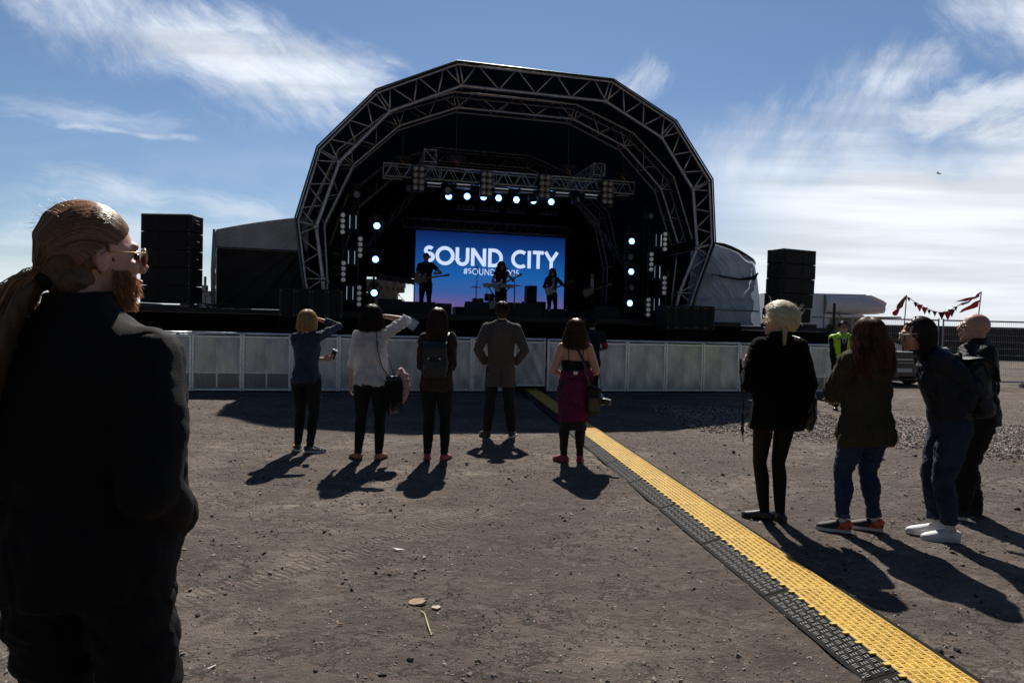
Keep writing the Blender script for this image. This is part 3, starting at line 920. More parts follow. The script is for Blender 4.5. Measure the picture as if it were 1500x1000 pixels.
# chain hoists
def hoist(px, py, lab, tt=TT + .15):
    s_, z_ = onst(px, py, tt)
    hst = empty('chain_hoist', st(s_, tt, z_), TH, lab, 'hoist', 'chain hoists above the lighting truss')
    mb = MB(); mb.bbox((0, 0, 0), (.42, .2, .16), .03); mb.cyl((-.26, 0, 0), (.26, 0, 0), .07, 12); mb.build('motor', blk2, hst, False)
    mb = MB(); mb.cyl((0, 0, .06), (0, 0, 1.2), .012, 6); mb.cyl((0, 0, -.08), (0, 0, -.3), .012, 6); mb.build('chain', rigd, hst)
    mb = MB(); mb.tube([(-.08, -.1, -.06), (.0, -.12, -.14), (.06, -.1, -.22)], [.02, .028, .01], 6); mb.build('chain_bag', mat('orange sling', (.35, .12, .04), .7), hst, True)
for a in [(590, 232, 'black chain hoist at the left end of the lighting truss'), (668, 231, 'black chain hoist above the gap between the first two lamp blocks'),
          (832, 245, 'black chain hoist right of the third lamp block'), (912, 256, 'black chain hoist at the right end of the lighting truss')]: hoist(*a)
# raking dark scaffold legs seen behind
def brace(pts, r, lab, m=rigd):
    mb = MB(); w = [st(s_, t_, z_) for s_, t_, z_ in pts]; c = w[0]
    for off in (Vector((0, 0, 0)), Vector((0.0, .15, .26))):
        mb.tube([p - c + off for p in w], r, 6)
    n = 6
    for k in range(n):
        a, b = lerp(w[0], w[-1], k / n) - c, lerp(w[0], w[-1], (k + 1) / n) - c
        mb.cyl(a, b + Vector((0, .15, .26)), r * .6, 6)
    o = mb.build('raking_brace', m); o.location = c; tag(o, lab, 'brace', 'raking braces inside the stage')
brace([(-4.1, 5.0, 3.3), (-2.4, 4.2, 5.3)], .03, 'raking scaffold brace under the left end of the lighting truss')
brace([(4.6, 4.3, 3.2), (2.7, 4.3, 5.35)], .03, 'raking scaffold brace under the right end of the lighting truss')

# ------------------------------------------------------------------ lamps
glass_w = mat('lamp reflector', (.55, .50, .46), .35, metal=.3)
glass_c = mat('lamp core', (.9, .85, .8), .3, metal=.2)
def blinder(px, py):
    pass
lamp_r = .075
bl = empty('blinder_lamp', (0, 0, 0), 0, 'x', 'stage lamp', 'eight lamp blinder blocks')
mb = MB(); mb.bbox((0, .09, 0), (.34, .14, .70), .015); mb.build('housing', blk2, bl)
def lamp_pot(mb, c, r, mi0=0, mi1=1):
    c = Vector(c)
    mb.tube([c + Vector((0, .02, 0)), c + Vector((0, -.03, 0)), c + Vector((0, -.03, 0)), c + Vector((0, .01, 0))], [r, r, r * .80, r * .45], 14, side=(1, 0, 0), mi=mi0)
    mb.ell(c + Vector((0, -.015, 0)), (r * .42, r * .25, r * .42), nu=10, nv=6, mi=mi1)
for ix in (-1, 1):
    for iz in range(4):
        mb = MB(); lamp_pot(mb, (ix * .082, 0, .255 - iz * .17), lamp_r); mb.build('lamp', [glass_w, glass_c], bl, True)
for i, (px, py, nm) in enumerate([(613, 261, 'leftmost'), (713, 269, 'second from left'), (798.5, 273, 'third from left'), (890.5, 282, 'rightmost')]):
    s_, z_ = onst(px, py, TT - .2)
    place(bl, st(s_, TT - .2, z_), TH, 'block of eight round white lamps on the truss, %s of the four' % nm)
sb_ = empty('strobe_light', (0, 0, 0), 0, 'x', 'stage lamp', 'white strobe bars under the lighting truss')
mb = MB(); mb.bbox((0, .08, .03), (.40, .14, .16), .01); mb.build('housing', blk2, sb_)
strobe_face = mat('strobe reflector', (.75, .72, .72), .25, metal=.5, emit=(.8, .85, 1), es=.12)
mb = MB(); mb.grid(lambda u, v: (-.18 + .36 * u, -.012 + .05 * (1 - (2 * v - 1) ** 2), -.045 + .09 * v), 2, 8); mb.bbox((0, -.02, .05), (.39, .02, .015), .003); mb.build('reflector', strobe_face, sb_, False)
mb = MB(); mb.tube([(-.19, .08, 0), (-.19, .08, .22), (.19, .08, .22), (.19, .08, 0)], .012, 6); mb.build('yoke', rigd, sb_)
for i, (px, py, nm) in enumerate([(636, 271, 'leftmost'), (679, 273, 'second from left'), (735, 279, 'third from left'), (772, 280, 'fourth from left'), (824, 285, 'fifth from left'), (866, 288, 'rightmost')]):
    s_, z_ = onst(px, py, TT - .05)
    place(sb_, st(s_, TT - .05, z_), TH, 'white strobe bar hanging below the truss, %s of the six' % nm)
# LED wash heads; lit ones glow blue white
lit = mat('lit blue lamp', (.2, .5, 1), .4, emit=(.24, .50, 1.0), es=7)
halo_rim = mat('lit blue lamp rim', (.02, .1, .6), .4, emit=(.01, .13, 1.0), es=1.0)  # blue glow around the lens, drawn as an emissive ring
halo_mid = mat('lit blue lamp inner rim', (.02, .1, .6), .4, emit=(.05, .30, 1.0), es=5.0)  # brighter inner step of the same drawn glow
unl = mat('unlit lamp glass', (.35, .38, .4), .2, metal=.4)
def make_head(name, on, label, group):
    hd = empty(name, (0, 0, 0), 0, label, 'stage lamp', group)
    mb = MB(); mb.tube([(0, .22, 0), (0, .17, 0), (0, .03, 0), (0, -.035, 0), (0, -.035, 0), (0, -.02, 0)], [.05, .10, .14, .14, .108, .10], 18, side=(1, 0, 0)); mb.build('head', blk2, hd, True)
    mb = MB()
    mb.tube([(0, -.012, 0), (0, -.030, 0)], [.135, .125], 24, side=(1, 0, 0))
    q = mb.build('lens_ring', halo_rim if on else blk2, hd)  # on lit heads this ring stands in for the lens glow
    if on: mb = MB(); mb.tube([(0, -.028, 0), (0, -.036, 0)], [.094, .088], 24, side=(1, 0, 0)); mb.build('halo_ring', halo_mid, q)
    mb = MB()
    if on: mb.tube([(0, -.030, 0), (0, -.040, 0), (0, -.044, 0)], [.068, .064, .04], 24, side=(1, 0, 0))
    for k in range(7):
        a = 2 * PI * k / 6
        c = (0, -.034, 0) if k == 6 else (.056 * math.cos(a), -.034, .056 * math.sin(a))
        mb.ell(c, (.029, .012, .029), nu=10, nv=5)
    if not on:
        for k in range(12):
            a = 2 * PI * (k + .5) / 12; mb.ell((.088 * math.cos(a), -.030, .088 * math.sin(a)), (.015, .008, .015), nu=8, nv=4)
    mb.build('lens', lit if on else unl, hd, True)
    mb = MB(); mb.tube([(-.15, .06, 0), (-.15, .06, .20), (.15, .06, .20), (.15, .06, 0)], [(.02, .04)] * 4, 6); mb.bbox((0, .06, .25), (.24, .2, .09), .015); mb.build('yoke', blk2, hd)
    return hd
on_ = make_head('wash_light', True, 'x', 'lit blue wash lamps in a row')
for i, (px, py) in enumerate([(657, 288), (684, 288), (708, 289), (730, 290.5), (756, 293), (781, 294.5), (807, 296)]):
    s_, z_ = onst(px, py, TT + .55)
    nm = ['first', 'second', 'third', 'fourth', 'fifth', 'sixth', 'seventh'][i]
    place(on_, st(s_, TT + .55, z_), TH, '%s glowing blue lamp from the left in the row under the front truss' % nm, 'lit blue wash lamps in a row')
mb = MB(); s0, z0 = onst(640, 281, TT + .6); s1, z1 = onst(905, 296, TT + .6)
mb.cyl((0, 0, 0), (s1 - s0, 0, 0), .03, 8); o = mb.build('lamp_bar', rigd); o.location = st(s0, TT + .61, (z0 + z1) / 2 + .22); o.rotation_euler = (0, 0, TH); tag(o, 'dark pipe holding the row of blue lamps under the truss', 'pipe')
off_ = make_head('wash_light', False, 'x', 'unlit round lamps')
for i, (px, py, rz, tl, lab) in enumerate([(598, 275.5, 40, 10, 'unlit round lamp left of the leftmost lamp block'), (656, 279, 0, 0, 'unlit round lamp in front of the first blue lamp'),
        (784, 288, 60, -20, 'unlit lamp turned sideways beside the sixth blue lamp'), (846, 293, 35, -15, 'unlit round lamp right of the blue lamps, turned away'), (894, 299, 10, 20, 'unlit round lamp under the rightmost lamp block')]):
    s_, z_ = onst(px, py, TT + .2)
    place(off_, st(s_, TT + .2, z_), TH + R(rz), lab, 'unlit round lamps under the truss', tilt=R(tl))
# small lamps in fours behind, above the screen
fo = empty('lamp_strip', (0, 0, 0), 0, 'x', 'stage lamp', 'dim four lamp strips above the screen')
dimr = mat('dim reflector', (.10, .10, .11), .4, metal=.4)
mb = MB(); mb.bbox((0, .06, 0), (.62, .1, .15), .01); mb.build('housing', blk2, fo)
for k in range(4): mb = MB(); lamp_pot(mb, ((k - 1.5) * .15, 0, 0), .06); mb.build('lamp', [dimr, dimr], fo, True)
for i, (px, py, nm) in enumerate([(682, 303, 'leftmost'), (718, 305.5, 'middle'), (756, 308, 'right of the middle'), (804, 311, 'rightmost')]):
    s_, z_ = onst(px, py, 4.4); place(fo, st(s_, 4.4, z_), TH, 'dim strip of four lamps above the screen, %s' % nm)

# side light towers
cyan = mat('strobe glass with painted sky glow', (.55, .68, .80), .25, metal=.2, emit=(.55, .75, 1.0), es=.30)  # sky shine on the glass put in as faint emission
ringm = mat('pale lamp ring', (.75, .74, .74), .35, metal=.2, emit=(.9, .95, 1), es=.06)
def tower(px, y0, y1, lab, tt):
    s_, zt = onst(px, y0, tt)
    tw = empty('light_tower', st(s_, tt, DZ), TH, lab, 'light tower', 'light towers at the sides of the stage')
    H_ = zt - DZ; mb = MB()
    for x in (-.20, .20):
        for y in (0, .35): mb.cyl((x, y, 0), (x, y, H_), .022, 8)
    n = 8
    for k in range(n + 1):
        z = H_ * k / n
        for y in (0, .35): mb.cyl((-.2, y, z), (.2, y, z), .012, 6)
    mb.build('frame', mat('black steel', (.025, .025, .028), .45, metal=.5), tw); return tw
TW = 1.9
tower(514, 303, 470, 'black light tower at the left side of the stage', TW + .2)
tower(961, 330, 470, 'black light tower at the right side of the stage', TW + .2)
vs_ = empty('strobe_light', (0, 0, 0), 0, 'x', 'stage lamp', 'upright strobe panels on the side towers')
mb = MB(); mb.bbox((0, .06, 0), (.30, .10, .46), .01); mb.build('housing', blk2, vs_)
mb = MB(); mb.grid(lambda u, v: (-.085 + .17 * u, -.002 + .04 * (1 - (2 * u - 1) ** 2), -.17 + .34 * v), 8, 2); mb.build('glass', cyan, vs_, True)
for i, (px, py, lab) in enumerate([(517, 325, 'topmost strobe panel on the left tower'), (515, 377, 'middle strobe panel on the left tower'), (512.5, 429, 'lowest strobe panel on the left tower'),
        (965, 352, 'topmost strobe panel on the right tower'), (963, 398.6, 'middle strobe panel on the right tower'), (962, 446, 'lowest strobe panel on the right tower')]):
    s_, z_ = onst(px, py, TW); place(vs_, st(s_, TW, z_), TH, lab)
ls_ = empty('lamp_column', (0, 0, 0), 0, 'x', 'stage lamp', 'upright four lamp columns on the side towers')
mb = MB(); mb.bbox((0, .07, 0), (.16, .12, .60), .01); mb.build('housing', blk2, ls_)
for k in range(4): mb = MB(); lamp_pot(mb, (0, 0, .215 - k * .143), .056); mb.build('lamp', [ringm, blk2], ls_, True)
for i, (px, py, lab) in enumerate([(502, 327.5, 'topmost column of four lamps, outer left tower'), (527.5, 362, 'upper inner column of four lamps, left tower'), (503, 397.5, 'lower outer column of four lamps, left tower'), (526, 433.5, 'lowest column of four lamps, left tower'),
        (974, 354, 'topmost column of four lamps, outer right tower'), (954, 383.5, 'upper inner column of four lamps, right tower'), (973, 418, 'lower outer column of four lamps, right tower'), (949.6, 450, 'lowest column of four lamps, right tower')]):
    s_, z_ = onst(px, py, TW - .05); place(ls_, st(s_, TW - .05, z_), TH, lab)
for i, (px, py, lab) in enumerate([(552, 331, 'glowing blue lamp, topmost of three right of the left tower'), (550, 380, 'glowing blue lamp, middle of three right of the left tower'), (548, 429, 'glowing blue lamp, lowest of three right of the left tower'),
        (924.8, 353.6, 'glowing blue lamp, topmost of three left of the right tower'), (924, 398, 'glowing blue lamp, middle of three left of the right tower'), (922, 444, 'glowing blue lamp, lowest of three left of the right tower')]):
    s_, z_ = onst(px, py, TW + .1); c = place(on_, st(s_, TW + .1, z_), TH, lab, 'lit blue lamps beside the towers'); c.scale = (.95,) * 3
for px, py, lab in [(522, 284, 'unlit moving head on top of the left tower'), (955, 316, 'unlit moving head on top of the right tower'), (925, 376, 'unlit lamp between the upper two blue lamps on the right'), (927, 421, 'unlit lamp between the lower two blue lamps on the right')]:
    s_, z_ = onst(px, py, TW); place(off_, st(s_, TW + .1, z_), TH + R(20), lab, 'unlit heads on the towers')
for px, lab in ((549, 'black pole holding the three blue lamps on the left'), (922, 'black pole holding the three blue lamps on the right')):
    s_, z_ = onst(px, 340, TW + .35); mb = MB(); mb.cyl((0, 0, 0), (0, 0, z_ + .2 - DZ), .03, 8); mb.bbox((0, 0, .02), (.5, .5, .04), .01)
    o = mb.build('lamp_pole', blk2); o.location = st(s_, TW + .4, DZ); tag(o, lab, 'pole')

# ------------------------------------------------------------------ video screen and its lettering
TSC = 6.85
s0, z0 = onst(609.5, 337, TSC); s1, z1 = onst(828, 349, TSC); _, zb_ = onst(827, 446, TSC)
ztp = (z0 + z1) / 2; zbt = DZ + .02; SW = s1 - s0; SH = ztp - zbt
scr = empty('video_screen', st(s0, TSC, zbt), TH, 'large glowing blue to purple video screen with white lettering behind the band', 'screen')
sm = bpy.data.materials.new('screen picture'); sm.use_nodes = True; t_ = sm.node_tree; p_ = t_.nodes['Principled BSDF']
tcn = t_.nodes.new('ShaderNodeTexCoord'); sp_ = t_.nodes.new('ShaderNodeSeparateXYZ'); t_.links.new(tcn.outputs['Object'], sp_.inputs[0])
E.tree = t_; zz = E(sp_.outputs[2]) / SH
cr = t_.nodes.new('ShaderNodeValToRGB'); t_.links.new(zz.s, cr.inputs[0]); el = cr.color_ramp.elements
el[0].position = 0.0; el[0].color = (.22, .10, .26, 1); el[1].position = 1.0; el[1].color = (.003, .018, .115, 1)
for q, c in ((.16, (.155, .12, .36)), (.30, (.045, .13, .42)), (.50, (.012, .135, .47)), (.75, (.006, .065, .30))): e = el.new(q); e.color = (*c, 1)
p_.inputs['Base Color'].default_value = (.01, .01, .012, 1); p_.inputs['Roughness'].default_value = .6
t_.links.new(cr.outputs[0], p_.inputs['Emission Color']); p_.inputs['Emission Strength'].default_value = 0.62
mb = MB(); mb.box((SW / 2, .02, SH / 2), (SW, .04, SH)); mb.build('display', sm, scr)
mb = MB(); mb.box((SW / 2, .10, SH / 2), (SW + .06, .10, SH + .06)); mb.build('screen_frame', blk2, scr)
def arc(cx_, cz, rx, rz_, a0, a1, n=18): return [(cx_ + rx * math.cos(R(a0 + (a1 - a0) * k / n)), cz + rz_ * math.sin(R(a0 + (a1 - a0) * k / n))) for k in range(n + 1)]
GL = {  # strokes in a 1 high box: (advance, [(closed, points)])
 'S': (.58, [(0, arc(.28, .75, .19, .175, 35, 270, 14) + arc(.28, .40 - .0, .21, .20 - .01, 90, -145, 14)[0:])]),
 'O': (1.02, [(1, arc(.50, .5, .42, .43, 0, 360, 36)[:-1])]),
 'U': (.80, [(0, [(.10, 1.0), (.10, .36)] + arc(.38, .36, .28, .29, 180, 360, 16) + [(.66, 1.0)])]),
 'N': (.90, [(0, [(.10, 0), (.10, 1)]), (0, [(.10, .96), (.74, .04)]), (0, [(.74, 0), (.74, 1)])]),
 'D': (.86, [(1, [(.10, .07), (.30, .07)] + arc(.32, .5, .41, .43, -90, 90, 20) + [(.30, .93), (.10, .93)])]),
 'C': (.84, [(0, arc(.50, .5, .42, .43, 52, 308, 28))]),
 'I': (.28, [(0, [(.12, 0), (.12, 1)])]),
 'T': (.66, [(0, [(.0, .93), (.62, .93)]), (0, [(.31, .93), (.31, 0)])]),
 'Y': (.74, [(0, [(.02, 1), (.36, .46)]), (0, [(.70, 1), (.36, .46)]), (0, [(.36, .5), (.36, 0)])]),
 ' ': (.36, []),
 '#': (.70, [(0, [(.22, .05), (.32, .95)]), (0, [(.46, .05), (.56, .95)]), (0, [(.06, .66), (.70, .66)]), (0, [(.03, .34), (.66, .34)])]),
 '1': (.34, [(0, [(.02, .84), (.20, .94), (.20, 0)])]),
 '5': (.60, [(0, [(.50, .94), (.18, .94), (.12, .54)] + arc(.25, .33, .24, .26, 115, -140, 14)[0:])]),
}
def stroke(mb, pts, closed, w, org, hgt, d=.01):
    n = len(pts); P = [Vector((a, b)) for a, b in pts]; Lf = []; Rt = []
    for i in range(n):
        if closed: a, b = P[i - 1], P[(i + 1) % n]; t1 = (P[i] - a).normalized(); t2 = (b - P[i]).normalized()
        else: t1 = (P[i] - P[i - 1]).normalized() if i else (P[1] - P[0]).normalized(); t2 = (P[i + 1] - P[i]).normalized() if i < n - 1 else t1
        tt = (t1 + t2); tt = tt.normalized() if tt.length > 1e-6 else t1
        nn = Vector((-tt.y, tt.x)); k = w / 2 / max(.45, nn.dot(Vector((-t1.y, t1.x))))
        Lf.append(P[i] + nn * k); Rt.append(P[i] - nn * k)
    vs = []
    for q in Lf + Rt: vs.append((org[0] + q.x * hgt, -d, org[1] + q.y * hgt))
    m_ = n if closed else n - 1
    fs = [(i, (i + 1) % n, n + (i + 1) % n, n + i) for i in range(m_)]
    mb.add(vs, fs)
white_e = mat('screen white', (.02, .02, .02), .6, emit=(.58, .70, .95), es=0.82)
def text(txt, x0, x1, z, hgt, w, track, d=.012):
    tot = sum(GL[c][0] for c in txt) + track * (len(txt) - 1)
    k = (x1 - x0) / (tot * hgt); x = x0; nm = []
    for c in txt:
        adv, stks = GL[c]
        if stks:
            mb = MB()
            for cl_, pts in stks: stroke(mb, [(a * k, b) for a, b in pts], cl_, w, (x, z), hgt, d + .001 * len(nm) * 0)
            nm.append(mb)
        x += (adv + track) * hgt * k
    out = MB()
    for i, q in enumerate(nm): out.add(q.v, q.f)
    return out
def sxz(px, py): s_, z_ = onst(px, py, TSC); return s_ - s0, z_ - zbt
xa, _ = sxz(621, 372); xb, _ = sxz(817, 380)
zl1 = (sxz(700, 389)[1] + 0); zh1 = sxz(700, 363)[1]
text('SOUND CITY', xa, xb, zl1 - .02, (zh1 - zl1), .20, .045).build('big_lettering', white_e, scr)
xa, _ = sxz(678.5, 398); xb, _ = sxz(760.5, 400)
zl2 = sxz(718, 403.5)[1]; zh2 = sxz(718, 394)[1]
text('#SOUNDCITY15', xa, xb, zl2, zh2 - zl2, .105, .07).build('small_lettering', white_e, scr)

# stone tower out beyond the back of the stage
g = at(562, 470, 62.0)
tw = empty('stone_tower', (g.x, g.y, 0), R(20), 'old stone tower with flared top seen through the back of the stage', 'tower')
sto = mat('old stone', (.11, .098, .088), .9, var=.3, vscale=3, bump=.8, bscale=6)
mb = MB(); mb.tube([(0, 0, 0), (0, 0, 1.0), (0, 0, 4.2)], [1.75, 1.45, 1.25], 8)
mb.build('shaft', sto, tw)
mb = MB(); mb.tube([(0, 0, 4.1), (0, 0, 4.6), (0, 0, 4.7), (0, 0, 5.3)], [1.3, 1.55, 1.95, 1.95], 16)
for k in range(22):
    a = 2 * PI * k / 22; mb.box((1.72 * math.cos(a), 1.72 * math.sin(a), 4.5), (.22, .22, .5), Matrix.Rotation(a, 3, 'Z'))
mb.build('corbelled_top', sto, tw)

# ------------------------------------------------------------------ crowd barrier
galv = mat('galvanised frame', (.80, .83, .87), .36, metal=.75, var=.2, vscale=20, bump=.1, bscale=90)
sheet = mat('brushed aluminium sheet', (.66, .70, .76), .36, metal=.70, var=.40, vscale=3.0, bump=.45, bscale=5, stretch=(1, 1, .35), alpha=.72)
meshm = bpy.data.materials.new('expanded mesh'); meshm.use_nodes = True
t_ = meshm.node_tree; p_ = t_.nodes['Principled BSDF']; p_.inputs['Base Color'].default_value = (.5, .5, .52, 1); p_.inputs['Metallic'].default_value = .8; p_.inputs['Roughness'].default_value = .4
tcn = t_.nodes.new('ShaderNodeTexCoord'); sp_ = t_.nodes.new('ShaderNodeSeparateXYZ'); t_.links.new(tcn.outputs['Object'], sp_.inputs[0]); E.tree = t_
u_ = E(sp_.outputs[0]) * 26; v_ = E(sp_.outputs[2]) * 40
def tri(e): return E.m('ABSOLUTE', E.m('FRACT', e) - 0.5)
w1 = E.m('MINIMUM', tri(u_ + v_), tri(u_ - v_))
al_ = 1.0 - E.m('GREATER_THAN', w1, 0.13)
t_.links.new(al_.s, p_.inputs['Alpha'])
plate = mat('barrier foot plate', (.10, .105, .11), .5, metal=.5, var=.35, vscale=9, bump=.4, bscale=60)
BO = at(750, 500, 15.05); BO.z = 0
def bpt(s): return Vector((BO.x + ES.x * s, BO.y + ES.y * s, 0))
def barrier(w, mesh_low=False, gate=False):
    b = empty('barrier_panel', (0, 0, 0), TH, 'x', 'barrier', 'crowd barrier panels in front of the stage')
    H_ = 1.2; z0 = .16 if gate else .06
    mb = MB()
    for x in (.022, w - .022): mb.bbox((x, 0, (H_ + z0) / 2 - .01), (.045, .05, H_ - z0), .006)
    for k in range(6): mb.cyl((.022, -.028, .15 + k * .2), (.022, -.022, .15 + k * .2), .010, 6)
    mb.bbox((w / 2, 0, z0 + .02), (w - .09, .045, .045), .005); mb.bbox((w / 2, 0, H_ - .06), (w - .09, .045, .04), .005)
    if mesh_low: mb.bbox((w / 2, .002, .42), (w - .09, .035, .03), .004); mb.bbox((w / 2, .004, .62), (.03, .03, 1.0), .004)
    mb.build('frame', galv, b)
    mb = MB(); mb.tube([(0, 0, H_ + .005), (w, 0, H_ + .005)], .028, 10); mb.build('top_rail', galv, b, True)
    lo = .435 if mesh_low else z0 + .045
    def sh(u, v): return (.047 + (w - .094) * u, -.012 + .006 * math.sin(u * 5 + v * 3) + .004 * math.sin(u * 17 + v * 11), lerp(lo, H_ - .08, v))
    mb = MB(); mb.grid(sh, 16, 16); mb.build('sheet', sheet, b, True)
    if mesh_low: mb = MB(); mb.grid(lambda u, v: (.047 + (w - .094) * u, -.01, lerp(.085, .405, v)), 1, 1); mb.build('mesh', meshm, b)
    if not gate:
        mb = MB()
        mb.box((w / 2, -.20, .020), (w - .012, .36, .006)); mb.bbox((w / 2, -.375, .014), (w - .012, .02, .024), .004); mb.box((w / 2, .52, .020), (w - .012, .95, .006))
        for k in range(5): mb.box((w * (k + .5) / 5, -.2, .026), (.012, .32, .006))
        mb.build('foot_plate', plate, b)
    mb = MB()
    for x in (.10, w - .10): mb.cyl((x, .03, H_ - .12), (x, .92, .05), .022, 8); mb.cyl((x, .03, .5), (x, .5, .05), .016, 8)
    mb.build('brace', galv, b)
    return b
names = ['first', 'second', 'third', 'fourth', 'fifth', 'sixth', 'seventh', 'eighth', 'ninth', 'tenth']
pm, pn, pw = barrier(.935, True), barrier(.935), barrier(.95)
for k in range(9):
    s_ = .06 - .94 * (k + 1)
    left_i = 8 - k
    if k in (8, 7): lab = 'barrier panel with mesh lower part %s' % ('beside the long haired man’s elbow'.replace('’', '') if k == 8 else 'just right of the long haired man')
    else: lab = '%s barrier panel left of the yellow ramp' % names[k]
    place(pm if k >= 5 else pn, bpt(s_), TH, lab)
pg = barrier(.74, gate=True)
place(pg, bpt(.07) + ET * .10, TH, 'raised barrier gate panel bridging the yellow cable ramp')
pmr = None
for k in range(8):
    s_ = .82 + .96 * k
    proto = pm if k >= 5 else pw
    place(proto, bpt(s_), TH, '%s barrier panel right of the yellow ramp' % names[k])

# small things on the skirt and in the pit
s_, z_ = onst(968, 489, -1.0)
bk = empty('bucket', st(s_, -1.2, z_ - .16), TH, 'white plastic bucket tipped against the black stage front on the right', 'bucket'); bk.rotation_euler = (R(-8), R(14), TH)
wp = mat('white plastic', (.62, .63, .66), .5, var=.15)
mb = MB(); mb.tube([(0, 0, 0), (0, 0, .30), (0, 0, .33), (0, 0, .33), (0, 0, .30), (0, 0, .02)], [.115, .145, .155, .145, .138, .11], 24); mb.build('tub', wp, bk, True)
mb = MB(); mb.tube([(.15 * math.cos(a), .15 * math.sin(a) * .3 - .05, .30 - .16 * math.sin(a)) for a in [PI * k / 10 for k in range(11)]], .004, 6); mb.build('handle', steel, bk)
mb = MB(); mb.box((0, 0, -.55), (.06, .06, 1.1)); o = mb.build('support_pole', blk2); o.location = st(s_, -1.05, z_ - .18); tag(o, 'black post under the white bucket', 'post')
s_, z_ = onst(602, 474, -1.0)
mb = MB(); mb.bbox((0, 0, 0), (.24, .20, .24), .01); o = mb.build('white_lamp_box', wp); o.location = st(s_, -1.1, z_); o.rotation_euler = (0, R(33), TH)
tag(o, 'tilted white square box on the black stage front, left of centre', 'box')
# ------------------------------------------------------------------ band equipment
amp_m = mat('amp tolex', (.012, .012, .013), .7, bump=.4, bscale=200)
ampg = mat('amp cloth', (.035, .035, .038), .85, bump=.4, bscale=300)
def amp(px0, px1, ytop, t, lab, d=.4, grill=True, name='amplifier', lift=0.0, cat='amplifier'):
    s0, zt = onst(px0, ytop, t); s1, _ = onst(px1, ytop, t); z0 = DZ + lift
    h = max(.15, zt - z0); w = s1 - s0
    a = empty(name, st((s0 + s1) / 2, t, z0 + .002), TH, lab, cat)
    mb = MB(); mb.bbox((0, d / 2, h / 2), (w, d, h), .02); mb.build('case', amp_m, a)
    if grill: mb = MB(); mb.bbox((0, -.004, h * .45), (w - .08, .02, h * .72), .006); mb.build('grille', ampg, a)
    mb = MB()
    for x in (-1, 1): mb.bbox((x * (w / 2 - .03), -.004, h - .03), (.05, .016, .05), .005); mb.bbox((x * (w / 2 - .03), -.004, .03), (.05, .016, .05), .005)
    mb.build('corner', steel if grill else blk2, a)
    return a
amp(585, 640, 441, 2.2, 'wide black cabinet at the feet of the guitarist in the cap')
amp(640, 662, 444, 3.2, 'black box right of the guitarist in the cap', grill=False, name='case', cat='case')
amp(668, 716, 449, 4.3, 'low black riser case in front of the drums', d=.8, grill=False, name='case', cat='case')
amp(772, 787, 418, 5.9, 'tall narrow black speaker standing behind, before the screen', d=.35)
amp(768, 800, 441, 5.6, 'black amplifier between the drums and the long haired guitarist')
amp(716, 765, 452, 3.6, 'low black case behind the man in the grey coat', d=.7, grill=False, name='case', cat='case')
amp(803, 830, 452, 3.6, 'low black monitor at the feet of the long haired guitarist', d=.5)
amp(835, 905, 454, 3.4, 'long low dark bench at the right of the stage', d=.5, grill=False, name='case', cat='case')
amp(533, 549, 428, 5.9, 'black rack of gear at the left edge of the bright opening', d=.5, grill=False, name='case', cat='case')
# floor wedges
def wedge(px, lab, t=-.05):
    s_, _ = onst(px, 460, t)
    a = empty('floor_monitor', st(s_, t, DZ + .002), TH, lab, 'floor monitor', 'wedge monitors along the stage front')
    mb = MB(); mb.prism([(0, 0), (.40, 0), (.40, .10), (.20, .34), (.0, .20)], .58, (0, 0, 0), (0, 1, 0), (0, 0, 1)); mb.build('cabinet', amp_m, a)
    mb = MB(); mb.prism([(.41, .105), (.405, .115), (.215, .342), (.21, .332)], .5, (0, 0, 0), (0, 1, 0), (0, 0, 1)); mb.build('grille', ampg, a)
for px, lab in ((572, 'wedge floor monitor near the left of the stage front'), (700, 'wedge floor monitor left of the centre'), (778, 'wedge floor monitor right of the centre'), (893, 'wedge floor monitor near the right of the stage front')): wedge(px, lab)

# drum kit
t = 5.4
s_, _ = onst(735, 445, t); DK = st(s_, t, DZ + .012)
kit = empty('drum_kit', DK, TH, 'dark drum kit with pale bass drum head in front of the screen', 'drum kit')
shell = mat('drum shell', (.05, .015, .015), .3, spec=.6); head = mat('drum head', (.55, .58, .62), .5); brass = mat('cymbal brass', (.35, .26, .12), .3, metal=.9); chrome = mat('chrome', (.5, .5, .52), .2, metal=.95)
mb = MB(); mb.cyl((-.25, -.2, .3), (-.25, .25, .3), .29, 28); mb.build('bass_drum', shell, kit, False)
mb = MB(); mb.cyl((-.25, -.215, .3), (-.25, -.202, .3), .27, 28); mb.build('drum_head', head, kit)
mb = MB(); mb.tube([(-.25 + .285 * math.cos(2 * PI * k / 28), -.21, .3 + .285 * math.sin(2 * PI * k / 28)) for k in range(29)], .012, 6, cap=False); mb.build('hoop', chrome, kit, True)
for x, y, z, r, h in ((-.42, .0, .66, .16, .22), (-.08, .0, .68, .16, .22), (.42, .1, .32, .21, .38), (-.78, .1, .46, .19, .30)):
    f = MB(); f.cyl((x, y, z - h / 2), (x, y, z + h / 2), r, 22); q = f.build('tom', shell, kit)
    f = MB(); f.cyl((x, y, z + h / 2), (x, y, z + h / 2 + .012), r + .008, 22); f.build('rim', chrome, q)
for x, y, z, r in ((-.86, .1, .98, .20), (.45, .1, 1.08, .22), (-.45, .3, 1.12, .2)):
    f = MB(); f.tube([(x, y, z - .01), (x, y, z + .0), (x, y, z + .03)], [r, r, .02], 24); f.build('cymbal', brass, kit, True)
    f = MB(); f.cyl((x, y, .02), (x, y, z + .06), .012, 8)
    for k in range(3): a = 2 * PI * k / 3; f.cyl((x, y, .3), (x + .28 * math.cos(a), y + .28 * math.sin(a), .01), .010, 6)
    f.build('cymbal_stand', chrome, kit)

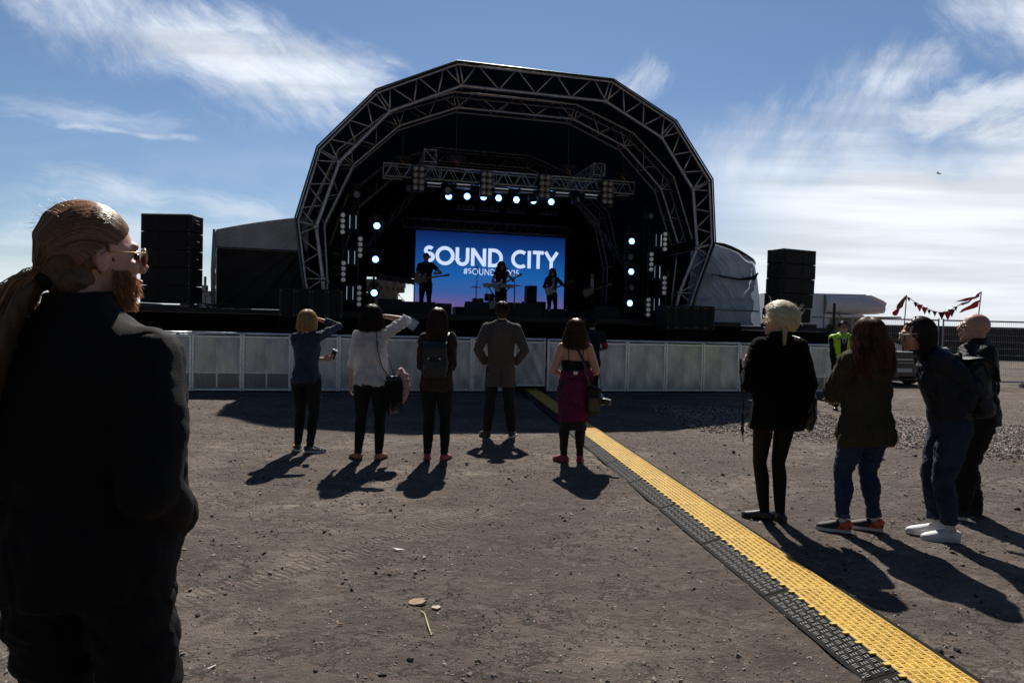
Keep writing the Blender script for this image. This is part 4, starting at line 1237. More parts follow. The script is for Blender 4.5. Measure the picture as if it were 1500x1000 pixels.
# keyboard on a cross stand
t = 3.35
s_, zk = onst(731, 418.5, t)
kb = empty('keyboard', st(s_, t, DZ), TH, 'white keyboard on a dark cross stand in front of the drums', 'keyboard')
zk -= DZ
mb = MB(); mb.bbox((0, 0, zk), (.92, .30, .09), .02); mb.build('keyboard_case', mat('white keyboard', (.5, .53, .56), .4), kb)
mb = MB()
for k in range(12): mb.bbox((-.3 + k * .055, -.155, zk + .01), (.03, .012, .03), .004)
mb.build('controls', blk2, kb)
mb = MB(); mb.cyl((-.3, 0, 0), (.3, 0, zk - .05), .018, 8); mb.cyl((.3, .04, 0), (-.3, .04, zk - .05), .018, 8); mb.cyl((-.35, .0, .015), (-.35, .3, .015), .015, 6); mb.cyl((.35, 0, .015), (.35, .3, .015), .015, 6)
mb.cyl((-.3, -.1, zk - .05), (-.3, .15, zk - .05), .015, 6); mb.cyl((.3, -.1, zk - .05), (.3, .15, zk - .05), .015, 6); mb.build('cross_stand', blk2, kb)

def mic(px, py, t, lab, lean=.0, boom=None):
    s_, z_ = onst(px, py, t); h = z_ - DZ
    m_ = empty('microphone_stand', st(s_, t, DZ + .004), TH, lab, 'microphone stand')
    mb = MB(); mb.cyl((0, 0, .02), (0, 0, h * .92), .011, 8)
    for k in range(3): a = 2 * PI * k / 3 + .5; mb.cyl((0, 0, .12), (.26 * math.cos(a), .26 * math.sin(a), .01), .010, 6)
    tip = Vector((0, .0, h))
    if boom: mb.cyl((-boom[0] * .3, 0, h * .92 - boom[1] * .3), (boom[0], .1, h * .92 + boom[1]), .009, 6); tip = Vector((boom[0], .1, h * .92 + boom[1]))
    mb.build('stand', mat('black steel', (.025, .025, .028), .45, metal=.5), m_)
    mb = MB(); mb.cyl(tip, tip + Vector((0, .13, .02)), .014, 8); mb.ell(tip + Vector((0, .16, .025)), (.028, .032, .028)); mb.build('microphone', rigd, m_, True)
mic(618, 390, 2.7, 'microphone stand before the guitarist in the cap', boom=(.08, .1))
mic(699, 392, 5.0, 'tall microphone stand left of the drums', boom=(.03, .14))
mic(733, 398, 3.2, 'microphone stand before the curly haired singer', boom=(.0, .06))
mic(754, 396, 5.2, 'microphone stand right of the drums with angled boom', boom=(-.18, .16))
mic(806, 406, 4.6, 'microphone stand before the long haired guitarist', boom=(.06, .06))
mic(591, 437, 5.0, 'short angled microphone stand in the bright opening', boom=(-.12, .12))
# cable hanging over the front of the deck
mb = MB(); c = st(2.0, -.76, DZ)
mb.tube([(-.8 + 1.6 * k / 16, 0, -.02 - .55 * math.sin(PI * k / 16) ** .8) for k in range(17)], .012, 6)
s_, z_ = onst(782, 458, -.8)
o = mb.build('cable', blk2, None, True); o.location = st(s_, -.77, DZ); o.rotation_euler = (0, 0, TH); o.scale = (.6, 1, .6); tag(o, 'black cable looping down over the stage front', 'cable')
# ------------------------------------------------------------------ right background
wpaint = mat('white van paint', (.80, .82, .86), .35, var=.06, vscale=2, spec=.6)
wind = mat('dark window glass', (.012, .015, .018), .08, spec=.9)
tyre = mat('tyre rubber', (.015, .015, .015), .8)
Yv = 25.0
p0 = at(1186, 500, Yv); p1 = at(1293, 500, Yv)
mhz = R(-3)
mhm = empty('motorhome', (p0.x, Yv, 0), mhz, 'white motorhome with overhanging cab roof parked right of the stage', 'motorhome')
Lm = p1.x - p0.x
def hz_(px, py): return at(px, py, Yv).z
def hx(px): return at(px, 500, Yv).x - p0.x
zr_ = hz_(1230, 431)
zl0 = hz_(1240, 459)
# living box behind, prism with the luton nose in side view (x right, z up), 2.1 m deep
prof = [(-1.6, .45), (hx(1204), .45), (hx(1206), zl0 + .02), (hx(1283), zl0 + .0), (hx(1290), zl0 + .10), (hx(1294), hz_(1291, 444)), (hx(1288), hz_(1288, 440)), (hx(1272), zr_ - .02), (hx(1200), zr_), (-1.6, zr_)]
mb = MB(); mb.prism(prof[::-1], 2.1, (0, 1.05, 0), (1, 0, 0), (0, 0, 1)); mb.build('living_box', wpaint, mhm)
mb = MB()
pr2 = [(hx(1206), zl0 - .02), (hx(1276), zl0 - .02), (hx(1291), hz_(1292, 444) - .02), (hx(1285), hz_(1288, 441)), (hx(1262), zr_ - .04), (hx(1206), zr_ - .05)]
mb.grid(lambda u, v: (lerp(hx(1206), hx(1289) - .25 * v * 0, u), -.03 - .16 * math.sin(PI * min(1, v * 1.0)) ** .6 * (1 - .0 * u), lerp(zl0 + .02, (zr_ - .06 - (.32 * max(0, (u - .45) / .55) ** 2)), v)), 20, 12)
mb.build('luton_bulge', wpaint, mhm, True)
mb = MB(); mb.box((hx(1236), .6, zr_ + .03), (hx(1275) - hx(1198), .04, .03)); mb.box((hx(1205) - .0, -.02, (zr_ + .45) / 2), (.03, .03, zr_ - .45)); mb.build('trim', mat('grey trim', (.2, .2, .21), .5), mhm)
# cab and bonnet
cabp = [(hx(1200), .42), (hx(1318), .42), (hx(1322), .75), (hx(1320), 1.12), (hx(1300), 1.30), (hx(1282), 1.42), (hx(1262), zl0 - .03), (hx(1200), zl0 - .03)]
mb = MB(); mb.prism(cabp[::-1], 1.9, (0, 1.05, 0), (1, 0, 0), (0, 0, 1)); mb.build('cab', wpaint, mhm)
mb = MB(); mb.prism([(hx(1214), 1.42), (hx(1272), 1.45), (hx(1258), zl0 - .12), (hx(1216), zl0 - .12)][::-1], .03, (0, .085, 0), (1, 0, 0), (0, 0, 1)); mb.build('side_window', wind, mhm)
mb = MB(); mb.prism([(hx(1284), 1.44), (hx(1286), 1.44), (hx(1266), zl0 - .06), (hx(1264), zl0 - .06)], 1.6, (.02, 1.05, 0), (1, 0, 0), (0, 0, 1)); mb.build('windscreen', wind, mhm)
mb = MB(); mb.bbox((hx(1214), -.02, 1.65), (.16, .10, .34), .03); mb.build('mirror', blk2, mhm)
for px in (1225, 1150 + 148):
    mb = MB(); mb.cyl((hx(px), .12, .34), (hx(px), .34, .34), .34, 24); w_ = mb.build('wheel', tyre, mhm)
    mb = MB(); mb.cyl((hx(px), .105, .34), (hx(px), .13, .34), .2, 20); mb.build('rim', steel, w_)
mb = MB(); mb.bbox((hx(1321), 1.05, .62), (.10, 1.8, .34), .03); mb.build('bumper', blk2, mhm)
# dark pickup front between the two women
pc = at(1326, 540, 20.2)
car = empty('dark_car', (pc.x, pc.y, 0), R(12), 'dark car nose with pale number plate seen between the two women', 'car')
mb = MB(); mb.prism([(-.95, .28), (.95, .28), (.97, .62), (.90, .92), (.80, 1.0), (-.80, 1.0), (-.90, .92), (-.97, .62)][::-1], 3.9, (0, 2.0, 0), (1, 0, 0), (0, 0, 1))
mb.prism([(-.78, .99), (.78, .99), (.62, 1.45), (-.62, 1.45)][::-1], 2.0, (0, 2.3, 0), (1, 0, 0), (0, 0, 1)); mb.build('body', mat('dark car paint', (.02, .022, .026), .25, spec=.8), car)
mb = MB(); mb.bbox((0, .03, .46), (.52, .03, .115), .004); mb.build('number_plate', mat('plate pale', (.7, .7, .66), .5), car)
mb = MB(); mb.bbox((0, .035, .78), (1.0, .04, .05), .01); mb.bbox((0, .035, .68), (1.0, .04, .03), .01); mb.build('grille_bar', chrome, car)
for x in (-.72, .72):
    mb = MB(); mb.ell((x, .05, .76), (.17, .06, .09)); mb.build('headlight', mat('headlight glass', (.6, .62, .65), .1, spec=.9), car, True)
for x in (-.82, .82):
    for y in (.75, 3.2): mb = MB(); mb.cyl((x - .1, y, .32), (x + .1, y, .32), .32, 20); mb.build('wheel', tyre, car)
# white box lorry behind, low white unit behind the right stack
p0 = at(1108, 434, 34); p1 = at(1150, 434, 34)
lor = empty('white_cabin', ((p0.x + p1.x) / 2, 34, 0), 0, 'plain white cabin roof showing behind the right speaker stack', 'cabin')
mb = MB(); mb.bbox((0, 1.2, p0.z / 2), (p1.x - p0.x, 2.4, p0.z), .03); mb.build('wall', wpaint, lor)
mb = MB(); mb.bbox((0, -.015, 1.5), (.7, .03, 1.0), .01); mb.build('window', wind, lor)
p0 = at(303, 428, 26); p1 = at(318, 428, 26)
lor = empty('grey_cabin', ((p0.x + p1.x) / 2, 26, 0), 0, 'pale grey cabin top showing between the left speakers and the tent', 'cabin')
mb = MB(); mb.bbox((0, 1.2, p0.z / 2), (1.2, 2.4, p0.z), .03); mb.build('wall', mat('grey panel', (.3, .32, .35), .6, var=.1), lor)
mb = MB(); mb.bbox((0, 1.2, p0.z + .02), (1.3, 2.5, .06), .01); mb.build('roof', rigd, lor)
# posts on the wings
p = at(300, 448, 14.6); zt = at(300, 405, 14.6).z
hp = empty('scaffold_pole', (p.x, p.y, DZ), 0, 'thin black scaffold pole beside the left speaker stack', 'pole')
mb = MB(); mb.cyl((0, 0, 0), (0, 0, zt - DZ), .028, 8); mb.bbox((0, 0, .015), (.16, .16, .03), .005); mb.build('pole', aluD, hp)
mb = MB(); mb.bbox((0, 0, .42), (.10, .10, .12), .01); mb.bbox((.06, 0, .30), (.14, .08, .08), .01); mb.build('clamp', aluD, hp)
mb = MB(); p2 = at(262, 452, 14.3)
for dx_ in (0, .5): mb.tube([(dx_ - .6, 0, .02), (dx_ - .1, -.05, .10), (dx_ + .25, 0, .05)], .014, 6)
mb.build('cable', blk2, hp, True)
for px, yt, lab in ((1221, 444, 'black handrail post at the end of the right platform'), (1229, 456, 'shorter grey handrail post beside the black one')):
    q = at(px, 482, 17.6); zt = at(px, yt, 17.6).z; mb = MB(); mb.cyl((0, 0, 0), (0, 0, zt), .035, 8); mb.bbox((0, 0, .01), (.18, .18, .02), .004)
    o = mb.build('rail_post', blk2 if px == 1221 else aluD); o.location = (q.x, q.y, 0); tag(o, lab, 'post')
a = at(1190, 464.5, 17.9); b = at(1320, 465, 17.9); mb = MB(); mb.cyl((0, 0, 0), b - a, .022, 8); o = mb.build('hand_rail', aluD); o.location = a; tag(o, 'thin grey rail running level past the motorhome cab', 'rail')
# sea wall
wallm = mat('dark sea wall', (.045, .038, .033), .95, var=.35, vscale=1.0, bump=.6, bscale=3, stretch=(.25, 1, 3))
a = at(1180, 481, 48); b = at(1700, 484, 44)
wl = empty('sea_wall', (a.x, a.y, 0), math.atan2(b.y - a.y, b.x - a.x), 'long dark stone sea wall behind the mesh fence', 'wall')
Lw = (b - a).length + 40; zw = at(1460, 481, 45).z
mb = MB(); mb.box((Lw / 2, .5, zw / 2), (Lw, 1.0, zw)); mb.build('wall', wallm, wl)
mb = MB(); mb.bbox((Lw / 2, .48, zw + .05), (Lw, 1.12, .10), .02); mb.build('coping', mat('wall coping', (.09, .08, .07), .9, var=.3, vscale=3), wl)
# mesh fence panels
fgal = mat('fence steel', (.30, .31, .33), .45, metal=.6)
pitch = 2.72
fp = empty('fence_panel', (0, 0, 0), 0, 'x', 'fence', 'temporary mesh fence panels')
mb = MB(); w_ = pitch - .14; H_ = 2.0
for x in (0, w_): mb.cyl((x, 0, .02), (x, 0, H_ + .03), .024, 8)
mb.cyl((0, 0, H_ - .02), (w_, 0, H_ - .02), .024, 8); mb.cyl((0, 0, .16), (w_, 0, .16), .024, 8)
mb.build('frame', fgal, fp)
mb = MB()
for k in range(1, 46): x = w_ * k / 46; mb.cyl((x, 0, .16), (x, 0, H_), .0030, 4)
for k in range(1, 9): z = .16 + (H_ - .2) * k / 9; mb.cyl((0, 0, z), (w_, 0, z), .0045, 4)
mb.build('wire_mesh', fgal, fp)
for k, xx in enumerate((0, w_)):
    mb = MB(); mb.bbox((xx + (.1 if k else -.1), 0, .07), (.5, .24, .14), .03); mb.build('foot', mat('concrete', (.22, .21, .2), .9, var=.2, vscale=20, bump=.3), fp)
fa = at(1382, 470, 20.8); fr = R(-2)
for k, lab in enumerate(('mesh fence panel behind the motorhome and the bending woman', 'mesh fence panel behind the bald man', 'mesh fence panel cut off by the right edge')):
    kk = k - 1
    place(fp, (fa.x + kk * pitch * math.cos(fr), fa.y + kk * pitch * math.sin(fr), 0), fr, lab)
# flags and bunting
Yb = 24.0
red = mat('red cloth', (.68, .035, .06), .8, var=.25, vscale=6); whi = mat('white cloth', (.55, .52, .55), .8); drk = mat('dark bunting cloth', (.05, .015, .025), .8); org = mat('orange brown cloth', (.25, .10, .05), .8, var=.5, vscale=12)
pt = at(1437.5, 427, Yb)
fl = empty('flag_pole', (pt.x - .05, Yb, 0), 0, 'thin pole with two red flag streamers blowing left', 'flag pole')
mb = MB(); mb.tube([(-.12, 0, 0), (-.07, 0, 1.5), (.05, 0, pt.z)], .018, 8); mb.build('pole', rigd, fl)
def streamer(pts, mname, m_, ripple=.05):
    mb = MB(); P = [(at(a, b, Yb), at(c, d, Yb)) for a, b, c, d in pts]; n = len(P) - 1
    def f(u, v):
        k = min(int(u * n), n - 1); q = u * n - k
        a = lerp(P[k][0], P[k + 1][0], q); b = lerp(P[k][1], P[k + 1][1], q); p = lerp(a, b, v)
        return (p.x - fl.location.x, p.y - Yb + ripple * math.sin(u * 11 + v * 2), p.z)
    mb.grid(f, 24, 5); mb.build(mname, m_, fl, True)
streamer([(1437, 427, 1436, 434), (1428, 434, 1426, 438), (1418, 436, 1416, 441), (1400, 441, 1399, 442)], 'flag', red)
streamer([(1425, 439, 1424, 440), (1414, 442, 1412, 447), (1404, 446, 1400, 446)], 'flag', whi)
streamer([(1436, 439, 1434, 449), (1424, 444, 1421, 453), (1412, 452, 1410, 457), (1406, 455, 1405, 458)], 'flag', red)
bt = empty('bunting', at(1327, 433, Yb), 0, 'string of small dark triangular bunting flags drooping between two points', 'bunting')
O_ = Vector(bt.location)
ptsb = [(1327, 433), (1335, 439), (1345, 445), (1355, 450.5), (1365, 455), (1375, 457.5), (1385, 457), (1394, 453), (1403, 448), (1415, 443), (1428, 436), (1437, 428)]
W_ = [at(a, b, Yb) - O_ for a, b in ptsb]
mb = MB(); mb.tube(W_, .012, 6); mb.build('string', drk, bt)
for i, (px, py, s_) in enumerate([(1331, 436, .6), (1341, 443, .7), (1347, 446, 1.1), (1354.5, 450, 1.2), (1361, 454, .8), (1369, 456, .9), (1379, 457.5, 1.2), (1388, 456, 1.4), (1394, 453, 1.2), (1400, 449, .7)]):
    p = at(px, py, Yb) - O_; k = .105 * s_; mb = MB()
    mb.grid(lambda u, v: (p.x + (u - .5) * 2 * k * (1 - v), .02 * math.sin(u * 4 + i) - .03 * v, p.z - v * k * 2.1), 6, 6)
    mb.build('pennant', red if i in (2, 3, 7) else drk, bt, True)
rg = empty('rag_pole', (at(1322, 470, Yb).x, Yb, 0), 0, 'pole with ragged orange and red cloth left of the bunting', 'flag pole')
mb = MB(); q = at(1328, 432, Yb); mb.tube([(0, 0, 0), (q.x - rg.location.x, 0, q.z)], .018, 8); mb.build('pole', rigd, rg)
def cloth(pts, m_):
    mb = MB(); P = [at(a, b, Yb) - Vector((rg.location.x, Yb, 0)) for a, b in pts]; mb.tube(P, [.04, .07, .10, .05][:len(P)], 8); mb.build('cloth', m_, rg, True)
cloth([(1327, 434), (1322, 441), (1318, 448), (1315, 452)], org)
cloth([(1317, 450), (1314, 455), (1311, 459), (1309, 461)], red)
# gull
p = at(1375, 254, 60)
b_ = empty('bird', p, 0, 'small dark bird gliding in the pale sky on the right', 'bird')
gm = mat('gull', (.12, .12, .13), .8)
mb = MB(); mb.tube([(-.24, 0, .02), (-.08, 0, 0), (.1, 0, -.02), (.24, 0, -.04)], [.01, .055, .05, .01], 8)
mb.build('body', gm, b_, True)
for sg in (-1, 1):
    mb = MB(); mb.grid(lambda u, v: ((u * .30 * sg - .05 + (v - .5) * .10 * (1 - u * .7)), (u * .5) * sg * .8, .04 + .07 * math.sin(u * 2.6)), 8, 2); mb.build('wing', gm, b_, True)
# ------------------------------------------------------------------ people
skin = mat('skin', (.46, .27, .20), .55, var=.10, vscale=25, bump=.08, bscale=150, spec=.4)
skin_p = mat('pale skin', (.50, .285, .215), .55, var=.08, vscale=25, bump=.08, bscale=150, spec=.4)
lip_m = mat('lips', (.40, .12, .11), .45)
eye_m = mat('eye', (.05, .04, .035), .2)

def vox(name, mb, m, parent, voxel=.007, sm=4, wr=None, seed=0, dec=None, mats2=None, drape=0.0):
    me = mb.mesh(name, m)
    tmp = bpy.data.objects.new('tmp', me); COL.objects.link(tmp)
    r = tmp.modifiers.new('r', 'REMESH'); r.mode = 'VOXEL'; r.voxel_size = voxel; r.adaptivity = 0
    s = tmp.modifiers.new('s', 'SMOOTH'); s.factor = .5; s.iterations = sm
    dg = bpy.context.evaluated_depsgraph_get()
    new = bpy.data.meshes.new_from_object(tmp.evaluated_get(dg)); new.name = name
    bpy.data.objects.remove(tmp); bpy.data.meshes.remove(me)
    n = len(new.vertices)
    if wr and n:
        co = np.empty(n * 3, 'f'); new.vertices.foreach_get('co', co); co = co.reshape(-1, 3)
        no = np.empty(n * 3, 'f'); new.vertices.foreach_get('normal', no); no = no.reshape(-1, 3)
        rs = np.random.RandomState(seed + 7); d = np.zeros(n, 'f')
        amp, fr = wr[0], wr[1]; zst = wr[2] if len(wr) > 2 else 1.0
        for k in range(7):
            f = fr * (1 + .45 * k); K = rs.randn(3) * f * np.array([1, 1, zst]); L_ = rs.randn(3) * f * .5
            ph = rs.rand() * 6.28
            w = np.sin(co @ K + ph + 1.6 * np.sin(co @ L_ + ph * 2))
            d += (1 - 2 * np.abs(w)) * amp / (1 + .5 * k) * (1 if k % 2 else -1)
        for k in range(4):                 # narrow creases, only here and there
            f = fr * (1.3 + .5 * k); K = rs.randn(3) * f * np.array([1, 1, zst]); L_ = rs.randn(3) * f * .35; M_ = rs.randn(3) * f * .4
            w = np.sin(co @ K + rs.rand() * 6 + 1.8 * np.sin(co @ L_)); msk = np.clip(np.sin(co @ M_ + rs.rand() * 6) * 1.5, 0, 1)
            d -= amp * 1.3 * np.exp(-(w / .22) ** 2) * msk
        # deform less where cloth is tight on the shoulders
        co = co + no * d[:, None]
        new.vertices.foreach_set('co', co.astype('f').ravel()); new.update()
    if not new.materials: new.materials.append(m)
    new.polygons.foreach_set('use_smooth', [True] * len(new.polygons))
    return link(name, new, parent)

def ik(a, b, l1, l2, pole):
    d = b - a; L = min(d.length, (l1 + l2) * .998); d = d.normalized() if d.length > 1e-6 else Vector((0, 0, -1)); b = a + d * L
    x = (l1 * l1 - l2 * l2 + L * L) / (2 * L); h = math.sqrt(max(l1 * l1 - x * x, 0))
    p = pole - d * pole.dot(d); p = p.normalized() if p.length > 1e-6 else d.orthogonal()
    return a + d * x + p * h, b

V3 = Vector
class Sk:
    # skeleton in the person's own frame: x to their right, y ahead, z up
    def __init__(k, H, female=True, bulk=1.0, lean=0.0, leanx=0.0, shift=(0, 0), lf=(-.09, 0), rf=(.09, 0), ltoe=-8, rtoe=8,
                 lw=None, rw=None, lpole=(-.3, -1, 0), rpole=(.3, -1, 0), head=(0, 0, 0), lk=(0, 1, 0), rk=(0, 1, 0), twist=0.0, shoulder=None, heady=0.0, shw=None, raise_r=0.0, shz=.812):
        k.H = H; k.f = female; k.bulk = bulk
        k.hip = V3((shift[0], shift[1], .50 * H))
        k.M = Matrix.Rotation(R(-lean), 3, 'X') @ Matrix.Rotation(R(leanx), 3, 'Y')
        k.T = Matrix.Rotation(R(twist), 3, 'Z')
        hw = .052 * H * (1.05 if female else 1.0) * (1 + (bulk - 1) * .5)
        shw = shw or (.088 if female else .104)
        sw = shw * H * (1 + (bulk - 1) * .35)
        k.hl = k.hip + V3((-hw, 0, 0)); k.hr = k.hip + V3((hw, 0, 0))
        k.sl = k.up(V3((-sw, -.005, shz * H))); k.sr = k.up(V3((sw, -.005, (shz + raise_r) * H)))
        az = .042 * H
        k.al = V3((lf[0], lf[1], az)); k.ar = V3((rf[0], rf[1], az))
        k.kl, _ = ik(k.hl, k.al, .235 * H, .232 * H, V3(lk)); k.kr, _ = ik(k.hr, k.ar, .235 * H, .232 * H, V3(rk))
        k.ltoe = ltoe; k.rtoe = rtoe
        ua, fa = .178 * H, .148 * H
        lw = V3(lw) if lw is not None else V3((-sw - .05, .03, .485 * H)); rw = V3(rw) if rw is not None else V3((sw + .05, .03, .485 * H))
        k.el, k.wl = ik(k.sl, lw, ua, fa, V3(lpole)); k.er, k.wr_ = ik(k.sr, rw, ua, fa, V3(rpole))
        k.neck = k.up(V3((0, -.008, .852 * H)))
        k.hc = k.up(V3((0, .012 + heady, H - .112)))
        k.HR = Matrix.Rotation(R(-head[0]), 3, 'Z') @ Matrix.Rotation(R(head[1]), 3, 'X') @ Matrix.Rotation(R(head[2]), 3, 'Y')
    def up(k, p):
        q = p - k.hip; q = k.T @ q if p.z > .6 * k.H else q
        return k.hip + k.M @ q
    def h(k, x, y, z): return k.hc + k.HR @ V3((x * 1.06, y * 1.06, z * 1.06))

def torso(mb, k, infl=0.0, lo=None, flare=None, n=20, top=True, belly=0.0, waist=1.0, thick=1.0):
    H = k.H; b = k.bulk
    if k.f: lv = [(.47, .094, .066, -.004), (.52, .101, .072, -.006), (.56, .094, .066, -.002), (.62, .076, .056, .002), (.68, .080, .060, .004), (.735, .088, .066, .010), (.78, .087, .060, .004), (.808, .072, .050, -.002), (.832, .050, .040, -.004), (.854, .033, .033, -.004)]
    else: lv = [(.47, .088, .066, -.002), (.52, .096, .070, -.004), (.57, .092, .066, 0), (.62, .088, .063, .002), (.69, .096, .068, .004), (.74, .106, .072, .006), (.785, .102, .066, .002), (.810, .087, .054, -.004), (.836, .058, .044, -.006), (.858, .038, .036, -.004)]
    pts, rad = [], []
    if flare:                              # hem levels below the hips: (z, half width, half depth, y shift)
        for z, w, d, y in flare: pts.append(k.up(V3((k.hip.x * 0 + w * 0, y, z * H))) if False else (k.up(V3((k.hip.x, y + k.hip.y, z * H))) if z > .5 else V3((k.hip.x, y + k.hip.y, z * H)))); rad.append((w * H * b, d * H * b))
    for z, w, d, y in lv:
        if lo and z < lo: continue
        bb = 1 + (b - 1) * (1 if z < .72 else .5)
        yy = y * H + (belly * math.exp(-((z - .60) / .06) ** 2))
        ww = waist if .56 < z < .70 else 1
        pts.append(k.up(V3((k.hip.x, yy + k.hip.y, z * H)))); rad.append((w * H * bb * ww + infl, (d * H * bb) * thick + infl + belly * .6 * math.exp(-((z - .60) / .06) ** 2)))
    side = k.M @ (k.T @ V3((1, 0, 0)))
    mb.tube(pts, rad, n, side=side)
    # shoulders
    for s in (k.sl, k.sr):
        mb.tube([lerp(k.neck, s, .10) + V3((0, 0, .000)), lerp(k.neck, s, .55) + V3((0, 0, -.004)), s + V3((0, 0, -.002))], [(.030 * H + infl * .6,) * 2, .027 * H + infl * .6, .029 * H * (1 + (b - 1) * .4) + infl * .7], 14)
        mb.ell(s, ((.0295 * H * (1 + (b - 1) * .4) + infl * .8),) * 3)

def limb(mb, pts, rad, n=14, cap=True):
    mb.tube(pts, rad, n)
    for p, r in zip(pts[:-1] if cap else pts[1:-1], rad[:-1] if cap else rad[1:-1]): mb.ell(p, (r, r, r), nu=12, nv=8)

def arm(mb, S_, El, Wr, H, infl=0.0, upto=1.0, b=1.0, cuff=0.0, loose=0.0):
    r0, r1, r2, r3 = .030 * H * b, .0255 * H * b, .0235 * H * b, .0155 * H * (.5 + .5 * b)
    m = lerp(S_, El, .45); f = lerp(El, Wr, .3)
    pts = [S_, m, El, f, Wr]; rad = [r0 + infl, r0 * .95 + infl, r1 * .92 + infl + loose * .4, r2 + infl + loose * .4, r3 + infl + cuff]
    if upto < 1.0:
        if upto <= .5:
            t_ = upto / .5; e = lerp(S_, El, t_); pts = [S_, lerp(S_, e, .5), e]; rad = [r0 + infl, r0 * .96 + infl, lerp(r0, r1, t_) + infl + cuff]
        else:
            t_ = (upto - .5) / .5; e = lerp(El, Wr, t_); pts = [S_, m, El, lerp(El, e, .6), e]; rad[3] = r2 * .98 + infl; rad[4] = lerp(r2, r3, t_) + infl + cuff
    limb(mb, pts, rad)

def leg(mb, h_, kn, an, H, infl=0.0, b=1.0, upto=1.0, loose=0.0, cuff=0.0):
    r0, rm, rk, rc, ra = .056 * H * b, .047 * H * b, .033 * H * (.4 + .6 * b), .0345 * H * (.4 + .6 * b), .021 * H
    m = lerp(h_, kn, .5); c = lerp(kn, an, .30) + V3((0, -.012, 0)); lw_ = lerp(kn, an, .70)
    pts = [h_, m, kn, c, lw_, an]; rad = [r0 + infl, rm + infl + loose * .3, rk + infl + loose * .7, rc + infl + loose * .8, ra * 1.25 + infl + loose, ra + infl + loose + cuff]
    if upto < 1: e = lerp(kn, an, upto); pts[-1] = e; pts[-2] = lerp(kn, e, .75); rad[-1] = lerp(rk, ra, upto) + infl + loose + cuff; rad[-2] = rad[-1] - cuff
    limb(mb, pts, rad)

def hand(mb, wr, direc, palm, side, curl=25, spread=4, s=1.0, pinch=False):
    # direc: from wrist to knuckles; palm: outward normal of the palm; side=+1 when the thumb lies at direc x palm
    d = direc.normalized(); p = (palm - d * palm.dot(d)).normalized(); t_ = d.cross(p) * side
    L = .092 * s
    mb.tube([wr - d * .02, wr + d * .012, wr + d * L * .55, wr + d * L], [(.021 * s, .017 * s), (.024 * s, .016 * s), (.039 * s, .0145 * s), (.040 * s, .0125 * s)], 12, side=t_)
    for i, (off, ln, r) in enumerate([(.030, .072, .0088), (.010, .080, .0090), (-.010, .074, .0086), (-.029, .058, .0076)]):
        base = wr + d * (L * (.97 - .06 * abs(i - 1.2))) + t_ * off * s
        a = R(curl * (.8 + .15 * i)); dd = (d + t_ * R(spread) * (1.5 - i)).normalized(); q = base - d * .018; pts = [q, base]; cur = dd
        for j, fr in enumerate((.45, .32, .25)):
            ang = a * (j + .6); v = cur * math.cos(ang) + p * math.sin(ang); pts.append(pts[-1] + v * ln * s * fr)
        mb.tube(pts, [r * s * 1.05, r * s * 1.05, r * s, r * s * .92, r * s * .72], 8)
        mb.ell(pts[-1], (r * s * .72,) * 3, nu=8, nv=5)
    b0 = wr + d * .022 * s + t_ * .022 * s
    pts = [b0, b0 + (t_ * .75 + d * .6 + p * .25) * .034 * s, b0 + (t_ * .75 + d * .6 + p * .25) * .034 * s + (d * .95 + t_ * .2 + p * .35) * .030 * s, b0 + (t_ * .75 + d * .6 + p * .25) * .034 * s + (d * .95 + t_ * .15 + p * .45) * .056 * s]
    mb.tube(pts, [.014 * s, .0115 * s, .0102 * s, .008 * s], 8); mb.ell(pts[-1], (.008 * s,) * 3, nu=8, nv=5)

def head_prims(mb, k, ears=True, s=1.0):
    h = k.h; Rm = k.HR
    mb.ell(h(0, -.014, .022), (.076 * s, .096 * s, .088 * s), Rm, 20, 14)
    mb.tube([h(0, .020, .02), h(0, .026, -.03), h(0, .034, -.070), h(0, .044, -.100)], [(.070, .070), (.066, .066), (.054, .056), (.033, .036)], 18, side=Rm @ V3((1, 0, 0)))
    mb.ell(h(0, .070, -.096), (.021, .018, .016), Rm); mb.ell(h(0, .076, .026), (.048, .016, .014), Rm)
    mb.tube([h(0, .082, .016), h(0, .098, -.008), h(0, .111, -.026)], [.008, .010, .0125], 8)
    for sg in (-1, 1):
        mb.ell(h(sg * .011, .100, -.031), (.008, .010, .007), Rm); mb.ell(h(sg * .040, .062, -.022), (.024, .022, .018), Rm)
    mb.ell(h(0, .088, -.056), (.021, .011, .0065), Rm); mb.ell(h(0, .086, -.068), (.018, .011, .007), Rm)
    if ears:
        for sg in (-1, 1):
            mb.ell(h(sg * .0745, -.004, -.014), (.007, .015, .027), Rm @ Matrix.Rotation(R(sg * 14), 3, 'Z')); mb.ell(h(sg * .080, -.014, -.006), (.004, .008, .020), Rm @ Matrix.Rotation(R(sg * 25), 3, 'Z'))
    mb.tube([k.neck + V3((0, 0, -.03)), lerp(k.neck, h(0, -.022, -.06), .55), h(0, -.020, -.045)], [(.066 * s, .062 * s), (.058 * s, .058 * s), (.056 * s, .060 * s)], 16, side=Rm @ V3((1, 0, 0)))

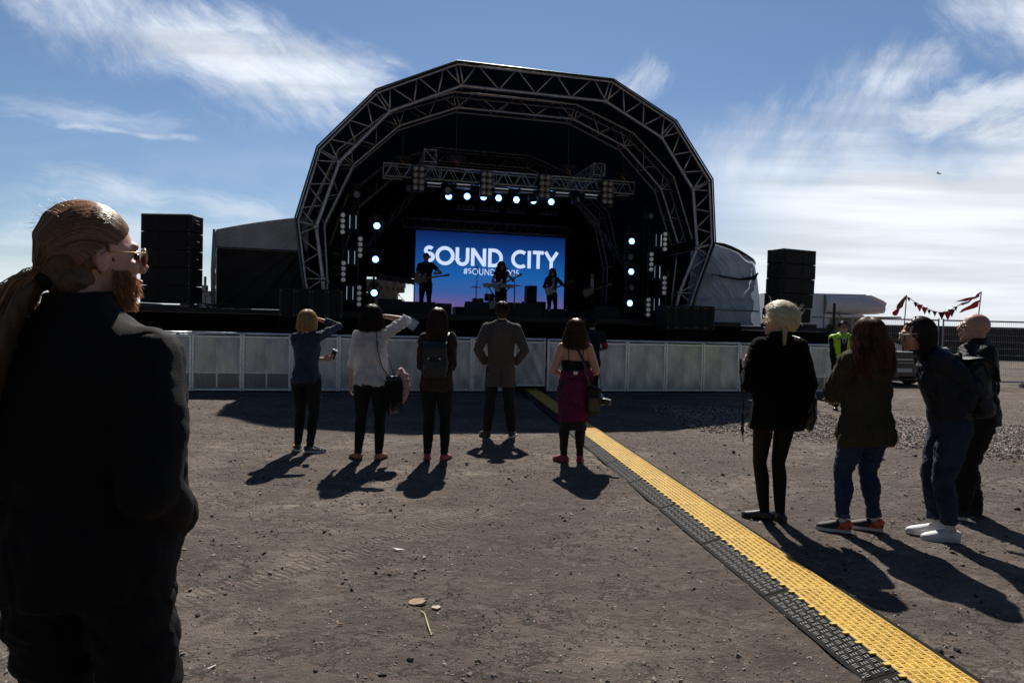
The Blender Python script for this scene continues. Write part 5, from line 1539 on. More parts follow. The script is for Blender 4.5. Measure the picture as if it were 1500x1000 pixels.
def body(k, parent, m=skin, hands='LR', lh=None, rh=None, bulk_arm=1.0, voxel=.0065, ears=True, bare_legs=True, tin=-.012, lin=-.012, ain=-.003, split=0):
    mb = MB()
    torso(mb, k, tin, lo=.515)
    if split: torso(mb, k, -.001, lo=split)
    head_prims(mb, k, ears)
    for S_, El, Wr, sd in ((k.sl, k.el, k.wl, -1), (k.sr, k.er, k.wr_, 1)): arm(mb, S_, El, Wr, k.H, infl=ain, b=bulk_arm)
    for sd, El, Wr, spec in ((-1, k.el, k.wl, lh), (1, k.er, k.wr_, rh)):
        d = (Wr - El).normalized(); spec = spec or {}
        dd = V3(spec['dir']) if 'dir' in spec else d
        pm = V3(spec['palm']) if 'palm' in spec else V3((-sd, 0, 0))
        th = d.cross(pm)
        hand(mb, Wr, dd, pm, spec.get('side', sd), spec.get('curl', 22), s=spec.get('s', k.H / 1.72))
    if bare_legs:
        leg(mb, k.hl, k.kl, k.al, k.H, lin, b=1 + (k.bulk - 1) * .5); leg(mb, k.hr, k.kr, k.ar, k.H, lin, b=1 + (k.bulk - 1) * .5)
        for A, toe in ((k.al, k.ltoe), (k.ar, k.rtoe)):
            f = V3((math.sin(R(toe)), math.cos(R(toe)), 0)); s = k.H / 1.72
            mb.tube([A + f * -.03 + V3((0, 0, -.03)), A + f * .05 + V3((0, 0, -.025)), A + f * .13 + V3((0, 0, -.045))], [.030 * s, .032 * s, .024 * s], 10)
    o = vox('body', mb, m, parent, voxel, 3)
    return o

def face_bits(k, parent, lips=True):
    for sg in (-1, 1):
        f = MB(); f.ell(k.h(sg * .030, .080, .002), (.012, .008, .008), k.HR); f.build('eye', eye_m, parent, True)
    if lips: f = MB(); f.ell(k.h(0, .0935, -.056), (.020, .008, .0055), k.HR); f.ell(k.h(0, .091, -.067), (.017, .008, .006), k.HR); f.build('lips', lip_m, parent, True)

def shoe(k, A, toe, parent, m, sole_m, L=.265, style='trainer', hi=0.0, voxel=.006, extra=None):
    s = k.H / 1.70; L *= s; f = V3((math.sin(R(toe)), math.cos(R(toe)), 0)); sd = V3((f.y, -f.x, 0)); z = V3((0, 0, 1)); A0 = V3((A.x, A.y, 0))
    heel = A0 - f * .065 * s
    P = lambda a, zz: heel + f * (a * L) + z * zz
    mb = MB()
    hh = .085 * s + hi
    mb.tube([P(.0, .040), P(.12, .045), P(.35, .050), P(.6, .040), P(.85, .032), P(.98, .028)], [(.026, .034), (.034, .040), (.036, .044), (.043, .034), (.040, .024), (.018, .012)], 14, side=sd)
    mb.tube([P(.20, .03), P(.20, hh)], [(.038 * s, .040 * s), (.034 * s + (0 if hi == 0 else .006), .040 * s)], 14, side=sd)
    mb.tube([P(.28, .07), P(.62, .052)], [(.030, .026), (.034, .018)], 12, side=sd)
    up_ = vox('shoe', mb, m, parent, voxel, 3)
    mb = MB(); n = 16
    prof = [(.03, .030), (.0, .012), (-.0, 0)]
    pl = []
    ws = [(0, .0), (.03, .026), (.12, .034), (.35, .033), (.62, .046), (.80, .044), (.93, .030), (1.0, .0)]
    out = [(a, w) for a, w in ws] + [(a, -w) for a, w in ws[-2:0:-1]]
    pts = [(a * L, w * s * 1.04) for a, w in out]
    mb.prism(pts, .024 * s, heel + z * (.012 * s + .002), f, sd)
    q = mb.build('sole', sole_m, up_)
    if extra: extra(up_, P, f, sd, s)
    return up_

def strands(name, lines, r0, m, parent, n=3, taper=.35, mats=None):
    vs, fs, mi = [], [], []
    rg = random.Random(3)
    for L_ in lines:
        N = len(L_); o = len(vs); pa = None
        w = rg.uniform(.7, 1.3)
        for i, p in enumerate(L_):
            d = (L_[min(i + 1, N - 1)] - L_[max(i - 1, 0)])
            if d.length < 1e-7: d = V3((0, 0, 1))
            a, b = basis(d, pa); pa = a
            q = i / (N - 1); r = r0 * w * (1 if q < .6 else lerp(1, taper, (q - .6) / .4))
            for k_ in range(n):
                t_ = 2 * PI * k_ / n; vs.append(p + a * (r * math.cos(t_)) + b * (r * math.sin(t_)))
        c = rg.randrange(len(m)) if isinstance(m, (list, tuple)) else 0
        for i in range(N - 1):
            for k_ in range(n):
                k2 = (k_ + 1) % n; fs.append((o + i * n + k_, o + i * n + k2, o + (i + 1) * n + k2, o + (i + 1) * n + k_)); mi.append(c)
    mb = MB(); mb.v = [tuple(v) for v in vs]; mb.f = fs; mb.m = mi
    return mb.build(name, m, parent, True)

def hairmats(nm, c, v=.45):
    r = []
    for i, q in enumerate((1 - v, 1.0, 1 + v)):
        m_ = mat('%s hair %d' % (nm, i), tuple(min(1, x * q) for x in c), .38, spec=.55)
        if 'T' not in m_.name and not m_.get('tr'):
            t_ = m_.node_tree; p_ = t_.nodes['Principled BSDF']; tr = t_.nodes.new('ShaderNodeBsdfTranslucent'); tr.inputs[0].default_value = (*[min(1, x * q * 1.8) for x in c], 1)
            mx = t_.nodes.new('ShaderNodeMixShader'); mx.inputs[0].default_value = .42; ou = [n_ for n_ in t_.nodes if n_.type == 'OUTPUT_MATERIAL'][0]
            t_.links.new(p_.outputs[0], mx.inputs[1]); t_.links.new(tr.outputs[0], mx.inputs[2]); t_.links.new(mx.outputs[0], ou.inputs[0])
        r.append(m_)
    return r

RX, RY, RZ = .083, .103, .098
def scalp(k, az, pol, off=0.0):
    # azimuth 0 = back of the head, +90 = their right; polar angle from the crown
    a, p = R(az), R(pol)
    return k.h(math.sin(p) * math.sin(a) * (RX + off), -.014 - math.sin(p) * math.cos(a) * (RY + off), .020 + math.cos(p) * (RZ + off))

def long_hair(k, parent, mats_, length, n=900, face=115, spread=1.0, wave=.006, seed=1, back=.02, tip=.6, vol=.010, part=0.0, r0=.0019, curl_f=18, wild=.0):
    rg = random.Random(seed); lines = []
    cap = MB()
    cap.ell(k.h(0, -.022, .024), (.079 + vol * .6, .098 + vol * .5, .091 + vol * .6), k.HR, 20, 14)
    # hanging volume behind
    up_ = V3((0, 0, 1)); yb = k.HR @ V3((0, -1, 0))
    c0 = k.h(0, -.030, -.01); seg = []; rad = []
    for i in range(7):
        t_ = i / 6; z = -length * .93 * t_
        seg.append(c0 + V3((0, 0, z)) + V3((yb.x, yb.y, 0)) * (back * math.sin(min(1, t_ * 2.0) * PI / 2)))
        rad.append((lerp(.082 + vol, .080 * spread, t_) * (1 if t_ < .8 else lerp(1, tip, (t_ - .8) / .2)), lerp(.066, .030, min(1, t_ * 1.6))))
    cap.tube(seg, rad, 16, side=k.HR @ V3((1, 0, 0)))
    vox('hair', cap, mats_[0], parent, .009, 4, (.004, 34, .12), seed)
    for _ in range(n):
        az = rg.uniform(-face, face); jit = rg.uniform(.85, 1.1); lay = rg.uniform(0, vol) + .002
        L_ = []
        st_ = rg.uniform(2, 14)
        for p_ in [st_ + (92 - st_) * i / 6 for i in range(7)]: L_.append(scalp(k, az + part * math.exp(-p_ / 20), p_, lay + .004 * math.sin(math.radians(p_))))
        e = L_[-1]; cz = k.h(0, -.02, 0)
        LL = (length * jit) - 0.0; m_ = 7
        ph = rg.uniform(0, 6.28); wa = wave * rg.uniform(.5, 1.5); wx = rg.gauss(0, 1) * wild
        out = V3((e.x - cz.x, e.y - cz.y, 0))
        for i in range(1, m_ + 1):
            t_ = i / m_; z = -LL * t_
            sp = lerp(1, spread, min(1, t_ * 1.3)) * (1 if t_ < .85 else lerp(1, tip, (t_ - .85) / .15) * 1.0)
            q = V3((cz.x, cz.y, e.z)) + V3((out.x * sp, out.y * lerp(1, .7, t_), 0)) + V3((yb.x, yb.y, 0)) * (back * math.sin(min(1, t_ * 2.0) * PI / 2) * 1.1)
            q += V3((math.sin(ph + z * curl_f) * wa + wx * t_, math.cos(ph + z * curl_f * 1.1) * wa + abs(wx) * t_ * .3, z))
            L_.append(q)
        lines.append(L_)
    return strands('hair_strands', lines, r0, mats_, parent)

def short_hair(k, parent, mats_, n=700, seed=1, vol=.008, low=100, top_len=.03, r0=.0016):
    rg = random.Random(seed); cap = MB()
    cap.ell(k.h(0, -.020, .026), (.078 + vol, .096 + vol * .8, .090 + vol), k.HR, 20, 14)
    cap.tube([k.h(0, -.045, .01), k.h(0, -.050, -.045), k.h(0, -.044, -.088)], [(.076, .062), (.064, .054), (.050, .042)], 16, side=k.HR @ V3((1, 0, 0)))
    vox('hair', cap, mats_[0], parent, .007, 3, (.003, 60), seed)
    lines = []
    for _ in range(n):
        az = rg.uniform(-118, 118); po = rg.uniform(0, 1) ** .6 * (low if abs(az) < 60 else low - 18)
        a = scalp(k, az, po, vol * .6); b = scalp(k, az + rg.gauss(0, 5), po + rg.uniform(8, 16), vol + rg.uniform(.002, .007)); c = scalp(k, az + rg.gauss(0, 6), po + rg.uniform(16, 26), vol * .8 + rg.uniform(.0, .006))
        lines.append([a, b, c])
    return strands('hair_strands', lines, r0, mats_, parent, taper=.3)

def person(loc, az, label, group=None):
    return empty('person', loc, R(-az), label, 'person', group)
def fab(name, col, rough=.85, var=.12, vs=30, bump=.25, bs=350, sheen=0.0, spec=.3): return mat(name, col, rough, var=var, vscale=vs, bump=bump, bscale=bs, sheen=sheen, spec=spec)

def trousers(k, parent, m, infl=.006, b=1.0, loose=0.0, upto=1.0, cuff=0.0, name='trousers', voxel=.0075, wr=(.0022, 16, 1.8), seed=0, hi=.60):
    mb = MB(); H = k.H; bb = 1 + (k.bulk - 1)
    f = k.f
    w = [(.475, .090, .066), (.52, .101 if f else .097, .072), (.56, .094, .067), (hi, .080 if f else .089, .058)]
    mb.tube([k.up(V3((k.hip.x, k.hip.y, z * H))) for z, _, _ in w], [(a * H * bb + infl, d * H * bb + infl) for _, a, d in w], 18, side=k.M @ V3((1, 0, 0)))
    leg(mb, k.hl, k.kl, k.al, H, infl, b=b, loose=loose, upto=upto, cuff=cuff); leg(mb, k.hr, k.kr, k.ar, H, infl, b=b, loose=loose, upto=upto, cuff=cuff)
    return vox(name, mb, m, parent, voxel, 3, wr, seed)

def top_(k, parent, m, infl=.012, hem=None, sleeve=1.0, sl_infl=None, b_arm=1.0, name='jacket', voxel=.0075, wr=(.003, 13, .8), seed=0, lo=None, belly=0.0, waist=1.0, cuff=0.004, collar=0.0, loose=0.0, extra=None, thick=1.0):
    mb = MB(); torso(mb, k, infl, lo=lo, flare=hem, belly=belly, waist=waist, thick=thick)
    si = infl if sl_infl is None else sl_infl
    if sleeve > 0:
        arm(mb, k.sl, k.el, k.wl, k.H, si, sleeve, b_arm, cuff, loose); arm(mb, k.sr, k.er, k.wr_, k.H, si, sleeve, b_arm, cuff, loose)
    if collar: mb.tube([k.neck + V3((0, 0, -.03)), k.neck + k.M @ V3((0, .0, collar))], [(.066, .066), (.058, .060)], 16)
    if extra: extra(mb)
    return vox(name, mb, m, parent, voxel, 3, wr, seed)
black_wool = fab('black suit wool', (.0055, .0055, .006), .8, vs=60, spec=.2)
black_den = fab('black denim', (.007, .007, .008), .85)
blackcot = fab('black cotton', (.008, .008, .008), .9)
jeans = fab('blue jeans', (.022, .035, .085), .85, var=.3, vs=14)
shoe_blk = mat('black leather', (.012, .011, .011), .35, spec=.6)
sole_w = mat('white rubber', (.60, .60, .58), .6); sole_b = mat('black rubber sole', (.02, .02, .02), .7)
lace = mat('lace white', (.7, .7, .7), .7)
def foot_at(px, py): return gnd(px, py)

# ---- 1: long haired man in the foreground, black suit
loc1 = V3((-1.035, 1.66, 0))
p = person(loc1, 4, 'tall man in a black suit with long ponytail, sunglasses and beard, nearest on the left')
k = Sk(1.755, False, 1.18, head=(39, 3, 0), lf=(-.13, .02), rf=(.15, .0), ltoe=-12, rtoe=12, lw=(-.18, .12, .975), rw=(.165, .12, .975), lpole=(-.35, -1, 0), rpole=(.35, -1, 0), shw=.086, heady=.012, shz=.797)
body(k, p, skin_p, voxel=.0055, rh={'palm': (-1, .2, 0), 'curl': 30}, lh={'palm': (1, .2, 0), 'curl': 30}); face_bits(k, p)
trousers(k, p, black_wool, .010, b=1.02, loose=.014, cuff=.004, seed=3, wr=(.004, 9, 1.5))
def ex(mb):
    mb.tube([k.neck + V3((0, -.012, -.045)), k.neck + V3((0, -.012, -.005)), k.neck + V3((0, -.018, .058))], [(.100, .092), (.084, .082), (.074, .074)], 18)
    for s in (k.sl, k.sr): mb.tube([lerp(k.neck, s, .1) + V3((0, 0, -.006)), lerp(k.neck, s, .7) + V3((0, 0, .000)), s + V3((0, 0, .002))], [.066, .056, .050], 14)
jk = top_(k, p, black_wool, .026, hem=[(.478, .106, .083, -.004), (.49, .106, .082, -.004), (.505, .105, .081, -.003)], sleeve=.99, sl_infl=.020, b_arm=1.22, belly=.05, wr=(.0032, 9, .8), seed=11, lo=.52, cuff=.003, voxel=.0065, extra=ex, thick=1.05)
# centre and sleeve seams, back vents
mb = MB()
for A, B in ((k.neck + V3((0, -.097, -.03)), V3((k.hip.x, -.185, .95))),):
    mb.tube([lerp(A, B, i / 10) + V3((0, -.01, 0)) for i in range(11)], .0018, 5)
for A, toe in ((k.al, -12), (k.ar, 12)): shoe(k, A, toe, p, shoe_blk, sole_b, L=.30)
hm = hairmats('light brown', (.34, .215, .125), .50)
# combed back into a tie
rg = random.Random(8); lines = []
tie = k.h(.004, -.108, -.054)
tdir = V3((0, -1, -.50)).normalized()
cap = MB(); cap.ell(k.h(0, -.020, .026), (.079, .092, .090), k.HR, 24, 16); cap.ell(k.h(0, -.046, -.056), (.066, .052, .050), k.HR); cap.tube([k.h(0, -.05, .0), k.h(0, -.085, -.035), tie], [(.074, .066), (.05, .045), (.024, .022)], 16)
vox('hair', cap, hm[0], p, .006, 4, (.002, 40, .3), 5)
def pt_dir(v, off): return k.h(v.x * (.083 + off), -.018 + v.y * ((.095 if v.y < 0 else .097) + off), .024 + v.z * (.095 + off))
PT = [(0, 0, 0), (-.020, -.024, -.022), (-.048, -.055, -.085), (-.072, -.078, -.170), (-.090, -.092, -.265), (-.100, -.10, -.36), (-.105, -.105, -.47)]
rad_pt = [.022, .036, .060, .074, .078, .068, .035]
for i in range(8000):
    side_ = rg.choice((-1, 1)); u = rg.random()
    # hairline: forehead to above the ear and down behind it
    az = rg.uniform(0, 115); el_ = lerp(44, 2, min(1, az / 64)) - max(0, az - 78) * .9
    if u < .45: el_ += rg.uniform(0, 50) * (1 - az / 160)
    v = V3((side_ * math.sin(R(az)) * math.cos(R(el_)), math.cos(R(az)) * math.cos(R(el_)), math.sin(R(el_))))
    off = rg.uniform(.0, .008); L_ = []; wob = rg.gauss(0, .010)
    ctrl = V3((v.x * .9, max(0, v.y) * .1 - .35, max(v.z, .1) + max(0, v.y) * 1.0)).normalized()
    for j in range(9):
        t_ = j / 8; w = v * (1 - t_) ** 2 + ctrl * (2 * t_ * (1 - t_)) + tdir * t_ ** 2; w = w.normalized(); w = (w + V3((wob, 0, wob)) * math.sin(PI * t_)).normalized()
        q = pt_dir(w, off * math.sin(PI * min(1, t_ * .8 + .2)) + .002)
        L_.append(lerp(q, tie + V3((rg.gauss(0, .007), rg.gauss(0, .007), rg.gauss(0, .007))), max(0, (t_ - .8) / .2)))
    lines.append(L_)
strands('hair_strands', lines, .00080, hm, p, taper=.5); lines = []
# short flyaway hairs over the crown, catching the light
for i in range(90):
    v = V3((rg.gauss(0, .6), rg.gauss(0, .7), abs(rg.gauss(.9, .3)))).normalized(); L_ = []
    d = V3((rg.gauss(0, .3), -1, rg.gauss(.1, .4))).normalized(); b0 = pt_dir(v, .002); ln = rg.uniform(.015, .035)
    up_ = k.HR @ v
    for j in range(5): t_ = j / 4; L_.append(b0 + (k.HR @ d) * ln * t_ + up_ * (ln * .16 * math.sin(t_ * 2.6)))
    lines.append(L_)
strands('flyaway_hairs', lines, .00032, hm, p, taper=.5)
mb = MB(); P_ = [tie + V3(q) for q in PT]; mb.tube(P_, [(r * .8, r * .8) for r in rad_pt], 14)
vox('ponytail', mb, hm[0], p, .009, 4, (.003, 30, .3), 2)
lines = []
for i in range(3000):
    a = rg.uniform(0, 2 * PI); q = rg.uniform(.75, 1.25) if rg.random() > .1 else rg.uniform(1.2, 1.6); L_ = []; ph = rg.uniform(0, 6.28); e = rg.uniform(.75, 1)
    for j in range(15):
        t_ = j / 14 * e * 5.99; i0 = int(t_); f = t_ - i0; c = lerp(P_[i0], P_[i0 + 1], f); r = lerp(rad_pt[i0], rad_pt[i0 + 1], f) * q
        L_.append(c + V3((math.cos(a) * r * .5, math.sin(a) * r, math.cos(a) * r * .85)) + V3((0, .004 * math.sin(ph + t_ * 3), .005 * math.cos(ph + t_ * 2.4))))
    lines.append(L_)
strands('ponytail_strands', lines, .0009, hm, p, taper=.4)
mb = MB(); dirp = (P_[1] - P_[0]).normalized(); mb.tube([tie - dirp * .012, tie, tie + dirp * .012], [.026, .028, .026], 16); mb.build('hair_tie', blackcot, p, True)
bm = hairmats('ginger', (.46, .26, .13), .4); lines = []
for i in range(3000):
    a = rg.uniform(-100, 100); zz = rg.uniform(-.112, -.045) if abs(a) < 60 else rg.uniform(-.10, -.03)
    if abs(a) < 30 and zz > -.078: continue
    r = .063 if zz > -.08 else .050; b0 = k.h(math.sin(R(a)) * r, .028 + math.cos(R(a)) * r * .92, zz); L_ = [b0]
    d = k.HR @ V3((math.sin(R(a)) * .5, math.cos(R(a)) * .5, -1)).normalized()
    for j in range(3): L_.append(L_[-1] + d * rg.uniform(.004, .009) + V3((rg.gauss(0, .002), rg.gauss(0, .002), 0)))
    lines.append(L_)
bd = MB(); bd.tube([k.h(0, .038, -.055), k.h(0, .050, -.098), k.h(0, .058, -.128)], [(.056, .046), (.044, .040), (.022, .022)], 16, side=k.HR @ V3((1, 0, 0)))
vox('beard', bd, bm[1], p, .006, 3, (.002, 80), 4)
strands('beard_strands', lines, .0007, bm, p)
gold = mat('gold wire', (.45, .30, .16), .3, metal=.9); lens_m = mat('brown lens', (.06, .035, .025), .08, spec=.9)
def glasses(k, parent, fm, lm, r=.026, zz=.002, arm_r=.0016, name='sunglasses', thick=.0016):
    g_ = MB()
    for sg in (-1, 1):
        c = k.h(sg * .034, .098, zz)
        g_.tube([c + k.HR @ V3((r * math.cos(a), .0 - .006 * abs(math.cos(a)) * (1 if sg * math.cos(a) > 0 else 0), r * .85 * math.sin(a))) for a in [2 * PI * i / 20 for i in range(21)]], thick, 6, cap=False)
        g_.tube([k.h(sg * .060, .092, zz + .008), k.h(sg * .078, .060, zz + .007), k.h(sg * .082, .0, zz + .006), k.h(sg * .081, -.018, zz - .010)], arm_r, 6)
    g_.tube([k.h(-.010, .099, zz + .006), k.h(0, .103, zz + .010), k.h(.010, .099, zz + .006)], thick, 6)
    o = g_.build(name, fm, parent, True)
    for sg in (-1, 1):
        l_ = MB(); c = k.h(sg * .034, .098, zz); l_.tube([c - k.HR @ V3((0, .001, 0)), c + k.HR @ V3((0, .001, 0))], [(r * .95, r * .8)] * 2, 20, side=k.HR @ V3((1, 0, 0))); l_.build('lens', lm, o)
    return o
glasses(k, p, gold, lens_m)

# ---- 2: blonde woman in a denim shirt shading her eyes
g = foot_at(447, 661)
p = person(g, 6, 'blonde woman in dark denim shirt and black jeans, shading her eyes, holding a phone')
k = Sk(1.60, True, 1.0, head=(2, 2, 0), lf=(-.10, .02), rf=(.075, -.05), ltoe=-25, rtoe=78, lw=(.115, .20, 1.055), rw=(.075, .16, 1.515), lpole=(-1, -.35, -.2), rpole=(1, .15, -.35), shift=(0, 0), raise_r=.012)
body(k, p, skin, rh={'dir': (-.55, .35, .25), 'palm': (0, -.6, -.8), 'curl': 12, 'side': 1}, lh={'dir': (1, .15, .12), 'palm': (0, -.8, .4), 'curl': 35, 'side': -1}); face_bits(k, p)
trousers(k, p, black_den, .005, seed=5)
den = fab('dark denim shirt', (.018, .034, .062), .8, var=.3, vs=16)
def ex(mb): mb.tube([k.neck + V3((0, 0, -.03)), k.neck + V3((0, -.002, .022))], [(.070, .068), (.060, .060)], 14)
top_(k, p, den, .012, hem=[(.485, .098, .070, -.012), (.51, .108, .078, -.008)], lo=.53, sleeve=.86, sl_infl=.010, name='denim_shirt', seed=21, wr=(.0035, 15, .8), extra=ex, cuff=.006)
mb = MB(); y_ = -.105
mb.tube([k.up(V3((x, -.086 - .008 * math.cos(x * 12), 1.235 - abs(x) * .12))) for x in [-.13 + .26 * i / 12 for i in range(13)]], .0025, 5); mb.build('yoke_seam', den, p, True)
def flowers(up_, P, f, sd, s):
    rg = random.Random(4); cols = [mat('shoe yellow', (.65, .42, .03), .6), mat('shoe teal', (.03, .25, .3), .6), mat('shoe red', (.4, .03, .05), .6)]
    for c_i, cm in enumerate(cols):
        q = MB()
        for _ in range(7):
            a = rg.uniform(.1, .9); e = rg.choice((-1, 1)); c = P(a, rg.uniform(.035, .06)) + sd * e * (.036 + .008 * math.sin(a * 3)) * s; q.ell(c, (.012, .012, .010), nu=8, nv=5)
        q.build('print', cm, up_, True)
navs = mat('navy canvas', (.02, .03, .07), .8, var=.3, vscale=90, col2=(.10, .06, .10))
shoe(k, k.al, -25, p, navs, sole_w, extra=flowers); shoe(k, k.ar, 78, p, navs, sole_w, extra=flowers)
hb = hairmats('honey blonde', (.55, .38, .20), .3)
long_hair(k, p, hb, .115, n=800, seed=2, back=.012, spread=1.08, tip=.75, wave=.003, vol=.014, face=128)
ph_loc = V3(g) + Matrix.Rotation(R(-6), 3, 'Z') @ (k.wl + V3((.115, .03, .05)))
ph = empty('phone', ph_loc, R(-20), 'white phone in the hand of the blonde woman in denim', 'phone'); ph.rotation_euler = (R(12), R(24), R(-10))
mb = MB(); mb.bbox((0, 0, 0), (.070, .009, .140), .003); mb.build('case', mat('phone white', (.6, .6, .62), .3), ph)
mb = MB(); mb.bbox((0, -.0055, 0), (.060, .002, .105), .0005); mb.build('screen', mat('phone glass', (.03, .035, .04), .08, spec=.9), ph)

# ---- 3: woman in a white lace shirt shading her eyes
g = foot_at(541, 674)
p = person(g, -3, 'dark haired woman in loose white lace shirt and black jeans, shading her eyes')
k = Sk(1.66, True, 1.02, head=(8, 4, 0), lf=(-.125, .01), rf=(.10, .0), ltoe=-35, rtoe=20, lw=(-.235, .10, .80), rw=(.11, .14, 1.57), lpole=(-.4, -1, 0), rpole=(1, .05, -.1), raise_r=.015)
body(k, p, skin, rh={'dir': (-.6, .3, .1), 'palm': (0, -.5, -.85), 'curl': 12, 'side': 1}, lh={'palm': (1, 0, 0), 'curl': 28}); face_bits(k, p)
trousers(k, p, black_den, .005, seed=6)
wc = fab('thin white cotton', (.80, .81, .86), .8, var=.05, vs=9, bs=500)
_t = wc.node_tree; _p = _t.nodes['Principled BSDF']; _tr = _t.nodes.new('ShaderNodeBsdfTranslucent'); _tr.inputs[0].default_value = (.75, .77, .82, 1); _mx = _t.nodes.new('ShaderNodeMixShader'); _mx.inputs[0].default_value = .45
_o = [n for n in _t.nodes if n.type == 'OUTPUT_MATERIAL'][0]; _t.links.new(_p.outputs[0], _mx.inputs[1]); _t.links.new(_tr.outputs[0], _mx.inputs[2]); _t.links.new(_mx.outputs[0], _o.inputs[0])
def ex(mb): mb.tube([k.neck + V3((0, 0, -.03)), k.neck + V3((0, -.002, .012))], [(.068, .066), (.062, .062)], 14)
top_(k, p, wc, .018, hem=[(.475, .080, .062, -.02), (.49, .102, .072, -.012), (.51, .112, .080, -.008)], lo=.53, sleeve=.58, sl_infl=.014, name='white_shirt', seed=31, wr=(.006, 10, .45), waist=1.22, extra=ex, cuff=.008)
# lace band over the shoulder blades: a row of small holes' worth of stitched loops
lc = mat('lace thread', (.50, .52, .58), .8); mb = MB()
for r_ in range(5):
    for i in range(34):
        x = -.165 + .33 * i / 33 + (.005 if r_ % 2 else 0); z = 1.335 - .020 * r_ - abs(x) * .10
        c = k.up(V3((x, -.110 + .28 * x * x * 2.2 + .001 * r_, z))); mb.tube([c + V3((.0065 * math.cos(a), -.001, .007 * math.sin(a))) for a in [2 * PI * j / 6 for j in range(7)]], .0013, 4, cap=False)
mb.build('lace_band', lc, p, True)
tan = mat('tan leather', (.30, .14, .07), .5, var=.2)
shoe(k, k.al, -35, p, tan, sole_b, L=.25); shoe(k, k.ar, 20, p, tan, sole_b, L=.25)
hd = hairmats('dark brown', (.040, .024, .017), .45)
long_hair(k, p, hd, .155, n=900, seed=3, back=.02, spread=1.12, tip=.7, wave=.012, vol=.020, curl_f=40, wild=.018)
Rg = Matrix.Rotation(R(3), 3, 'Z')
# bag with fringe hanging at her right hip on a long thin strap
bag = empty('shoulder_bag', V3(g) + Rg @ V3((.235, -.02, .80)), R(3), 'black fringed shoulder bag at the right hip of the woman in white', 'bag')
mb = MB(); mb.tube([(0, 0, .12), (0, 0, .09), (0, 0, -.02), (0, 0, -.15), (0, 0, -.17)], [(.075, .02), (.10, .035), (.115, .045), (.11, .045), (.08, .03)], 18, side=(1, 0, 0)); vox('bag_body', mb, shoe_blk, bag, .008, 3, (.004, 15), 9)
mb = MB(); rg = random.Random(2)
for i in range(60):
    x = -.10 + .21 * i / 59; l_ = rg.uniform(.27, .38) - abs(x) * .4; mb.tube([(x, -.045, .07), (x * 1.02, -.056, -.08), (x * 1.10 + rg.uniform(-.008, .008), -.050, .07 - l_)], [.003, .0035, .002], 4)
mb.build('fringe', blackcot, bag)
mb = MB(); lo_ = V3((-.03, .0, .11)); sh_ = Rg.inverted() @ V3((0, 0, 0)); S2 = V3((.065 - .235, -.085 + .02, 1.372 - .80)); S3 = V3((.055 - .235, -.01 + .02, 1.415 - .80))
mb.tube([lo_, V3((-.10, -.105, .22)), V3((-.155, -.115, .42)), S2, S3, V3((.05 - .235, .10, 1.33 - .80)), V3((-.08, .13, .35)), V3((.02, .03, .11))], [(.006, .0025)] * 8, 6, side=(1, 0, 0)); mb.build('strap', shoe_blk, bag)
jk = MB(); jk.tube([(0, 0, .16), (.03, 0, .08), (.055, 0, -.04), (.03, 0, -.17), (.06, 0, -.20)], [(.03, .025), (.06, .05), (.075, .05), (.05, .05), (.03, .02)], 14, side=(1, 0, 0)); jk.tube([(-.04, .02, -.1), (-.09, .03, -.25), (-.06, .03, -.33)], [(.03, .03), (.05, .03), (.04, .02)], 10, side=(1, 0, 0))
jr = empty('folded_jacket', V3(g) + Rg @ V3((.305, .05, .84)), R(3), 'pale pink jacket draped over the black fringed bag', 'jacket')
vox('cloth', jk, fab('pale pink cloth', (.55, .36, .34), .85), jr, .008, 3, (.006, 14), 12)

# ---- 4: brown jumper woman with backpack
g = foot_at(637, 675)
p = person(g, 4, 'long haired woman in brown jumper and black jeans wearing a small black backpack')
k = Sk(1.65, True, 1.0, head=(0, 0, 0), lf=(-.085, .0), rf=(.10, .0), ltoe=-10, rtoe=14, lw=(-.07, .19, .99), rw=(.07, .19, .99), lpole=(-.45, -1, -.3), rpole=(.45, -1, -.3))
body(k, p, skin); face_bits(k, p)
trousers(k, p, black_den, .006, seed=7)
brn = fab('brown knit', (.050, .030, .022), .95, var=.25, vs=50, bump=.5, bs=160)
top_(k, p, brn, .018, hem=[(.46, .100, .074, -.004), (.475, .108, .08, -.003), (.50, .112, .082, -.003)], lo=.53, sleeve=.96, sl_infl=.018, name='jumper', seed=41, wr=(.005, 12, .7), waist=1.25, cuff=.004)
pk = mat('pink canvas', (.38, .06, .10), .7, var=.2)
shoe(k, k.al, -10, p, pk, sole_b, L=.25); shoe(k, k.ar, 14, p, pk, sole_b, L=.25)
hb2 = hairmats('brown', (.075, .042, .026), .5)
long_hair(k, p, hb2, .27, n=1100, seed=4, back=.035, spread=1.02, tip=.55, wave=.008, vol=.012, curl_f=20, wild=.008)
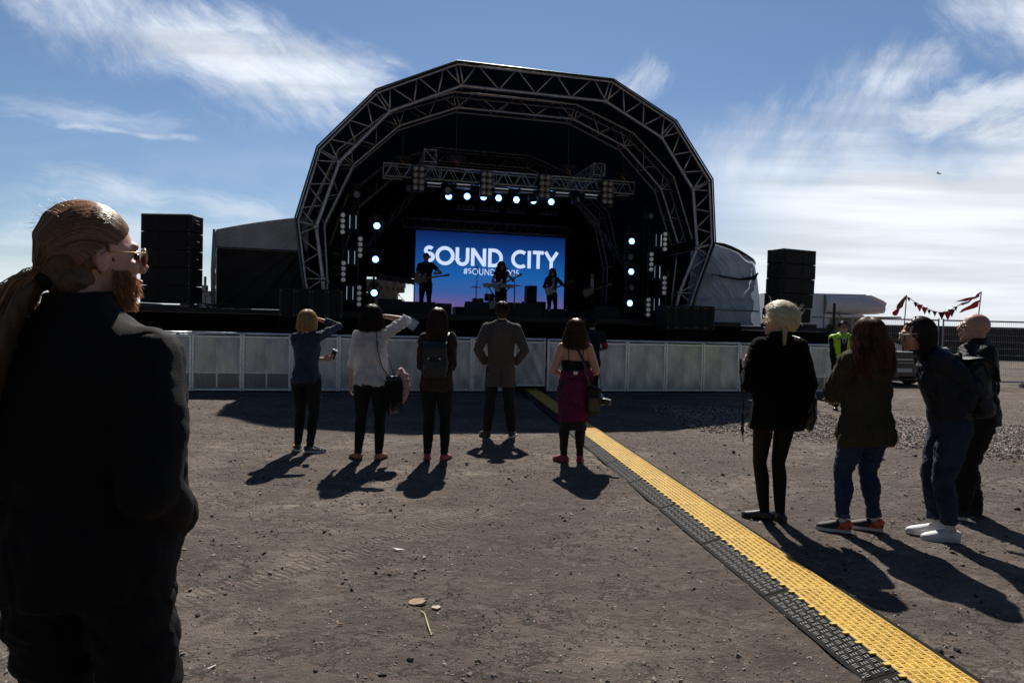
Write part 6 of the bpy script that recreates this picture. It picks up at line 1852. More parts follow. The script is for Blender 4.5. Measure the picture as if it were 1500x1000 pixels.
def backpack(loc, rz, lab, w=.27, h=.36, d=.13, m=None, tilt=0, flap=True, straps=True, sw=.11):
    m = m or fab('black nylon bag', (.014, .015, .019), .5, spec=.5)
    b_ = empty('backpack', loc, rz, lab, 'backpack'); b_.rotation_euler = (tilt, 0, rz)
    mb = MB(); mb.tube([(0, -d / 2, -h / 2), (0, -d / 2, -h / 2 + .04), (0, -d / 2, 0), (0, -d / 2, h / 2 - .05), (0, -d / 2 + .01, h / 2)], [(w * .42, d * .38), (w * .5, d * .5), (w * .5, d * .52), (w * .44, d * .44), (w * .30, d * .25)], 20, side=(1, 0, 0)); vox('pack', mb, m, b_, .008, 4, (.005, 12), 3)
    mb = MB(); mb.tube([(0, -d * .92, -h * .44), (0, -d * 1.0, -h * .25), (0, -d * .96, -.01 * h)], [(w * .32, .022), (w * .36, .03), (w * .33, .018)], 16, side=(1, 0, 0)); vox('pocket', mb, m, b_, .008, 3, (.003, 14), 4)
    if flap:
        mb = MB(); mb.grid(lambda u, v: ((u - .5) * w * .90, -.02 - d * 1.02 * math.sin(min(1, v * 1.6) * PI / 2) + .002, h * .50 + .012 - max(0, v - .25) * h * .52 - .02 * v), 12, 12); f_ = mb.build('flap', m, b_, True)
        sol = f_.modifiers.new('s', 'SOLIDIFY'); sol.thickness = .006
        for sg in (-1, 1):
            mb = MB(); mb.bbox((sg * w * .22, -d * 1.10, h * .08), (.016, .005, .10), .002); q = mb.build('buckle_strap', shoe_blk, b_)
            mb = MB(); mb.bbox((sg * w * .22, -d * 1.10 - .004, h * .05), (.022, .005, .018), .002); mb.build('buckle', steel, q)
    mb = MB(); mb.tube([(w * .46 * math.cos(a), -d * .80, h * .06 + h * .40 * math.sin(a)) for a in [PI * i / 16 for i in range(17)]], .0025, 5); mb.build('piping', mat('grey piping', (.08, .08, .085), .5), b_, True)
    mb = MB(); mb.tube([(.03 * math.cos(a) * 1.0, -.01, h / 2 + .03 * math.sin(a) * 1.4) for a in [PI * i / 8 for i in range(9)]], .006, 6); mb.build('haul_loop', m, b_, True)
    if straps:
        for sg in (-1, 1):
            mb = MB(); mb.tube([(sg * sw * .6, .0, h / 2 - .02), (sg * sw * .92, .01, h / 2 + .07), (sg * sw, .09, h / 2 + .11), (sg * sw * 1.1, .185, h / 2 + .05), (sg * sw * 1.25, .20, -.02), (sg * sw * 1.3, .10, -h * .30), (sg * w * .42, -.02, -h * .42)], [(.020, .005)] * 7, 8, side=(1, 0, 0)); mb.build('shoulder_strap', m, b_, True)
    return b_
backpack(V3(g) + Matrix.Rotation(R(-4), 3, 'Z') @ V3((.015, -.115, 1.115)), R(-4), 'small black backpack on the back of the woman in the brown jumper')

# ---- 5: man in a grey brown overcoat
g = foot_at(731, 640)
p = person(g, -4, 'short haired man in a knee length grey brown overcoat, hands in pockets')
k = Sk(1.80, False, .98, head=(0, 0, 0), lf=(-.165, .0), rf=(.165, .0), ltoe=-22, rtoe=14, lw=(-.205, .09, 1.00), rw=(.205, .09, 1.00), lpole=(-.62, -.8, .1), rpole=(.62, -.8, .1), shift=(0, 0), shw=.107)
body(k, p, skin, lh={'dir': (.55, .1, -.8), 'palm': (1, 0, .4)}, rh={'dir': (-.55, .1, -.8), 'palm': (-1, 0, .4)}); face_bits(k, p)
trousers(k, p, fab('dark trousers', (.010, .009, .012), .85), .006, loose=.012, seed=8, b=1.0, hi=.56)
coat_m = fab('grey brown tweed', (.078, .071, .066), .9, var=.25, vs=70, bump=.5, bs=220)
def ex(mb): mb.tube([k.neck + V3((0, -.006, -.045)), k.neck + V3((0, -.004, .015))], [(.080, .075), (.062, .062)], 16)
top_(k, p, coat_m, .020, hem=[(.378, .124, .088, -.012), (.40, .122, .086, -.01), (.45, .115, .082, -.006), (.50, .106, .077, -.003)], lo=.53, sleeve=1.0, sl_infl=.018, b_arm=1.1, name='overcoat', seed=51, wr=(.0028, 9, .5), extra=ex)
mb = MB(); mb.box((0, -.158, .80), (.008, .012, .27)); mb.build('back_vent', blackcot, p)
mb = MB(); mb.tube([k.neck + V3((0, -.004, -.03)), k.neck + V3((0, -.004, .036))], [(.079, .076), (.066, .066)], 18); mb.build('collar', fab('dark brown collar', (.02, .012, .010), .9), p, True)
for A, t_ in ((k.al, -22), (k.ar, 14)): shoe(k, A, t_, p, mat('dark suede', (.035, .028, .024), .9, var=.2), sole_w if A is k.ar else sole_b)
short_hair(k, p, hairmats('short brown', (.055, .035, .024), .4), seed=5, n=1400)

# ---- 6: woman in a black camisole with purple jacket round her waist
g = foot_at(838, 677)
p = person(g, -2, 'woman in black strappy top with purple jacket tied round her waist')
k = Sk(1.57, True, 1.10, head=(0, 6, 0), lf=(-.095, .0), rf=(.085, .01), ltoe=-40, rtoe=10, lw=(-.12, .20, .96), rw=(.13, .20, .97), lpole=(-.8, -1, -.3), rpole=(.8, -1, -.3))
body(k, p, skin_p, bulk_arm=1.18, lh={'palm': (1, 0, 0)}, rh={'palm': (-1, 0, 0)}, ain=0, split=.68); face_bits(k, p)
trousers(k, p, fab('black leggings', (.010, .010, .011), .7), .004, b=.98, name='leggings', seed=9)
mb = MB(); H = k.H
mb.tube([k.up(V3((0, .002, z * H))) for z in (.53, .60, .66, .70, .722)], [(.100 * H, .074 * H), (.090 * H, .066 * H), (.090 * H, .066 * H), (.096 * H, .071 * H), (.098 * H, .072 * H)], 22, side=(1, 0, 0)); vox('camisole', mb, blackcot, p, .007, 3, (.002, 14), 5)
for sg in (-1, 1):
    mb = MB(); mb.tube([(sg * .080, -.098, 1.132), (sg * .078, -.095, 1.20), (sg * .083, -.060, 1.285), (sg * .085, .0, 1.312), (sg * .085, .07, 1.24), (sg * .08, .12, 1.13)], [(.005, .002)] * 6, 6); mb.build('camisole_strap', mat('plum strap', (.06, .01, .03), .7), p, True)
pur = fab('purple cloth', (.105, .010, .055), .85, var=.15)
mb = MB(); mb.tube([(0, -.01, .47), (0, -.012, .60), (0, -.012, .75), (0, -.004, .90), (0, 0, .98), (0, .0, 1.02)], [(.165, .125), (.175, .135), (.180, .145), (.172, .135), (.150, .115), (.142, .105)], 24, side=(1, 0, 0))
mb.tube([(-.15, -.10, .99), (-.03, -.14, 1.0), (.10, -.13, 1.02), (.16, -.08, 1.05)], [.025, .04, .04, .03], 10); mb.tube([(.14, -.02, 1.06), (.175, -.04, .98), (.18, -.05, .90)], [.03, .04, .03], 10)
vox('tied_jacket', mb, pur, p, .0075, 3, (.008, 11, .35), 61)
mb = MB(); mb.bbox((-.01, -.185, 1.005), (.045, .003, .035), .001); mb.build('care_label', mat('label white', (.7, .7, .68), .7), p)
mb = MB(); mb.tube([(0, 0, .37), (0, 0, .5)], [(.15, .12), (.15, .12)], 20, side=(1, 0, 0)); vox('skirt', mb, fab('black leggings', (.010, .010, .011), .7), p, .008, 3, (.005, 14, .3), 5)
mar = mat('maroon shoes', (.22, .03, .05), .6)
shoe(k, k.al, -40, p, mar, mar, L=.235); shoe(k, k.ar, 10, p, mar, mar, L=.235)
hb3 = hairmats('chestnut', (.115, .060, .034), .5)
long_hair(k, p, hb3, .20, n=1100, seed=6, back=.03, spread=1.15, tip=.6, wave=.018, vol=.016, curl_f=30, wild=.02, r0=.0018)
Rg = Matrix.Rotation(R(2), 3, 'Z')
bag = empty('camera_bag', V3(g) + Rg @ V3((.20, -.12, .70)), R(2), 'black camera bag at the right hip of the woman with the purple jacket', 'bag')
mb = MB(); mb.bbox((0, 0, 0), (.16, .11, .30), .03); vox('bag_body', mb, fab('black nylon', (.012, .013, .016), .6), bag, .007, 4, (.003, 14), 2)
mb = MB(); mb.bbox((0, -.055, -.03), (.12, .03, .16), .012); mb.build('pocket', shoe_blk, bag)
mb = MB(); mb.tube([(-.05, 0, .14), (-.09, -.07, .28), (-.12, -.075, .42), (-.20, -.02, .585), (-.27, .06, .60), (-.30, .20, .45), (-.1, .22, .2), (.05, .02, .14)], [(.014, .003)] * 8, 8, side=(1, 0, 0)); mb.build('strap', shoe_blk, bag)
cm = empty('camera', V3(g) + Rg @ V3((.275, -.10, .70)), R(2 - 30), 'black camera hanging beside the black camera bag', 'camera')
mb = MB(); mb.bbox((0, 0, 0), (.075, .13, .10), .015); mb.bbox((0, 0, .06), (.05, .06, .035), .01); mb.build('camera_body', shoe_blk, cm)
mb = MB(); mb.tube([(.03, 0, 0), (.06, 0, 0), (.06, 0, 0), (.12, 0, -.01)], [.035, .035, .038, .036], 18); mb.build('lens', shoe_blk, cm)
mb = MB(); mb.tube([(0, .05, .05), (-.03, .09, .2), (-.05, .08, .33)], .005, 6); mb.build('strap', shoe_blk, cm)

# ---- 7: blonde woman in black coat
g = foot_at(1131, 764)
p = person(g, -10, 'pale blonde woman with pinned up plaits, short black coat and black tights')
k = Sk(1.70, True, 1.04, head=(-38, 4, 0), lf=(-.06, .01), rf=(.055, -.02), ltoe=-35, rtoe=0, lw=(-.17, .17, 1.18), rw=(.225, .02, .86), lpole=(-.35, -.5, -1), rpole=(.4, -1, 0), shw=.094)
body(k, p, skin_p, voxel=.006, lh={'dir': (-.1, .2, 1), 'palm': (.9, -.2, 0), 'curl': 35}); face_bits(k, p)
tg = mat('sheer black tights', (.006, .005, .005), .7, var=.1, spec=.15)
trousers(k, p, tg, .001, b=.88, name='tights', seed=10, wr=(.0004, 10))
bw = fab('black boiled wool', (.004, .004, .0045), .98, vs=60, spec=.12, bump=.5, bs=160)
def ex(mb):
    mb.tube([k.neck + V3((0, -.006, -.05)), k.neck + V3((0, -.010, .01)), k.neck + V3((0, -.010, .055))], [(.095, .085), (.074, .072), (.068, .068)], 18)
top_(k, p, bw, .026, hem=[(.435, .124, .092, -.01), (.45, .124, .092, -.01), (.50, .118, .088, -.006)], lo=.53, sleeve=.94, sl_infl=.022, b_arm=1.15, name='coat', seed=71, wr=(.004, 8, .6), extra=ex, waist=1.35, loose=.014)
for sg in (-1, 1): mb = MB(); s_ = k.sl if sg < 0 else k.sr; mb.tube([lerp(k.neck, s_, .55) + V3((0, -.01, .05)), s_ + V3((sg * .01, -.01, .055))], [(.016, .005)] * 2, 8, side=(0, 1, 0)); mb.build('epaulette', shoe_blk, p, True)
shoe(k, k.al, -35, p, shoe_blk, sole_b, L=.26); shoe(k, k.ar, 0, p, shoe_blk, sole_b, L=.26)
hb4 = hairmats('platinum', (.88, .77, .58), .3)
rg = random.Random(77); lines = []
cap = MB(); cap.ell(k.h(0, -.026, .030), (.088, .106, .096), k.HR, 22, 14); cap.ell(k.h(.05, -.09, -.01), (.056, .046, .062), k.HR); cap.ell(k.h(-.03, -.105, -.01), (.052, .040, .05), k.HR); cap.ell(k.h(.07, -.03, -.03), (.03, .04, .05), k.HR)
vox('hair', cap, hb4[0], p, .007, 4, (.004, 45, 1), 7)
tdir = V3((0.1, -1, -.42)).normalized()
for i in range(2200):
    side_ = rg.choice((-1, 1)); az = rg.uniform(0, 118); el_ = lerp(48, 12, min(1, az / 75)) - max(0, az - 75) * 1.1 + (rg.uniform(0, 50) if rg.random() < .5 else 0)
    v = V3((side_ * math.sin(R(az)) * math.cos(R(el_)), math.cos(R(az)) * math.cos(R(el_)), math.sin(R(el_))))
    ctrl = V3((v.x * .9, -.35, max(v.z, .1) + max(0, v.y))).normalized()
    off = rg.uniform(.012, .034); wob = rg.gauss(0, .15); L_ = []
    for j in range(8):
        t_ = j / 7; w = (v * (1 - t_) ** 2 + ctrl * (2 * t_ * (1 - t_)) + tdir * t_ ** 2).normalized(); w = (w + V3((wob, 0, wob)) * math.sin(PI * j / 7)).normalized(); L_.append(k.h(w.x * (.087 + off), -.018 + w.y * (.110 + off), .024 + w.z * (.098 + off)))
    lines.append(L_)
def plait(pts, rr, n=14, loops=9):
    for s3 in range(3):
        for q in range(18):
            ph = rg.uniform(0, 6.28); a0 = 2 * PI * s3 / 3; L_ = []
            for j in range(26):
                t_ = j / 25 * (len(pts) - 1.001); i0 = int(t_); c = lerp(pts[i0], pts[i0 + 1], t_ - i0); an = a0 + j * .95
                L_.append(c + V3((math.cos(an) * rr, math.sin(an) * rr * .55, math.sin(an * 2) * rr * .3)) + V3((math.cos(ph), math.sin(ph), 0)) * rr * .45)
            lines.append(L_)
plait([k.h(-.055, -.075, .02), k.h(-.070, -.080, -.04), k.h(-.062, -.085, -.10), k.h(-.070, -.085, -.17)], .014)
plait([k.h(.07, -.04, .05), k.h(.055, -.095, .02), k.h(.02, -.115, .0), k.h(-.03, -.11, -.01)], .014)
for i in range(260):                      # unruly curls standing off the head
    az_ = rg.uniform(-150, 150); po = rg.uniform(5, 115); da = rg.choice((-1, 1)) * rg.uniform(10, 40); dp = rg.uniform(-25, 25); lift = rg.uniform(.004, .020); L_ = []
    for j in range(7): t_ = j / 6; L_.append(scalp(k, az_ + da * t_, max(2, po + dp * t_), .010 + lift * math.sin(PI * (.15 + .8 * t_))))
    lines.append(L_)
for i in range(260):                      # wisps blowing left
    b0 = scalp(k, rg.uniform(-130, 130), rg.uniform(20, 100), .006); ln = rg.uniform(.03, .09); d = V3((-1, rg.gauss(0, .4), rg.gauss(.1, .4))) if rg.random() < .6 else V3((1, rg.gauss(0, .4), rg.gauss(-.1, .5)))
    d = d.normalized(); lines.append([b0 + d * ln * t_ + V3((0, 0, .02 * math.sin(t_ * 5 + i))) for t_ in (0, .3, .6, .8, 1)])
strands('hair_strands', lines, .0017, hb4, p)
Rg = Matrix.Rotation(R(10), 3, 'Z')
mb = MB(); mb.tube([(-.02, .1, .35), (-.035, .02, .2), (-.03, -.03, .0), (-.035, -.04, -.18), (-.02, -.03, -.30)], [(.010, .006), (.014, .006), (.010, .006), (.014, .006), (.006, .004)], 8, side=(1, 0, 0))
o = vox('cord', mb, fab('dark brown strap', (.03, .02, .016), .8), None, .006, 2, (.003, 16), 3); o.name = 'hanging_strap'; o.location = V3(g) + Rg @ V3((-.225, .06, .93)); tag(o, 'dark strap hanging at the left side of the blonde woman in black', 'strap')
mb = MB(); mb.tube([(0, 0, .36), (.01, 0, .1), (.015, 0, -.05), (.0, 0, -.13)], [(.03, .04), (.05, .07), (.055, .075), (.03, .05)], 14, side=(1, 0, 0))
o = vox('shoulder_bag', mb, shoe_blk, None, .008, 3, (.006, 10), 4); o.location = V3(g) + Rg @ V3((.275, .0, .86)); tag(o, 'slouchy black bag at the right side of the blonde woman in black', 'bag')
mb = MB(); mb.tube([(.0, 0, .34), (-.05, -.05, .48), (-.10, -.05, .60), (-.13, .02, .615)], [(.008, .003)] * 4, 6); q = mb.build('strap', shoe_blk, o)

# ---- 8: dark haired woman in a green parka
g = foot_at(1262, 778)
p = person(g, -16, 'brown haired woman in dark green parka, rolled jeans and orange black trainers')
k = Sk(1.60, True, 1.10, head=(6, 4, 0), lf=(-.16, .02), rf=(.12, .0), ltoe=-50, rtoe=-45, lw=(.02, .24, 1.00), rw=(.02, .25, .98), lpole=(-1, -.1, -.35), rpole=(.7, -.8, -.4), shw=.098)
body(k, p, skin, voxel=.006, lin=-.006); face_bits(k, p)
trousers(k, p, jeans, .010, b=1.05, seed=12, upto=.90, cuff=.006, loose=.004, wr=(.003, 14, 1.6))
for A, K in ((k.al, k.kl), (k.ar, k.kr)):
    mb = MB(); e = lerp(K, A, .88); mb.tube([lerp(K, A, .82), e], [.052, .053], 18)
    mb.build('turn_up', fab('pale denim turn up', (.07, .10, .19), .85, var=.3, vs=40), p, True)
prk = fab('dark green parka cotton', (.034, .031, .017), .85, var=.2, vs=20)
def ex(mb):
    mb.tube([k.up(V3((-.10, -.08, 1.26))), k.up(V3((-.05, -.14, 1.20))), k.up(V3((.05, -.14, 1.20))), k.up(V3((.10, -.08, 1.26)))], [.035, .05, .05, .035], 12)
top_(k, p, prk, .030, hem=[(.405, .118, .085, -.03), (.43, .130, .098, -.02), (.47, .132, .102, -.01), (.50, .126, .10, -.006)], lo=.53, sleeve=.93, sl_infl=.026, b_arm=1.15, name='parka', seed=81, wr=(.0045, 9, .7), waist=1.32, loose=.020, extra=ex)
blk_or = mat('black trainer mesh', (.02, .02, .022), .7, var=.3, vscale=80)
def orange(up_, P, f, sd, s):
    om = mat('orange trainer', (.75, .13, .035), .6); q = MB()
    q.tube([P(.02, .055), P(.10, .070), P(.17, .075)], [(.030, .026), (.036, .030), (.036, .022)], 14, side=sd)
    for e in (-1, 1): q.prism([(-.02, .0), (.07, -.005), (.05, .045), (.0, .06)], .004, P(.12, .028) + sd * e * .0395 * s, f, (0, 0, 1))
    q.build('heel_panel', om, up_, True)
    st3 = MB()
    for e in (-1, 1):
        for j in range(3): st3.prism([(0, 0), (.007, 0), (.022 - .006 * (2 - j), .012 + .010 * j), (.015 - .006 * (2 - j), .012 + .010 * j)], .002, P(.18 + .045 * j, .034) + sd * e * .0425 * s, f, (0, 0, 1))
    st3.build('stripes', blk_or, up_)
    l_ = MB()
    for j in range(4): l_.tube([P(.38 + .07 * j, .082 - .007 * j) - sd * .018, P(.39 + .07 * j, .090 - .008 * j), P(.38 + .07 * j, .082 - .007 * j) + sd * .018], .0032, 5)
    l_.build('laces', om, up_, True)
shoe(k, k.al, -50, p, blk_or, sole_w, extra=orange); shoe(k, k.ar, -45, p, blk_or, sole_w, extra=orange)
for A, K in ((k.al, k.kl), (k.ar, k.kr)): mb = MB(); mb.tube([lerp(K, A, .86), V3((A.x, A.y, .07))], [.031, .036], 14); mb.build('sock', mat('white sock', (.6, .58, .56), .9), p, True)
hb5 = hairmats('auburn brown', (.15, .070, .042), .65)
long_hair(k, p, hb5, .30, n=1700, seed=8, back=.045, spread=1.35, tip=.8, wave=.022, vol=.020, curl_f=24, wild=.034, r0=.0019)

# ---- 9: woman in navy jacket leaning forward, profile to the left
g = foot_at(1380, 788)
p = person(g, -78, 'woman in navy jacket, sunglasses and jeans leaning forward, white plimsolls')
k = Sk(1.66, True, 1.05, lean=13, head=(8, -9, 0), lf=(-.07, -.03), rf=(.06, .02), ltoe=-4, rtoe=6, shift=(0, -.03), lw=(-.09, -.035, .90), rw=(.09, -.035, .90), lpole=(-.15, -1, 0), rpole=(.15, -1, 0), heady=.055)
body(k, p, skin_p, voxel=.006); face_bits(k, p)
trousers(k, p, fab('dark indigo jeans', (.022, .032, .062), .85, var=.3, vs=14), .010, b=1.06, loose=.010, upto=.84, cuff=.002, seed=13, wr=(.004, 12, 1.4))
nav = fab('navy nylon', (.007, .010, .020), .6, var=.2, vs=12, spec=.3)
def ex(mb):
    mb.tube([k.up(V3((-.10, -.05, 1.36))), k.up(V3((-.07, -.12, 1.33))), k.up(V3((0, -.15, 1.30))), k.up(V3((.07, -.12, 1.33))), k.up(V3((.10, -.05, 1.36)))], [.03, .042, .05, .042, .03], 12)
    mb.tube([k.neck + V3((0, 0, -.05)), k.neck + V3((0, .01, .02))], [(.085, .08), (.068, .066)], 14)
top_(k, p, nav, .026, hem=[(.535, .100, .080, 0)], lo=.56, sleeve=.96, sl_infl=.024, b_arm=1.15, name='jacket', seed=91, wr=(.0035, 11, .8), waist=1.25, loose=.015, extra=ex, cuff=-.002)
for A, t_ in ((k.al, -4), (k.ar, 6)):
    def laces(up_, P, f, sd, s):
        l_ = MB()
        for j in range(5): l_.tube([P(.36 + .06 * j, .082 - .006 * j) - sd * .020, P(.37 + .06 * j, .092 - .007 * j), P(.36 + .06 * j, .082 - .006 * j) + sd * .020], .003, 5)
        l_.build('laces', lace, up_, True)
    shoe(k, A, t_, p, mat('white canvas', (.72, .72, .72), .7), sole_w, extra=laces, L=.275)
for A, K in ((k.al, k.kl), (k.ar, k.kr)): mb = MB(); mb.tube([lerp(K, A, .80), V3((A.x, A.y, .07))], [.036, .038], 14); mb.build('sock', mat('white sock', (.6, .58, .56), .9), p, True)
hb6 = hairmats('deep brown', (.038, .021, .014), .5)
long_hair(k, p, hb6, .19, n=1100, seed=9, back=.01, spread=1.0, tip=.8, wave=.006, vol=.008, face=100, curl_f=16)
glasses(k, p, mat('white frame', (.6, .58, .55), .35), lens_m, r=.028, arm_r=.0032, thick=.003)
Rz = Matrix.Rotation(R(78), 3, 'Z')
bq = k.up(V3((-.02, -.155, 1.09)))
b_ = backpack(V3(g) + Rz @ bq, R(78), 'large black backpack with buckled flap worn by the leaning woman', w=.30, h=.42, d=.17, tilt=0)
b_.rotation_euler = (R(-12), 0, R(78))

# ---- 10: bald man in glasses
g = foot_at(1426, 758)
p = person(g, -74, 'bald man in glasses, black jacket and black trousers standing behind the leaning woman')
k = Sk(1.69, False, 1.14, head=(2, 3, 0), lean=3, lf=(-.10, .14), rf=(.10, -.03), ltoe=-2, rtoe=2, lw=(-.16, .22, .98), rw=(.20, .16, .96), lpole=(-.6, -1, 0), rpole=(.6, -1, 0), shift=(0, .0))
body(k, p, skin_p, voxel=.006); face_bits(k, p)
trousers(k, p, blackcot, .014, b=1.08, loose=.024, seed=14, wr=(.005, 10, 1.5))
bj = fab('black jacket nylon', (.006, .0065, .008), .65, var=.2, vs=12, spec=.25)
def ex(mb): mb.tube([k.neck + V3((0, -.004, -.05)), k.neck + V3((0, -.006, .01)), k.neck + V3((0, .0, .052))], [(.090, .085), (.074, .072), (.068, .068)], 16)
top_(k, p, bj, .028, hem=[(.465, .104, .082, .0), (.50, .108, .086, .0)], lo=.53, sleeve=.96, sl_infl=.024, b_arm=1.15, name='jacket', seed=101, wr=(.0038, 10, .8), belly=.04, extra=ex)
for A, t_ in ((k.al, -2), (k.ar, 2)): shoe(k, A, t_, p, blk_or, sole_b if A is k.ar else sole_w, L=.28)
glasses(k, p, gold, mat('clear lens', (.1, .1, .1), .05, alpha=.25), r=.022, name='glasses')

# ---- 11: steward
g = gnd(1231, 600)
p = person((g.x, g.y, 0), 198, 'steward in hi-vis vest, dark suit and sunglasses facing the camera by the barrier')
k = Sk(1.74, False, 1.05, head=(-8, 0, 0), lw=(-.16, .16, .86), rw=(.16, .16, .86), lpole=(-1, -.6, 0), rpole=(1, -.6, 0))
body(k, p, skin, voxel=.008); face_bits(k, p)
trousers(k, p, black_wool, .010, loose=.02, voxel=.009)
top_(k, p, black_wool, .014, hem=[(.455, .100, .078, 0), (.50, .1, .076, 0)], lo=.53, sl_infl=.016, name='suit_jacket', voxel=.009, seed=7)
hv = mat('hi-vis yellow', (.45, .80, .02), .6, emit=None)
mb = MB(); torso(mb, k, .024, lo=.56, flare=[(.50, .104, .082, 0)]); hvo = vox('vest', mb, hv, p, .010, 3, (.005, 9), 5)
mb = MB(); mb.prism([(-.045, 1.0), (.045, 1.0), (.065, 1.42), (-.065, 1.42)], .02, (0, .160, 0), (1, 0, 0), (0, 0, 1)); mb.build('suit_front', black_wool, p)
mb = MB(); mb.prism([(0, 1.22), (.045, 1.42), (-.045, 1.42)], .012, (0, .172, 0), (1, 0, 0), (0, 0, 1)); mb.build('shirt', wc, p)
mb = MB(); mb.prism([(-.012, 1.20), (.012, 1.20), (.014, 1.40), (-.014, 1.40)], .01, (0, .181, 0), (1, 0, 0), (0, 0, 1)); mb.build('tie', nav, p)
mb = MB(); mb.tube([k.neck + V3((0, .01, -.03)), k.neck + V3((0, .0, .015))], [(.070, .072), (.060, .060)], 14); mb.build('collar', wc, p, True)
short_hair(k, p, hairmats('black', (.015, .012, .011), .3), seed=15, n=300, vol=.004)
glasses(k, p, blk2, lens_m, r=.028, thick=.003)
for A, t_ in ((k.al, -8), (k.ar, 8)): shoe(k, A, t_, p, shoe_blk, sole_b, voxel=.01)

# ---- 12: man in the gap by the barrier, dark t-shirt
g = gnd(864, 595)
p = person((g.x, g.y, 0), -6, 'dark haired man in navy t-shirt standing beside the barrier, red cloth on his right arm')
k = Sk(1.70, False, .98, head=(12, -6, 0), lw=(-.1, .22, 1.05), rw=(.12, .24, 1.05), lpole=(-1, -.5, -.3), rpole=(1, -.5, -.3))
body(k, p, skin, voxel=.008)
trousers(k, p, black_den, .010, loose=.01, voxel=.009)
top_(k, p, fab('navy t-shirt', (.012, .016, .028), .9), .014, hem=[(.47, .098, .074, 0), (.50, .099, .074, 0)], lo=.53, sleeve=.30, sl_infl=.016, name='t_shirt', voxel=.009, seed=9)
mb = MB(); mb.tube([lerp(k.sr, k.er, .55), lerp(k.sr, k.er, .98)], [.060, .056], 14); mb.build('armband', mat('red armband', (.4, .02, .03), .8), p, True)
short_hair(k, p, hairmats('black', (.015, .012, .011), .3), seed=16, n=400)
for A, t_ in ((k.al, -8), (k.ar, 8)): shoe(k, A, t_, p, shoe_blk, sole_b, voxel=.01)

# ------------------------------------------------------------------ the band
def musician(px, t, ang, H, label, female=False, **kw):
    s_, _ = onst(px, 450, t); q = st(s_, t, DZ + .002)
    p_ = person(q, 180 - 13.6 + ang, label, 'band members on the stage'); return p_, q
def guitar(loc, rz, tiltv, label, white=True, bass=False):
    g_ = empty('guitar', loc, rz, label, 'guitar', 'electric guitars'); g_.rotation_euler = (0, -tiltv, rz)
    out = [(-.20, -.10), (-.22, .0), (-.19, .10), (-.11, .13), (-.03, .10), (.04, .105), (.13, .15), (.15, .12), (.07, .045), (.08, -.03), (.15, -.08), (.13, -.12), (.03, -.105), (-.04, -.11), (-.12, -.155)]
    bm_ = mat('guitar white', (.62, .62, .60), .25, spec=.7) if white else mat('guitar sunburst', (.10, .02, .010), .25, spec=.7)
    mb = MB(); mb.prism(out, .04, (0, 0, 0), (1, 0, 0), (0, 0, 1)); b_ = mb.build('guitar_body', bm_, g_)
    mb = MB(); mb.prism([(-.12, -.09), (.06, -.08), (.06, .05), (-.02, .07), (-.10, .02)], .005, (0, -.0235 if False else .0235, 0), (1, 0, 0), (0, 0, 1)); mb.build('pickguard', wp, b_)
    L_ = .66 if bass else .56
    mb = MB(); mb.bbox((.06 + L_ / 2, .022, 0), (L_, .022, .045), .004); mb.build('neck', mat('maple', (.16, .09, .04), .4), g_)
    mb = MB(); mb.prism([(.0, -.025), (.15, -.035), (.17, .0), (.13, .045), (.0, .028)], .018, (.06 + L_, .018, 0), (1, 0, 0), (0, 0, 1)); mb.build('headstock', mat('maple', (.16, .09, .04), .4), g_)
    return g_
def rot_of(p_): return Matrix.Rotation(p_.rotation_euler.z, 3, 'Z')
def band(px, t, H, label, ang=0, hair=None, topc=None, legc=None, head=(0, 0, 0), glab='', white=True, sleeve=.28, cap_=False, beard=False, open_shirt=False, lw=None, rw=None, tiltv=R(12), gz=None, female=False):
    p_, q = musician(px, t, ang, H, label)
    z0 = .60 * H; hw = V3((-.33, .20, z0 + .13)) if lw is None else V3(lw); rw_ = V3((.10, .17, z0 + .02)) if rw is None else V3(rw)
    k = Sk(H, female, .95, head=head, lf=(-.13, .03), rf=(.12, 0), ltoe=-12, rtoe=12, lw=hw, rw=rw_, lpole=(-1, -.3, -.8), rpole=(1, -.8, -.1))
    body(k, p_, skin, voxel=.009, ain=-.001, lh={'palm': (.3, -1, 0), 'curl': 50}, rh={'palm': (0, -1, 0), 'curl': 35}); face_bits(k, p_)
    trousers(k, p_, legc or black_den, .006, voxel=.010, seed=px)
    top_(k, p_, topc, .014, hem=[(.47, .1, .074, 0), (.50, .1, .074, 0)], lo=.53, sleeve=sleeve, sl_infl=.014, name='shirt', voxel=.010, seed=px)
    for A, t_ in ((k.al, -12), (k.ar, 12)): shoe(k, A, t_, p_, shoe_blk, sole_b, voxel=.011)
    Rp = rot_of(p_)
    if glab:
        gp = V3((.08, .185, gz or z0 - .02)); g_ = guitar(q + Rp @ gp, p_.rotation_euler.z + PI, tiltv, glab, white)
        mb = MB(); Ri = (Matrix.Rotation(p_.rotation_euler.z + PI, 3, 'Z') @ Matrix.Rotation(-tiltv, 3, 'Y')).inverted()
        W2 = lambda v: Ri @ (Rp @ (v - gp))
        mb.tube([W2(gp + V3((.14, 0, .08))), W2(k.up(V3((.10, .12, .74 * H)))), W2(k.up(V3((-.04, .05, .862 * H)))), W2(k.up(V3((-.12, -.06, .80 * H)))), W2(V3((.02, -.15, .68 * H))), W2(gp + V3((.22, -.02, .0)))], [(.022, .003)] * 6, 8); mb.build('strap', mat('red strap', (.12, .01, .01), .7), g_, True)
    return p_, k
blkT = fab('black t-shirt', (.010, .010, .012), .9)
p_, k = band(623, 3.1, 1.76, 'guitarist in a dark cap and black t-shirt at the left of the stage', ang=14, topc=blkT, head=(-20, -6, 0), glab='red and white electric guitar played by the man in the cap', white=False, tiltv=R(9))
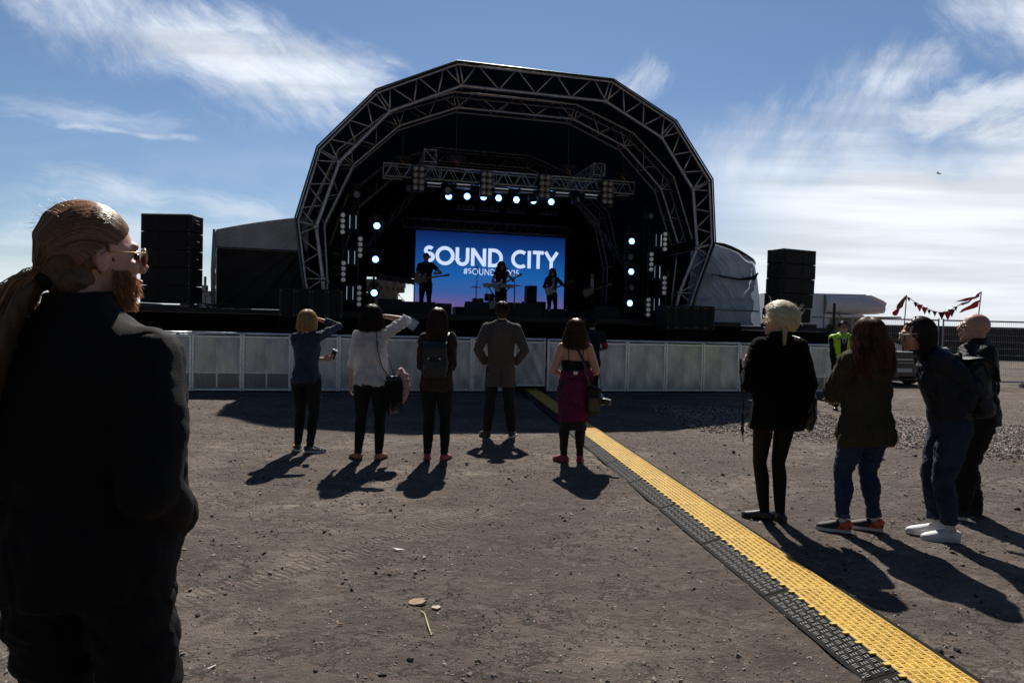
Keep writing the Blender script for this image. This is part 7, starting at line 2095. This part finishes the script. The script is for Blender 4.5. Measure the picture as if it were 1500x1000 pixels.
mb = MB(); mb.ell(k.h(0, -.02, .035), (.086, .104, .085), k.HR, 18, 12); mb.tube([k.h(0, .05, .045), k.h(0, .15, .035)], [(.07, .010), (.05, .008)], 14, side=k.HR @ V3((1, 0, 0))); vox('cap', mb, blackcot, p_, .008, 3)
mb = MB(); mb.prism([(-.04, -.02), (.05, -.02), (.05, .06), (-.02, .08)], .01, (0, 0, 0)); 
p_, k = band(733, 4.0, 1.68, 'curly haired singer in a black vest behind the white keyboard', ang=-4, topc=blkT, sleeve=.06, glab='pale bodied bass guitar held by the curly haired singer', white=True, tiltv=R(28), head=(0, -3, 0))
long_hair(k, p_, hairmats('near black', (.012, .009, .008), .4), .16, n=500, seed=20, back=.0, spread=1.25, tip=.9, wave=.02, vol=.03, face=150, curl_f=60, wild=.02, r0=.003)
p_, k = band(808, 5.0, 1.64, 'long haired bearded guitarist in a dark open jacket at the right of the screen', ang=0, topc=fab('dark open shirt', (.016, .015, .018), .9), sleeve=.92, glab='white electric guitar played by the long haired guitarist', white=True, tiltv=R(24), head=(10, -10, 0))
long_hair(k, p_, hairmats('near black', (.012, .009, .008), .4), .24, n=500, seed=21, back=.0, spread=1.2, tip=.8, wave=.01, vol=.022, face=150, curl_f=20, wild=.012, r0=.003)
mb = MB(); mb.prism([(-.035, .90), (.035, .90), (.045, 1.38), (-.045, 1.38)], .02, (0, .135, 0), (1, 0, 0), (0, 0, 1)); mb.build('undershirt', fab('pale grey shirt', (.35, .35, .38), .9), p_)
p_, k = band(867, 5.2, 1.64, 'musician in dark jacket over a white shirt in the gloom at the far right', ang=25, topc=fab('dark jacket', (.012, .011, .013), .9), sleeve=.95, glab='dark guitar with pale edge held at the far right of the stage', white=False, tiltv=R(20), head=(0, -12, 0))
mb = MB(); mb.prism([(-.06, .92), (.05, .92), (.055, 1.40), (-.05, 1.40)], .02, (0, .140, 0), (1, 0, 0), (0, 0, 1)); mb.build('undershirt', fab('white shirt', (.6, .6, .62), .9), p_)
short_hair(k, p_, hairmats('near black', (.012, .009, .008), .4), seed=22, n=200, r0=.003)
# things that were only made to be copied or measured
used_names = set(_used)
